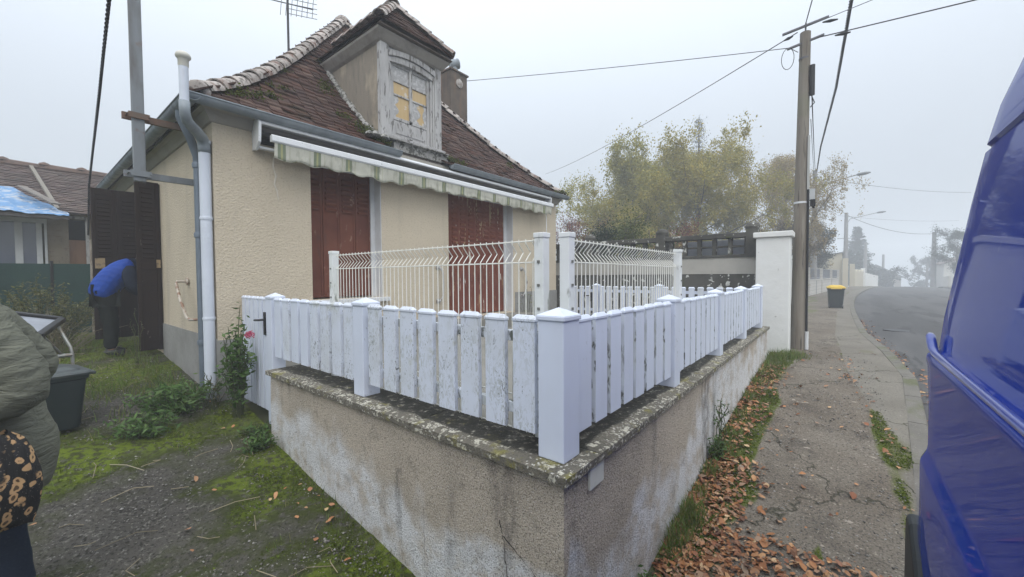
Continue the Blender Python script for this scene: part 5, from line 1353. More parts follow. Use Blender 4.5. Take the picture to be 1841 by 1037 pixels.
tree('shrub', 'low green bush beside the dark evergreen over the lattice wall', 12.0, 5.4, 2.75, 3.6, 18, L_mid, 16000, .055, 0, .05, nl=18, stems=3, cat='shrub', first=.05)
tree('shrub', 'rusty brown shrub between the timber pole and the concrete pole', 30.5, 2.5, 4.9, 3.0, 19, leaf_mat('leaf_rust', [(.10,.07,.035),(.14,.10,.04),(.07,.06,.03)]), 14000, .08, 0, .07, nl=18, stems=3, cat='shrub', first=.05)
tree('pine_tree', 'dark spreading pine just right of the concrete lamp pole', 46, 1.9, 6.0, 3.4, 20, L_dk, 15000, .13, 0, .16, nl=14, first=.45, up=.05)
tree('shrub', 'rounded grey green shrub in front of the beige garage', 50.0, 2.1, 3.4, 2.6, 26, L_fir, 8000, .10, 0, .07, nl=18, stems=3, cat='shrub', first=.05)
tree('tree', 'dark leafy tree on the right beside the van edge', 74, -11.4, 7.2, 5.6, 21, L_dk, 15000, .12, 0, .14, nl=16, first=.3)
def fir(label, x, y, h, w, seed, lm, n=16000, base=None, lsize=.14):
    rs = np.random.RandomState(seed); z0 = G(x, y) if base is None else base
    t = thing('fir_tree', label, 'tree', (x, y, z0)); m = MB()
    m.tube([(x,y,z0-.3),(x,y,z0+h*.5),(x,y,z0+h)], [h*.018,h*.012,.01], 7); T = []
    z = .10*h
    while z < h*.98:
        f = 1-z/h; k = 7; L = w/2*(f**.85)*(.8+.3*rs.random())+.12
        for i in range(k):
            a = rs.random()*6.28; l = L*(.65+.5*rs.random()); q = [np.array([x,y,z0+z])]
            for j in range(1, 6): q.append(np.array([x+math.cos(a)*l*j/5, y+math.sin(a)*l*j/5, z0+z-.22*l*math.sin(j/5*2.2)+.1*l*(j/5)**2]))
            m.tube([tuple(v) for v in q], [.03*f+.008]*5+[.004], 3, cap=False); T += q[1:]
        z += h*.028
    m.build('trunk', M('bark', (.07,.055,.045), rough=.9), t)
    T = np.array(T); P = T[rs.randint(0, len(T), n)]+rs.normal(size=(n,3))*np.array([.17,.17,.10])*h/12
    V, F = leaf_geo(P, lsize, rs, .4, droop=.3); np_mesh('crown', V, F, lm, t)
fir('grey fir tip rising above the golden tree', 33, 8.4, 13.6, 3.8, 31, L_fir, 4500, lsize=.10)
fir('tall pale fir in fog behind the lamp pole', 96, -2.5, 11.2, 6.5, 32, L_fir, 14000, lsize=.3)
for k, (x, y, h, w, lab) in enumerate(((88, -1.5, 5.5, 5, 'dark bushy tree in fog below the tall fir'), (101, -6.0, 3.4, 5, 'rounded dark shrub at the foot of the faint short pole'), (125, -14.8, 8.5, 7, 'ghostly pale tree in fog beyond the pole on the right'), (112, -15.5, 6.5, 6, 'faint tree in fog behind the opposite pole'), (124, -1, 8, 8, 'faint broad tree behind the low white house'))):
    tree('fog_tree', lab, x, y, h, w, 40+k, L_fir, 7000, .3, 0, .2, nl=14, first=.1, base=float(sX(x))-.2)
# ------------------------------------------------------------------ blue van parked against the kerb, tail towards the far end of the street
van = thing('parked_van', 'glossy blue high roof van parked half on the pavement right beside the viewer', 'van', (0, -1.33, -.45))
m_blue = M('blue_paint', (.002,.030,.30), [dict(scale=1.6, lo=.5, hi=.75, color=(.005,.028,.25), amt=.6), dict(scale=30, stretch=(1,1,.4), lo=.655, hi=.70, color=(.06,.10,.32), amt=.45, mul=dict(scale=3, lo=.5, hi=.62))], rough=.45, coat=.52, ior=1.06, objrand=False)
YC = -1.36
PROF = [(-.12,-.37),(-.05,-.355),(.15,-.34),(.36,-.333),(.55,-.33),(.765,-.325),(.785,-.328),(.83,-.346),(.86,-.350),(1.10,-.344),(1.26,-.336),(1.285,-.331),(1.30,-.330),(1.315,-.331),(1.322,-.335),(1.345,-.364),(1.355,-.369),(1.42,-.375),(1.5,-.382),(1.7,-.402),(2.0,-.432),(2.19,-.455),(2.20,-.470),(2.215,-.470),(2.225,-.458),(2.36,-.480),(2.50,-.520),(2.60,-.57),(2.68,-.68),(2.745,-.85),(2.765,-1.10),(2.77,-1.36)]
def van_end(z): return float(np.interp(z, [-.2,.36,.80,1.29,1.34,1.5,2.27,2.7,2.78], [3.0,3.0,2.93,2.87,2.845,2.835,2.60,2.42,2.3]))
def van_nose(z): return float(np.interp(z, [-.2,.3,.7,1.15,1.3,2.3,2.7,2.78], [-3.0,-3.05,-3.0,-2.75,-2.45,-1.75,-1.3,-1.0]))
NS = 46
rows_ = []
for z, y in PROF:
    hw = y-YC; e = van_end(z); n0 = van_nose(z); r = min(.13, hw*.95); pts = []
    xs_ = list(np.linspace(n0+.25, e-r, 30))
    rn = min(.25, hw*.95)
    # nose arc, side, tail arc  (near side), then mirror
    side = [(n0, YC)] + [(n0, YC+(hw-rn)*t) for t in (.4,.8,1.0)]
    side += [(n0+rn-rn*math.cos(a), YC+hw-rn+rn*math.sin(a)) for a in np.linspace(.3, PI/2, 5)]
    side += [(x, YC+hw) for x in np.linspace(n0+rn, e-r, 30)[1:]]
    side += [(e-r+r*math.sin(a), YC+hw-r+r*math.cos(a)) for a in np.linspace(.25, PI/2, 6)]
    side += [(e+.015*(1-t), YC+(hw-r)*t) for t in (.7,.35,0)]
    full = side + [(x, 2*YC-y_) for x, y_ in reversed(side[1:-1])]
    rows_.append([(x, y_, z) for x, y_ in full])
nn_ = len(rows_[0]); b = MB()
b.v = [p for r in rows_ for p in r]
for i in range(len(rows_)-1):
    for k in range(nn_): b.f.append((i*nn_+k, i*nn_+(k+1) % nn_, (i+1)*nn_+(k+1) % nn_, (i+1)*nn_+k)); b.m.append(0)
b.f.append(tuple(range(nn_))); b.m.append(0)
body = b.build('body', m_blue, van, smooth=28)
# waist moulding with its rounded tail end
mo = MB(); mo.tube([(2.80,-.352,1.392),(2.775,-.347,1.402),(2.745,-.345,1.398),(2.71,-.344,1.375),(2.67,-.344,1.350),(2.60,-.344,1.336),(2.3,-.345,1.333),(1.2,-.345,1.333),(-1.5,-.345,1.330)], [.010,.016,.018,.018,.017,.015,.014,.014,.014], 12)
mo.build('waist_moulding', M('blue_moulding_lit', (.02,.05,.33), rough=.28, coat=.8, objrand=False), van, smooth='all')  # same blue as the body, lightened: its reflection is put into the colour
bm_ = MB()
bp = [(3.06,.40),(3.09,.30),(3.09,-.10),(3.02,-.22),(2.4,-.25),(2.47,-.02),(2.60,.14),(2.78,.28),(2.95,.385)]
bm_.prism(bp, lambda a, c: (a, -.305, c), lambda a, c: (a, 2*YC+.305, c))
bm_.build('bumper', M('black_plastic', (.022,.025,.024), [dict(scale=6, lo=.45, hi=.7, color=(.035,.04,.036), amt=.6)], rough=.6), van, bevel=.03, seg=3)
sk = MB(); sk.box(-2.2, 2.3, -.345, -.36-.0, -.16, -.10); sk.box(-2.2, 2.3, 2*YC+.345, 2*YC+.36, -.16, -.10); sk.build('sill', m_black, van)
for x in (1.95, -1.95):
    for y, s in ((-.36, 1), (2*YC+.36, -1)):
        z0 = -.11
        t = MB(); t.lathe([(.20,-.10),(.29,-.11),(.325,-.07),(.325,.07),(.29,.11),(.20,.10)], (x, y-s*.13, z0), 28, (0,s,0)); wh = t.build('wheel', m_black, van, smooth=35)
        r = MB(); r.lathe([(.02,.115),(.19,.108),(.21,.085)], (x, y-s*.13, z0), 20, (0,s,0)); r.build('rim', m_steel, wh, smooth=30)
gl = M('van_glass', (.01,.012,.014), rough=.05, spec=.7)
ws = MB(); 
def npnt(z, y, o=.01): return (van_nose(z)-o, y, z)
ws.add([npnt(1.4,YC-.72),npnt(1.4,YC+.72),npnt(2.15,YC+.68),npnt(2.15,YC-.68)], [(0,1,2,3)]); ws.build('windscreen', gl, van)
for s in (1, -1):
    q = MB(); P = [(-2.0,1.46),(-1.15,1.46),(-1.15,2.0),(-1.65,2.0)]
    def sidey(z): return YC+s*(float(np.interp(z, [p[0] for p in PROF], [p[1] for p in PROF]))-YC+.004)
    q.add([(x, sidey(z), z) for x, z in P], [(0,1,2,3)]); q.build('side_window', gl, van)
    q = MB(); q.lathe([(.02,-.02),(.10,-.02),(.11,.03),(.06,.06)], (-3.0, YC+s*.68, .55), 16, (-1,0,0)); q.build('headlight', M('lamp_glass', (.6,.6,.6), rough=.1), van, smooth=40)
    q = MB(); q.box(2.87, 2.90, YC+s*.88-.06, YC+s*.88+.06, .75, 1.2); q.build('tail_light', M('tail_red', (.35,.01,.01), rough=.2), van)
def skin_obj(name, verts, edges, radii, mat, parent, sub=2, root=0, disp=0, dscale=.2, seed=0):
    b = base_of(parent)
    me = bpy.data.meshes.new(name)
    me.from_pydata([tuple(Vector(v)-b) for v in verts], edges, [])
    o = bpy.data.objects.new(name, me); C.objects.link(o); o.parent = parent
    me.materials.append(mat)
    md = o.modifiers.new('skin', 'SKIN'); md.use_smooth_shade = True; md.branch_smoothing = .4
    lay = me.skin_vertices[0].data if me.skin_vertices else None
    if lay is None:
        bm = bmesh.new(); bm.from_mesh(me); bm.verts.layers.skin.verify(); bm.to_mesh(me); bm.free(); lay = me.skin_vertices[0].data
    for i, r in enumerate(radii):
        lay[i].radius = (r, r) if isinstance(r, (int, float)) else r; lay[i].use_root = (i == root)
    s = o.modifiers.new('sub', 'SUBSURF'); s.levels = sub; s.render_levels = sub
    if disp:
        tx = bpy.data.textures.new(name+'_folds', 'CLOUDS'); tx.noise_scale = dscale; tx.noise_depth = 2
        d = o.modifiers.new('folds', 'DISPLACE'); d.texture = tx; d.strength = disp; d.mid_level = .5; d.texture_coords = 'LOCAL'
    return o
def chain(*pts): 
    return list(pts), [(i, i+1) for i in range(len(pts)-1)]
def hand(verts, edges, radii, wrist_i, wrist, d, side, thumb, curl=.5):
    """five fingers from a palm; d forward, side across the palm, thumb side sign"""
    d = Vector(d).normalized(); side = Vector(side).normalized(); nrm = d.cross(side).normalized()
    w = Vector(wrist); palm = w+d*.06
    i0 = len(verts); verts.append(palm); radii.append((.034, .018)); edges.append((wrist_i, i0))
    for k, (o, L) in enumerate(((-.030,.068),(-.010,.078),(.010,.074),(.029,.060))):
        a = palm+d*.035+side*o; j = len(verts)
        verts += [a, a+d*L*.5-nrm*curl*L*.18, a+d*L*.85-nrm*curl*L*.55]; radii += [.0095,.0085,.0075]
        edges += [(i0, j), (j, j+1), (j+1, j+2)]
    a = w+d*.03+side*thumb*.035; j = len(verts)
    verts += [a, a+d*.035+side*thumb*.022, a+d*.065+side*thumb*.024-nrm*.012]; radii += [.012,.0105,.009]
    edges += [(i0, j), (j, j+1), (j+1, j+2)]

m_skin = M('skin', (.45,.27,.20), rough=.55)
# ---------------------------------------------------------- person in the parka (left edge, facing away to the left)
gz = G(-.05, 3.3)
p1_ = thing('person', 'person in an olive green parka and dark jeans at the left edge of the view', 'person', (-.05, 3.35, gz))
def body(parent, J, skin_m, hands):
    V = [J['hip'], J['belly'], J['chest'], J['neckb'], J['neck'], J['head'], J['crown']]
    E = [(0,1),(1,2),(2,3),(3,4),(4,5),(5,6)]; Rr = [.125,.12,.135,.07,.052,.088,.06]
    for s in ('n', 'f'):
        i = len(V); V += [J['sh'+s], J['el'+s], J['wr'+s]]; E += [(3,i),(i,i+1),(i+1,i+2)]; Rr += [.058,.042,.029]
        hand(V, E, Rr, i+2, J['wr'+s], *hands[s])
        i = len(V); V += [J['hp'+s], J['kn'+s], J['an'+s], J['to'+s]]; E += [(0,i),(i,i+1),(i+1,i+2),(i+2,i+3)]; Rr += [.09,.06,.042,.032]
    return skin_obj('body', V, E, Rr, skin_m, parent, 2)
J = dict(hip=(-.02,3.37,.95+gz), belly=(-.04,3.37,1.15+gz), chest=(-.08,3.37,1.38+gz), neckb=(-.11,3.37,1.53+gz), neck=(-.17,3.37,1.62+gz), head=(-.245,3.37,1.75+gz), crown=(-.235,3.37,1.83+gz),
     shn=(-.10,3.18,1.49+gz), eln=(.03,3.06,1.19+gz), wrn=(-.06,3.29,1.02+gz), shf=(-.10,3.56,1.49+gz), elf=(.08,3.64,1.19+gz), wrf=(-.06,3.45,1.02+gz),
     hpn=(-.04,3.28,.90+gz), knn=(-.07,3.27,.50+gz), ann=(-.03,3.27,.10+gz), ton=(-.20,3.25,.04+gz), hpf=(-.04,3.46,.90+gz), knf=(-.10,3.47,.50+gz), anf=(-.06,3.47,.10+gz), tof=(-.23,3.49,.04+gz))
body(p1_, J, m_skin, {'n': ((-.2,.3,-.9),(1,.1,0),1), 'f': ((-.2,-.3,-.9),(1,-.1,0),1)})
m_parka = M('olive_parka', (.155,.158,.120), [dict(scale=4, lo=.4, hi=.7, color=(.115,.118,.09), amt=.7), dict(scale=160, lo=.5, hi=.7, color=(.14,.142,.11), amt=.4)], rough=.75, spec=.2, bumps=[dict(scale=9, stretch=(.8,.8,2.6), str=.7, d=.035, dist=.6), dict(scale=26, stretch=(1,1,2), str=.25, d=.012)], objrand=False)
def cloth(o, disp, scale, sub=2):
    m_ = o.modifiers.new('sub', 'SUBSURF'); m_.levels = sub; m_.render_levels = sub
    tx = bpy.data.textures.new('folds', 'CLOUDS'); tx.noise_scale = scale; tx.noise_depth = 2
    d = o.modifiers.new('folds', 'DISPLACE'); d.texture = tx; d.strength = disp; d.mid_level = .5; d.texture_coords = 'LOCAL'
    return o
def dense(rings, k=4):
    out = []
    for i in range(len(rings)-1):
        for t in range(k):
            f = t/k; A, B = rings[i], rings[i+1]
            P = [Vector(r[0]) for r in (rings[max(0, i-1)], A, B, rings[min(len(rings)-1, i+2)])]
            c = .5*((2*P[1])+(P[2]-P[0])*f+(2*P[0]-5*P[1]+4*P[2]-P[3])*f*f+(3*P[1]-P[0]-3*P[2]+P[3])*f**3)
            out.append((c, A[1]*(1-f)+B[1]*f, A[2]*(1-f)+B[2]*f))
    out.append(rings[-1]); return out
pk = MB()
pk.loft(dense([((-.055,3.37,.60),.155,.205),((-.05,3.37,.64),.165,.212),((-.03,3.37,.82),.172,.215),((-.06,3.37,1.02),.150,.200),((-.09,3.37,1.22),.150,.205),((-.12,3.37,1.40),.150,.205),((-.14,3.37,1.52),.125,.19),((-.15,3.37,1.58),.10,.13),((-.155,3.37,1.64),.095,.105)], 3), 28)
parka = cloth(pk.build('parka', m_parka, p1_, smooth='all'), .022, .07, 1)
def sleeve(pts, name):
    m = MB(); P = dense([((x, y, z), r, r) for x, y, z, r in pts], 5)
    Q = [tuple(p[0]) for p in P]; Rr_ = []
    for k, p in enumerate(P): Rr_.append(p[1]*(1+.035*math.sin(k*1.9)+.02*math.sin(k*3.1)))
    m.tube(Q, Rr_, 20); return cloth(m.build(name, m_parka, p1_, smooth='all'), .020, .06, 1)
sleeve([(-.21,3.24,1.55,.10),(-.17,3.17,1.56,.106),(-.115,3.11,1.49,.106),(-.06,3.06,1.38,.102),(-.008,3.04,1.27,.098),(.012,3.03,1.185,.092),(-.02,3.04,1.135,.086),(-.09,3.09,1.10,.082),(-.14,3.15,1.05,.075)], 'sleeve')
sleeve([(-.15,3.52,1.52,.11),(-.08,3.60,1.44,.11),(.03,3.64,1.28,.10),(.06,3.65,1.18,.095),(-.03,3.63,1.11,.085),(-.12,3.57,1.04,.07)], 'sleeve')
cu = MB(); cu.lathe([(.080,-.012),(.092,-.006),(.094,.006),(.082,.012)], (.085,3.01,1.155), 20, (.55,-.1,-.8)); 
m_jean = M('dark_jeans', (.018,.026,.042), [dict(scale=5, lo=.4, hi=.7, color=(.012,.018,.03), amt=.7), dict(scale=120, lo=.5, hi=.7, color=(.03,.04,.06), amt=.5)], rough=.95, spec=.08, bumps=[dict(scale=9, str=.4, d=.03)], objrand=False)
V = [(-.04,3.37,.84+gz)]; E = []; Rr = [(.11,.12)]
for s in ('n','f'):
    i = len(V); V += [J['hp'+s], J['kn'+s], tuple(Vector(J['an'+s])+Vector((0,0,.0)))]; E += [(0,i),(i,i+1),(i+1,i+2)]; Rr += [.085,.086,.072]
skin_obj('jeans', V, E, Rr, m_jean, p1_, 2, 0, disp=.015, dscale=.08)
V = []; E = []; Rr = []
for s in ('n','f'):
    i = len(V); V += [tuple(Vector(J['an'+s])+Vector((.05,0,-.05))), J['an'+s], tuple(Vector(J['to'+s])+Vector((.06,0,.005))), J['to'+s]]; E += [(i,i+1),(i+1,i+2),(i+2,i+3)]; Rr += [.045,.055,.05,.042]
for nm, sl in (('n', 0), ('f', 4)):
    skin_obj('boot', V[sl:sl+4], [(0,1),(1,2),(2,3)], Rr[sl:sl+4], m_black, p1_, 2, 1)
def hair(parent, h, fwd, mat, up=(0,0,1)):
    h = Vector(h); f = Vector(fwd).normalized(); u = Vector(up)
    skin_obj('hair', [h-f*.05-u*.09, h-f*.045+u*.0, h-f*.01+u*.07, h+f*.05+u*.075], [(0,1),(1,2),(2,3)], [.075,.102,.092,.05], mat, parent, 2, 1)
def face(parent, h, fwd, side):
    h = Vector(h); f = Vector(fwd).normalized(); s = Vector(side).normalized(); u = s.cross(f); u = u if u.z > 0 else -u
    m = MB(); m.tube([h+f*.082+u*.03, h+f*.105-u*.005, h+f*.084-u*.012], [.010,.016,.010], 8); m.build('nose', m_skin, parent, smooth='all')
    for k in (-1, 1):
        m = MB(); m.lathe([(.0,-.012),(.010,-.006),(.012,0),(.010,.006),(.0,.012)], h+f*.078+s*k*.031+u*.025, 10, f); m.build('eye', M('eye', (.05,.04,.035), rough=.2), parent, smooth='all')
        m = MB(); m.lathe([(.004,-.01),(.024,-.006),(.028,.004),(.012,.01)], h-f*.0+s*k*.088, 10, s*k); m.build('ear', m_skin, parent, smooth='all')
    m = MB(); m.tube([h+f*.082-s*.022-u*.045, h+f*.088-u*.045, h+f*.082+s*.022-u*.045], .007, 7); m.build('mouth', M('lips', (.30,.12,.10), rough=.5), parent, smooth='all')
m_hair = M('brown_hair', (.05,.033,.022), [dict(scale=60, stretch=(1,1,.2), lo=.4, hi=.6, color=(.09,.06,.04), amt=.6)], rough=.6)
hair(p1_, J['head'], (-1,0,0), m_hair); face(p1_, J['head'], (-1,0,0), (0,1,0))
# bag
bag = thing('shoulder_bag', 'black and tan leopard print bag hanging at the side of the olive parka', 'bag', (-.14, 3.02, .6+gz))
m_leo = M('leopard_print', (.012,.011,.010), [dict(type='voronoi', scale=27, lo=.46, hi=.40, color=(.50,.31,.15), amt=.97, stretch=(1,1,.8), warp=.05, wscale=16, mul=dict(scale=9, lo=.38, hi=.44, seed=4)), dict(type='voronoi', scale=27, lo=.20, hi=.15, color=(.07,.04,.02), amt=.95, stretch=(1,1,.8), warp=.05, wscale=16), dict(scale=130, lo=.64, hi=.68, color=(.35,.30,.26), amt=.6)], rough=.8, bumps=[dict(scale=6, stretch=(1.8,1,.5), str=.6, d=.05)], objrand=False)
m = MB(); nu, nv = 40, 26
def bagp(u, v):
    a = 2*PI*u; z = v
    wd_ = .20*(.78+.22*math.sin(PI*min(1, z*1.05)))*(1-.25*(z > .9)*(z-.9)*10)
    dp_ = .085*math.sin(PI*min(.97, max(.06, z*.86+.10)))**.6
    return (-.155+wd_*math.cos(a)*(1 if abs(math.cos(a)) < .9 else 1)+.03*(1-z), 2.985+dp_*math.sin(a)*(1+.18*math.sin(6*math.cos(a)+3*z)), gz+.60+.44*z+.012*math.sin(5*a))
m.grid(bagp, nu, nv)
m.f.append(tuple(range(nu))); m.m.append(0)
m.build('bag', m_leo, bag, smooth='all')
m = MB(); m.tube([(-.30,2.99,1.00+gz),(-.29,3.0,1.25+gz),(-.24,3.03,1.5+gz),(-.19,3.10,1.655+gz),(-.17,3.22,1.665+gz),(-.20,3.05,1.5+gz),(-.22,2.99,1.25+gz),(-.20,2.98,1.02+gz)], .014, 7); m.build('strap', m_black, bag, smooth='all')

# ---------------------------------------------------------- person bending into the side doorway
gz2 = G(.88, 8.4)
p2_ = thing('person', 'person in a bright blue padded vest bending down into the side doorway', 'person', (.88, 8.40, gz2))
def q(x, y, z): return (x, y, z)
J2 = dict(hip=(.83,8.40,1.50), belly=(.90,8.40,1.64), chest=(1.03,8.40,1.80), neckb=(1.13,8.40,1.88), neck=(1.17,8.40,1.90), head=(1.30,8.42,1.93), crown=(1.345,8.42,1.98),
     shn=(1.07,8.22,1.81), eln=(1.11,8.13,1.55), wrn=(1.34,8.20,1.47), shf=(1.09,8.57,1.80), elf=(1.15,8.62,1.53), wrf=(1.34,8.55,1.46),
     hpn=(.83,8.31,1.44), knn=(.88,8.29,1.05), ann=(.86,8.29,gz2+.10), ton=(1.02,8.27,gz2+.04), hpf=(.83,8.49,1.44), knf=(.90,8.51,1.05), anf=(.90,8.51,gz2+.10), tof=(1.06,8.53,gz2+.04))
body(p2_, J2, m_skin, {'n': ((1,.2,-.2),(0,.3,1),1), 'f': ((1,-.2,-.2),(0,-.3,1),1)})
m_vest = M('blue_padded_vest', (.010,.055,.30), [dict(scale=4, lo=.4, hi=.7, color=(.007,.035,.21), amt=.7)], rough=.6, spec=.2, bumps=[dict(type='wave', scale=6, dir='DIAGONAL', dist=1.4, str=.22, d=.02), dict(scale=26, str=.3, d=.015)], objrand=False)
vt = MB(); R3 = []
for x, z, ra, rb, ang in ((.775,1.42,.10,.165,62),(.785,1.45,.150,.185,62),(.83,1.56,.172,.20,55),(.92,1.70,.178,.21,46),(1.03,1.82,.165,.20,38),(1.11,1.90,.12,.15,32),(1.15,1.94,.085,.10,28)):
    a = R_(ang); R3.append(((x, 8.40, z), ra, rb, (-math.sin(a), 0, math.cos(a))))
vt.loft(R3, 26); cloth(vt.build('vest', m_vest, p2_, smooth='all'), .016, .06, 2)
m_navy = M('navy_fleece', (.012,.016,.028), [dict(scale=8, lo=.4, hi=.7, color=(.02,.026,.04), amt=.6)], rough=.95, spec=.08, bumps=[dict(scale=14, str=.4, d=.03)], objrand=False)
V = [(1.08,8.40,1.87)]; E = []; Rr = [.10]
for s in ('n','f'):
    i = len(V); V += [J2['sh'+s], J2['el'+s], J2['wr'+s]]; E += [(0,i),(i,i+1),(i+1,i+2)]; Rr += [.105,.088,.065]
i = len(V); V += [(1.14,8.40,1.93)]; E += [(0,i)]; Rr += [.09]
skin_obj('sleeves', V, E, Rr, m_navy, p2_, 2, 0, disp=.02, dscale=.06)
m_trous = M('dark_trousers', (.014,.016,.014), [dict(scale=6, lo=.4, hi=.7, color=(.022,.025,.022), amt=.6)], rough=.95, spec=.08, bumps=[dict(scale=12, str=.5, d=.03)], objrand=False)
V = [(.83,8.40,1.42)]; E = []; Rr = [(.15,.17)]
for s in ('n','f'):
    i = len(V); V += [J2['hp'+s], J2['kn'+s], J2['an'+s]]; E += [(0,i),(i,i+1),(i+1,i+2)]; Rr += [.115,.095,.078]
skin_obj('trousers', V, E, Rr, m_trous, p2_, 2, 0, disp=.03, dscale=.06)
for s in ('n','f'):
    a = Vector(J2['an'+s]); t_ = Vector(J2['to'+s])
    skin_obj('boot', [tuple(a+Vector((-.05,0,-.05))), tuple(a), tuple(t_+Vector((-.06,0,.005))), tuple(t_)], [(0,1),(1,2),(2,3)], [.045,.058,.052,.045], m_black, p2_, 2, 1)
hair(p2_, Vector(J2['head'])-Vector((.035,0,0)), (.9,0,-.4), m_hair, (.4,0,.9))
cl_ = MB(); cl_.tube([(1.10,8.40,1.87),(1.16,8.40,1.92),(1.20,8.405,1.94)], [.10,.10,.085], 14); cl_.build('collar', m_navy, p2_, smooth='all'); face(p2_, J2['head'], (.9,0,-.4), (0,1,0))
def wire(label, a, b, sag, r=.007, mat=None, n=24, name='overhead_wire', twist=0, pts=None):
    t = MB(); a = Vector(a); b = Vector(b)
    P = []
    if pts: 
        P0 = [Vector(p) for p in pts]; P = []
        for i in range(len(P0)-1):
            for k in range(8): P.append(P0[i].lerp(P0[i+1], k/8))
        P.append(P0[-1])
    else:
        for i in range(n+1):
            f = i/n; p = a.lerp(b, f); p.z -= 4*sag*f*(1-f); P.append(p)
    if twist:
        # twisted pair: two strands winding round the line
        L = [0]
        for i in range(len(P)-1): L.append(L[-1]+(P[i+1]-P[i]).length)
        N = int(L[-1]/.045)
        Q = []
        for i in range(N+1):
            s = L[-1]*i/N; j = max(0, min(len(P)-2, int(np.searchsorted(L, s))-1)); f = (s-L[j])/(L[j+1]-L[j]+1e-9); Q.append((P[j].lerp(P[j+1], f), s))
        d = (b-a).normalized(); u = d.orthogonal().normalized(); v = d.cross(u)
        for ph in (0, 2*PI/3, 4*PI/3):
            t.tube([p+(u*math.cos(s*twist+ph)+v*math.sin(s*twist+ph))*r*1.0 for p, s in Q], r*.8, 4)
    else: t.tube(P, r, 5)
    o = t.build(name, mat or m_cable, smooth='all'); tag(o, label, 'cable', 'overhead cables')
    return o
wire('thin wire from the chimney to the head of the timber pole', (7.42,7.55,6.72), (9.45,.80,6.03), .03, .007)
wire('thin wire running from the timber pole away behind the house corner', (9.5,.68,6.30), (25.08,17.09,9.28), .25, .010, m_greycable)
wire('pale wire rising from the timber pole across the road', (9.5,.50,6.36), (3.45,-9.0,4.45), .02, .006, m_greycable)
wire('dark wire rising from the timber pole across the road below the pale one', (9.5,.50,6.1), (8.66,-9,5.05), .02, .010)
wire('dark wire going up over the viewer from the top of the timber pole', (9.52,.56,6.40), (-10,-2.4,4.5), .0, .009)
wire('thick twisted cable hanging over the pavement from the concrete lamp pole', (38.2,1.40,9.45), (-20,-1.6,4.6), 0, .022, twist=16, name='twisted_cable', pts=[(38.2,1.40,9.45),(27,.85,8.42),(16.6,.16,7.62),(10.6,-.11,7.12),(2,-.5,6.5),(-20,-1.6,5.6)])
wire('cable from the fuse tube on the timber pole to the concrete lamp pole', (9.47,.44,5.05), (38.05,1.46,9.25), .35, .010)
wire('thin cable beside it between the timber pole and the concrete lamp pole', (9.45,.45,4.6), (38.0,1.46,8.9), .5, .006, m_greycable)
wire('cable between the two concrete lamp poles', (38,1.46,9.3), (60,-.54,8.55), .45, .022, m_greycable)
wire('sagging cable crossing the road between the far concrete poles', (60,-.54,8.5), (75,-9.5,6.9), .75, .028, m_greycable)
wire('cable crossing the road from the concrete lamp pole', (38,1.40,9.0), (56,-9.4,9.2), .3, .014, m_greycable)
wire('faint cable crossing the road in the fog', (60,.2,8.5), (82,-12.7,9.0), .3, .014, m_greycable)
wire('twisted black cable dropping to the old outbuilding', (.2,-6,6.7), (1.14,13.9,2.9), 0, .012, twist=24, name='twisted_cable', pts=[(.20,-6,6.75),(.55,2.5,5.45),(.75,6.37,4.81),(.87,8.59,4.44),(1.01,11.87,3.63),(1.14,13.94,2.75)])
lp = MB(); lp.tube([(9.42,.78,6.0)]+[(9.42+.0*math.cos(a), .82+.10*math.sin(a), 5.82+.2*math.cos(a)) for a in np.linspace(0, 6.0, 18)]+[(9.45,.66,5.9)], .006, 5)
lp.tube([(9.47,.44,5.02),(9.46,.40,4.9),(9.44,.46,4.82)], .01, 5); lp.build('cable_loop', m_cable, p1, smooth='all')
for (a, b) in (((9.48,.30,6.33),(9.44,.08,6.28)), ((9.47,.12,6.02),(9.45,-.1,5.99)), ((9.49,.75,6.25),(9.6,.9,6.27))):
    q_ = MB(); q_.tube([a, tuple((Vector(a)+Vector(b))/2), b], [.012,.03,.012], 8); q_.build('insulator', m_cable, p1, smooth=True)
rs = np.random.RandomState(77)
def gz_arr(P, off=0.0): return np.array([G(x, y) for x, y in P])+off
# ---------------------------------------------------------------- fallen leaves
m_dead = M('dead_leaf', (.24,.105,.045), island=[(.07,.03,.016),(.36,.155,.055),(.20,.07,.028),(.50,.27,.12),(.14,.055,.024),(.42,.185,.07),(.09,.04,.022),(.42,.26,.15),(.25,.09,.038),(.26,.20,.14),(.38,.17,.07),(.55,.38,.21)], rough=.7, objrand=False, bumps=[dict(scale=60, str=.2, d=.004)])
def dead_leaves(P, size, rs, lift=.012):
    n = len(P); a = rs.random(n)*2*PI; tl = rs.normal(size=(n,2))*.35
    s = size*(.55+.9*rs.random(n)**1.3)
    d = np.stack([np.cos(a), np.sin(a), tl[:,0]], 1); e = np.stack([-np.sin(a), np.cos(a), tl[:,1]], 1); up = np.cross(d, e)
    c = rs.normal(size=n)*.20
    # 9-point leaf: pointed oval in 2 halves curled about the midrib
    T = [(-.5,0),(-.30,.20),(0,.30),(.28,.19),(.5,0),(.28,-.19),(0,-.30),(-.30,-.20)]
    V = np.empty((n, 9, 3)); 
    for k, (u, v) in enumerate(T):
        ir = 1+.15*rs.normal(size=n)
        V[:,k] = P + d*(s*u)[:,None] + e*(s*v*1.15*ir)[:,None] + up*(s*(abs(v)*(.5*np.abs(c)+.25)+ (u*u)*c))[:,None]
    V[:,8] = P
    V[:,:,2] += lift
    F = []; i = np.arange(n)[:,None]*9
    for k in range(0, 8, 2): F.append(i+np.array([[8, k, (k+1) % 8, (k+2) % 8]]))
    return V.reshape(-1,3), np.concatenate(F)
P = []
def put(n, xf, yf):
    for _ in range(n):
        x = xf(); y = yf(x)
        P.append((x, y))
u = rs.random; g = rs.normal
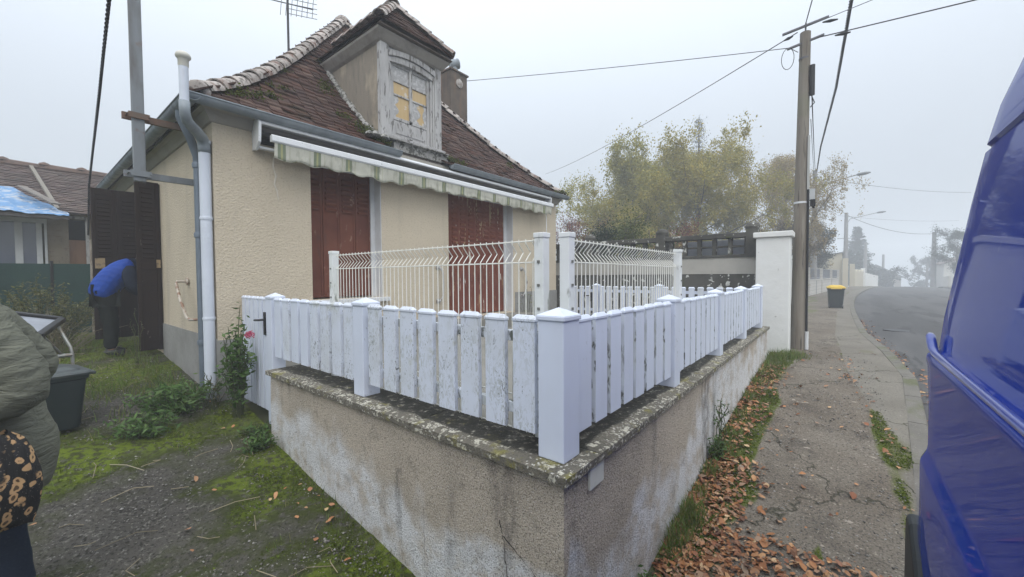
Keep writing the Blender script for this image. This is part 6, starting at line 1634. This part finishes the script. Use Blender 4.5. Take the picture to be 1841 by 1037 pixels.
put(1050, lambda: 2.2+u()**1.0*2.1, lambda x: .95-abs(g())*.30*(1.2 if x < 3.2 else .7))     # drift round the corner
put(1150, lambda: 2.1+u()*1.25, lambda x: -.42+u()*1.35)
put(800, lambda: 3.2+u()*4.6, lambda x: .95-abs(g())*.16)
put(60, lambda: 3+u()*7, lambda x: .9-u()*1.4)
put(260, lambda: 2.55+u()*.75, lambda x: -.45+abs(g())*.14)
put(240, lambda: 6+u()*12, lambda x: float(kerb_y(x))-.03-abs(g())*.10)
put(50, lambda: 5.0+u()*4, lambda x: float(yb(x))+g()*.06)
P = np.array(P); P = P[(P[:,1] < .955) & (P[:,0] > 1.6)]
Z = np.array([ (G(x, y) if y > float(kerb_y(x)) else road_z(x, y)) for x, y in P])
P3 = np.column_stack([P, Z+rs.random(len(P))*.02])
P4 = P3[rs.randint(0, len(P3), 2600)]+np.column_stack([rs.normal(size=2600)*.05, rs.normal(size=2600)*.05, np.zeros(2600)]); P4 = P4[P4[:,1] < .955]; Va, Fa = dead_leaves(P4, .024, rs, .008)
V, F = dead_leaves(P3, .046, rs, .008); F = np.concatenate([F, Fa+len(V)]); V = np.concatenate([V, Va]); o = np_mesh('fallen_leaves', V, F, m_dead); tag(o, 'brown fallen leaves drifted against the foot of the low wall', 'leaves', kind='stuff')
P = []
put(15, lambda: 1.53-abs(g())*.25, lambda x: 2.3+u()*1.2)
put(14, lambda: -.6+u()*2.0, lambda x: 2.0+u()*3.5)
P = np.array(P); P3 = np.column_stack([P, gz_arr(P, .015)])
V, F = dead_leaves(P3, .044, rs, .006); o = np_mesh('scattered_leaves', V, F, M('orange_leaf', (.42,.19,.08), island=[(.36,.15,.06),(.46,.24,.11),(.28,.12,.06),(.50,.36,.18)], rough=.7, objrand=False)); tag(o, 'orange fallen leaves scattered over the mossy driveway', 'leaves', kind='stuff')
# ---------------------------------------------------------------- grass and moss
L_grass = leaf_mat('grass_blade', [(.10,.175,.03),(.155,.23,.045),(.075,.12,.025),(.17,.19,.05),(.22,.20,.08)])
L_moss2 = leaf_mat('moss_tuft', [(.075,.10,.012),(.12,.165,.016),(.05,.065,.013),(.17,.215,.025)], .95)
L_dry = leaf_mat('dry_stem', [(.22,.19,.11),(.16,.13,.08),(.28,.25,.16)])
L_weed = leaf_mat('weed_leaf', [(.075,.15,.035),(.11,.19,.05),(.055,.11,.03),(.15,.22,.07)])
P = []
while len(P) < 26000:
    x = 1.54-rs.random()**1.2*2.6; y = 2.0+rs.random()**1.5*8.5; mv = moss_drive(x, y)
    if rs.random() < (mv-.44)*2.4: P.append((x, y))
P = np.array(P); P3 = np.column_stack([P, gz_arr(P, -.004)])
P3 = np.repeat(P3, 2, 0)+rs.normal(size=(len(P3)*2,3))*np.array([.018,.018,.004])
V, F = leaf_geo(P3, .019, rs, .5, flat=.3); o = np_mesh('moss', V, F, L_moss2); tag(o, 'yellow green moss spreading over the driveway', 'moss', kind='stuff')
P = []
for _ in range(60000):
    x = 3.0+rs.random()*6.5; y = .96-rs.random()*1.5
    if moss_pave(x, y) > .52: P.append((x, y))
for _ in range(0):
    x = 4.5+rs.random()*4; y = float(yb(x))+rs.normal()*.05
    if fbm(x, 1, .8, 4, 2) > -.1: P.append((x, y))
P = np.array(P); P3 = np.column_stack([P, gz_arr(P, .0)]); P3 = np.repeat(P3, 3, 0)+rs.normal(size=(len(P3)*3,3))*np.array([.012,.012,.003]); V, F = leaf_geo(P3, .017, rs, .5, flat=.3); o = np_mesh('pavement_moss', V, F, L_moss2); tag(o, 'bright green moss along the edge of the pavement', 'moss', kind='stuff')
# grass: base of walls, tufts
T = []
def tuft(cx, cy, n, s): T.append((np.column_stack([cx+rs.normal(size=n)*s, cy+rs.normal(size=n)*s])))
for x, n, s in ((2.85,160,.05),(3.0,220,.06),(3.2,360,.07),(3.32,240,.06),(3.6,90,.05),(3.95,110,.05),(4.4,140,.06),(4.75,90,.05),(5.3,110,.06),(5.9,90,.06),(6.6,120,.07),(7.2,140,.08),(7.7,180,.1),(8.2,260,.12),(8.45,300,.13)): tuft(x, .90-.02*rs.random(), n, s)
for x, y in ((2.9,-.40),(3.0,-.2),(2.6,.35)): tuft(x, y, 60, .06)
for x, y in ((8.65,.55),(8.75,.7),(8.5,.6)): tuft(x, y, 160, .10)
GP = np.concatenate(T); GP = GP[(GP[:,1] < .95)]
GP3 = np.column_stack([GP, gz_arr(GP, -.005)]); V, F = blades(GP3, .12, .007, rs, .95); o = np_mesh('wall_grass', V, F, L_grass); tag(o, 'green grass tufts growing along the foot of the street wall', 'grass', kind='stuff')
T = []
for _ in range(520): 
    x = 1.5-rs.random()**1.4*3.2; y = 1.4+rs.random()*9
    if moss_drive(x, y) > .5: tuft(x, y, 9, .05)
for y in np.arange(1.3, 4.3, .07): tuft(1.53, y, 7, .03)
GP = np.concatenate(T); GP = GP[GP[:,0] < 1.555]; GP3 = np.column_stack([GP, gz_arr(GP, -.005)]); 
T2 = GP3[:0]; T = []
for _ in range(900):
    x = 1.25-rs.random()*3.2; y = 5.6+rs.random()*5.2
    if fbm(x, y, 1.4, 31, 3) > -.05: tuft(x, y, 9, .05)
for _ in range(60):
    x = 1.3-rs.random()*.9; y = 5.1+rs.random()*2.6; tuft(x, y, 10, .05)
GQ = np.concatenate(T); GQ = GQ[GQ[:,0] < 1.36]; GQ3 = np.column_stack([GQ, gz_arr(GQ, -.005)])
Va, Fa = blades(GQ3, .12, .006, rs, .95)
V, F = blades(GP3, .055, .004, rs, .9); F = np.concatenate([F, Fa+len(V)]); V = np.concatenate([V, Va]); o = np_mesh('yard_grass', V, F, L_grass); tag(o, 'short grass blades scattered in the driveway moss', 'grass', kind='stuff')
# dry stalks and twigs on the yard
tw = MB()
for _ in range(150):
    far = rs.random() < .8
    x = (.9-rs.random()*2.2) if far else (1.4-rs.random()*1.4); y = (5.6+rs.random()*3.2) if far else (1.7+rs.random()*3)
    a = rs.random()*2*PI; L = .08+.34*rs.random()**2*(1 if far else .7); z = G(x, y)+.015
    x2, y2 = x+math.cos(a)*L, y+math.sin(a)*L
    if max(x, x2) > 1.38: continue
    tw.tube([(x,y,z),((x+x2)/2+rs.normal()*.03,(y+y2)/2+rs.normal()*.03,(z+G(x2,y2))/2+.02+.05*rs.random()*far),(x2,y2,G(x2,y2)+.012)], .0028, 4, cap=False)
o = tw.build('twigs', M('twig', (.24,.20,.13), island=.4, rough=.9, objrand=False)); tag(o, 'dry stalks and twigs lying on the mossy yard', 'twigs', kind='stuff')
# long straws in the foreground
st_ = MB()
for a, b in (((.05,2.55),(.42,2.9)),((1.05,2.0),(1.30,2.25)),((.45,4.6),(.62,4.35))):
    za, zb2 = G(*a)+.02, G(*b)+.03; st_.tube([(a[0],a[1],za),((a[0]+b[0])/2,(a[1]+b[1])/2,(za+zb2)/2+.02),(b[0],b[1],zb2)], .003, 5)
o = st_.build('straw', M('straw', (.33,.29,.2), rough=.8)); tag(o, 'long pale straws lying on the driveway concrete', 'straw', kind='stuff')
# ---------------------------------------------------------------- plants as things
def leafy(name, label, x, y, h, spread, nst, nl, lsz, lm, seed, cat='plant', flower=None, z=None, aspect=.35, lean=(0,0), stemcol=(.06,.07,.03)):
    r = np.random.RandomState(seed); z0 = G(x, y) if z is None else z
    t = thing(name, label, cat, (x, y, z0)); m = MB(); pts = []; tipsz = []
    for i in range(nst):
        a = r.random()*2*PI; l = r.random()**.6; b = np.array([x+math.cos(a)*spread*.25*l, y+math.sin(a)*spread*.25*l, z0-.02])
        e = np.array([x+math.cos(a)*spread*l+lean[0], y+math.sin(a)*spread*l+lean[1], z0+h*(.55+.45*r.random())*(1-.35*l)])
        k = 7; q = [b+(e-b)*(j/k)+np.array([r.normal()*.012, r.normal()*.012, .10*h*math.sin(PI*j/k)]) for j in range(k+1)]
        m.tube([tuple(v) for v in q], [.004]*k+[.002], 4, cap=False)
        per = max(2, nl//nst)
        for _ in range(per):
            j = 1+r.random()*(k-1); j0 = int(j); f = j-j0; p = q[j0]*(1-f)+q[min(k, j0+1)]*f; pts.append(p+r.normal(size=3)*lsz*.45)
        tipsz.append(q[-1])
    m.build('stem', M('stem', stemcol, rough=.8), t)
    V, F = leaf_geo(np.array(pts), lsz, r, aspect, flat=.35); np_mesh('foliage', V, F, lm, t)
    if flower:
        P = np.array(flower); P = np.repeat(P, 90, 0)+r.normal(size=(len(P)*90, 3))*np.array([.018,.020,.013]); V, F = leaf_geo(P, .016, r, .8)
        np_mesh('flower', V, F, leaf_mat('pink_flower', [(.50,.08,.16),(.60,.14,.22)]), t)
    return t
leafy('flowering_plant', 'tall leafy plant with one pink flower cluster growing against the picket gate', 1.47, 4.95, 1.30, .17, 30, 800, .062, L_weed, 3, flower=[(1.49,4.63,1.14),(1.47,4.60,1.12)], aspect=.42)
leafy('weed', 'spreading leafy weed clump in front of the white downpipe', 1.02, 5.35, .38, .42, 46, 950, .075, L_weed, 4, aspect=.26)
leafy('weed', 'low bright green weed in the moss in front of the leafy clump', .72, 5.0, .26, .30, 26, 420, .07, L_weed, 5, aspect=.26)
leafy('weed', 'small bright green seedling clump at the foot of the gate post', 1.40, 4.22, .17, .17, 16, 230, .055, L_weed, 6, aspect=.34)
leafy('weed', 'pale green weed clump just behind the seedlings by the wall end', 1.46, 4.45, .15, .14, 14, 200, .045, L_weed, 7, aspect=.34)
leafy('weed', 'thin twiggy weed beside the base of the pipes', 1.30, 5.25, .55, .22, 14, 90, .03, L_dry, 8)
leafy('weed', 'tall thin weed stalk growing up the street face of the low wall', 4.42, .90, .78, .07, 7, 130, .04, L_weed, 9, z=G(4.42,.9), aspect=.3)
leafy('weed', 'dark leafy weed at the foot of the street wall', 4.2, .88, .28, .12, 20, 260, .05, L_weed, 10, aspect=.3)
leafy('weed', 'small dark weed under the low wall corner by the drifted leaves', 2.35, .88, .22, .12, 20, 260, .045, L_weed, 11, aspect=.4)
leafy('weed', 'dry brown grass clump at the end of the leaf drift', 2.95, -.22, .22, .14, 60, 30, .02, L_dry, 12, stemcol=(.20,.13,.07))
leafy('climber', 'thin yellowing climber behind the wire panel near the garden door', 6.95, 5.2, 1.0, .25, 8, 46, .05, leaf_mat('yellowing', [(.20,.20,.04),(.10,.14,.04)]), 13, z=.72)
leafy('seed_stalk', 'bare seed stalk standing in front of the dark doors', 1.06, 7.55, .95, .10, 5, 90, .02, L_dry, 14)
leafy('bramble', 'tangled brown green bramble bush against the green net', .25, 10.0, 1.15, 1.1, 110, 5200, .06, leaf_mat('bramble_leaf', [(.10,.115,.035),(.15,.15,.045),(.065,.075,.03),(.20,.18,.08)]), 15, aspect=.3)
leafy('bramble', 'lower grassy bramble mound beside the bending person', -.7, 9.3, .8, .9, 100, 4600, .06, leaf_mat('bramble_leaf', [(.13,.15,.035),(.19,.19,.05),(.09,.10,.03)]), 16, aspect=.25)
leafy('bramble', 'dry arching bramble with long stems in the yard corner', .3, 9.0, .75, .85, 80, 1100, .045, L_dry, 17, stemcol=(.16,.14,.09), aspect=.2)

# ---------------------------------------------------------------- grit
n = 9000
X = 1.5-rs.random(n)**1.2*2.6; Y = 2.0+rs.random(n)**1.4*6
X2 = 2.2+rs.random(5000)*7; Y2 = .9-rs.random(5000)*1.35
PP = np.concatenate([np.column_stack([X, Y]), np.column_stack([X2, Y2])])
keep = np.array([fbm(x, y, 2.2, 41, 3) > -.12 for x, y in PP]); PP = PP[keep]; n = len(PP)
Z = gz_arr(PP, .0); B = np.array([(1,0,0),(0,1,0),(-1,0,0),(0,-1,0),(0,0,.7),(0,0,-.7)])
s_ = .0035+.009*rs.random(n)**3; ang = rs.random(n)*6.28
V = np.empty((n,6,3))
for k in range(6):
    j = 1+.35*rs.normal(size=n); bx, by, bz = B[k]
    V[:,k,0] = PP[:,0]+s_*j*(bx*np.cos(ang)-by*np.sin(ang)); V[:,k,1] = PP[:,1]+s_*j*(bx*np.sin(ang)+by*np.cos(ang)); V[:,k,2] = Z+.002+s_*bz
i_ = np.arange(n)[:,None]*6
F = np.concatenate([i_+np.array([f]) for f in ((0,1,4),(1,2,4),(2,3,4),(3,0,4),(1,0,5),(2,1,5),(3,2,5),(0,3,5))])
o = np_mesh('grit', V.reshape(-1,3), F, M('grit_stone', (.2,.19,.17), island=[(.05,.045,.04),(.16,.15,.13),(.28,.265,.235),(.11,.10,.085),(.38,.36,.33)], rough=.9, objrand=False)); tag(o, 'loose grit and small stones on the driveway and pavement', 'grit', kind='stuff')
# ------------------------------------------------------------------ fog, sky, sun, camera
hz = MB(); hz.box(-260, 320, -260, 280, -26, 18.5)
m_haze = bpy.data.materials.new('fog_air'); m_haze.use_nodes = True; nt = m_haze.node_tree
for n in list(nt.nodes):
    if n.type == 'BSDF_PRINCIPLED': nt.nodes.remove(n)
pv = nt.nodes.new('ShaderNodeVolumePrincipled'); pv.inputs['Color'].default_value = (.93,.96,1,1); pv.inputs['Density'].default_value = FOG; pv.inputs['Anisotropy'].default_value = 0.0
nt.links.new(pv.outputs[0], nt.nodes['Material Output'].inputs['Volume'])
h_ = hz.build('haze', m_haze); h_['kind'] = 'stuff'

SUN_EL, SUN_ROT = 52, 222
wd = bpy.data.worlds.new('World'); sc.world = wd; wd.use_nodes = True; nt = wd.node_tree; N = nt.nodes; L = nt.links
bg = N['Background']; bg.inputs['Strength'].default_value = .10
sk = N.new('ShaderNodeTexSky'); sk.sky_type = 'NISHITA'; sk.sun_disc = False; sk.sun_elevation = R_(SUN_EL); sk.sun_rotation = R_(SUN_ROT); sk.air_density = 1.0; sk.dust_density = 6.0; sk.ozone_density = 2.0
# overcast: cloud layer of even grey-blue, brighter towards the zenith, veiling the clear sky
tc = N.new('ShaderNodeTexCoord'); sp = N.new('ShaderNodeSeparateXYZ'); L.new(tc.outputs['Generated'], sp.inputs[0])
mr = N.new('ShaderNodeMapRange'); mr.inputs['From Min'].default_value = 0; mr.inputs['From Max'].default_value = 1; mr.inputs['To Min'].default_value = 4.05; mr.inputs['To Max'].default_value = 16.5; pw = N.new('ShaderNodeMath'); pw.operation = 'POWER'; pw.use_clamp = True; pw.inputs[1].default_value = 1.7; L.new(sp.outputs['Z'], pw.inputs[0]); L.new(pw.outputs[0], mr.inputs['Value'])
cl = N.new('ShaderNodeVectorMath'); cl.operation = 'SCALE'; cl.inputs[0].default_value = (.86,.94,1.04); L.new(mr.outputs[0], cl.inputs['Scale'])
ns = N.new('ShaderNodeTexNoise'); ns.inputs['Scale'].default_value = 1.6; ns.inputs['Detail'].default_value = 3; L.new(tc.outputs['Generated'], ns.inputs['Vector'])
nm = N.new('ShaderNodeMapRange'); nm.inputs['To Min'].default_value = .94; nm.inputs['To Max'].default_value = 1.06; L.new(ns.outputs['Fac'], nm.inputs['Value'])
c2 = N.new('ShaderNodeVectorMath'); c2.operation = 'SCALE'; L.new(cl.outputs[0], c2.inputs[0]); L.new(nm.outputs[0], c2.inputs['Scale'])
mx = N.new('ShaderNodeMix'); mx.data_type = 'RGBA'; mx.inputs[0].default_value = .93
L.new(sk.outputs[0], mx.inputs[6]); L.new(c2.outputs[0], mx.inputs[7]); L.new(mx.outputs[2], bg.inputs['Color'])
sl = bpy.data.lights.new('sun', 'SUN'); sl.energy = 1.25; sl.angle = R_(60); sl.color = (1.0,.97,.93)
so = bpy.data.objects.new('sun', sl); C.objects.link(so)
el, az = R_(SUN_EL), R_(SUN_ROT)
dirv = Vector((math.sin(az)*math.cos(el), math.cos(az)*math.cos(el), math.sin(el)))
so.rotation_euler = (-dirv).to_track_quat('-Z', 'Y').to_euler(); so.location = (0, 0, 60)

cd = bpy.data.cameras.new('camera'); co = bpy.data.objects.new('camera', cd); C.objects.link(co); sc.camera = co
cd.sensor_width = 36; cd.lens = 36*725/1841; cd.clip_start = .02; cd.clip_end = 1500
Xw = Vector((0.62955974,-0.77692868,-0.0060293)); Dn = Vector((-0.02728669,-0.01435416,-0.99952458)); Fw = Vector((0.77647278,0.62942496,-0.03023661))
m4 = Matrix((Xw, -Dn, -Fw)).transposed().to_4x4(); m4.translation = Vector((0, 0, 1.7)); co.matrix_world = m4
sc.view_settings.view_transform = 'Standard'; sc.view_settings.look = 'None'; sc.view_settings.gamma = 1; sc.view_settings.exposure = EXPO
sc.cycles.max_bounces = 6; sc.cycles.diffuse_bounces = 3; sc.cycles.glossy_bounces = 3; sc.cycles.transmission_bounces = 3; sc.cycles.volume_bounces = 2; sc.cycles.use_denoising = True
sc.cycles.caustics_reflective = False; sc.cycles.caustics_refractive = False
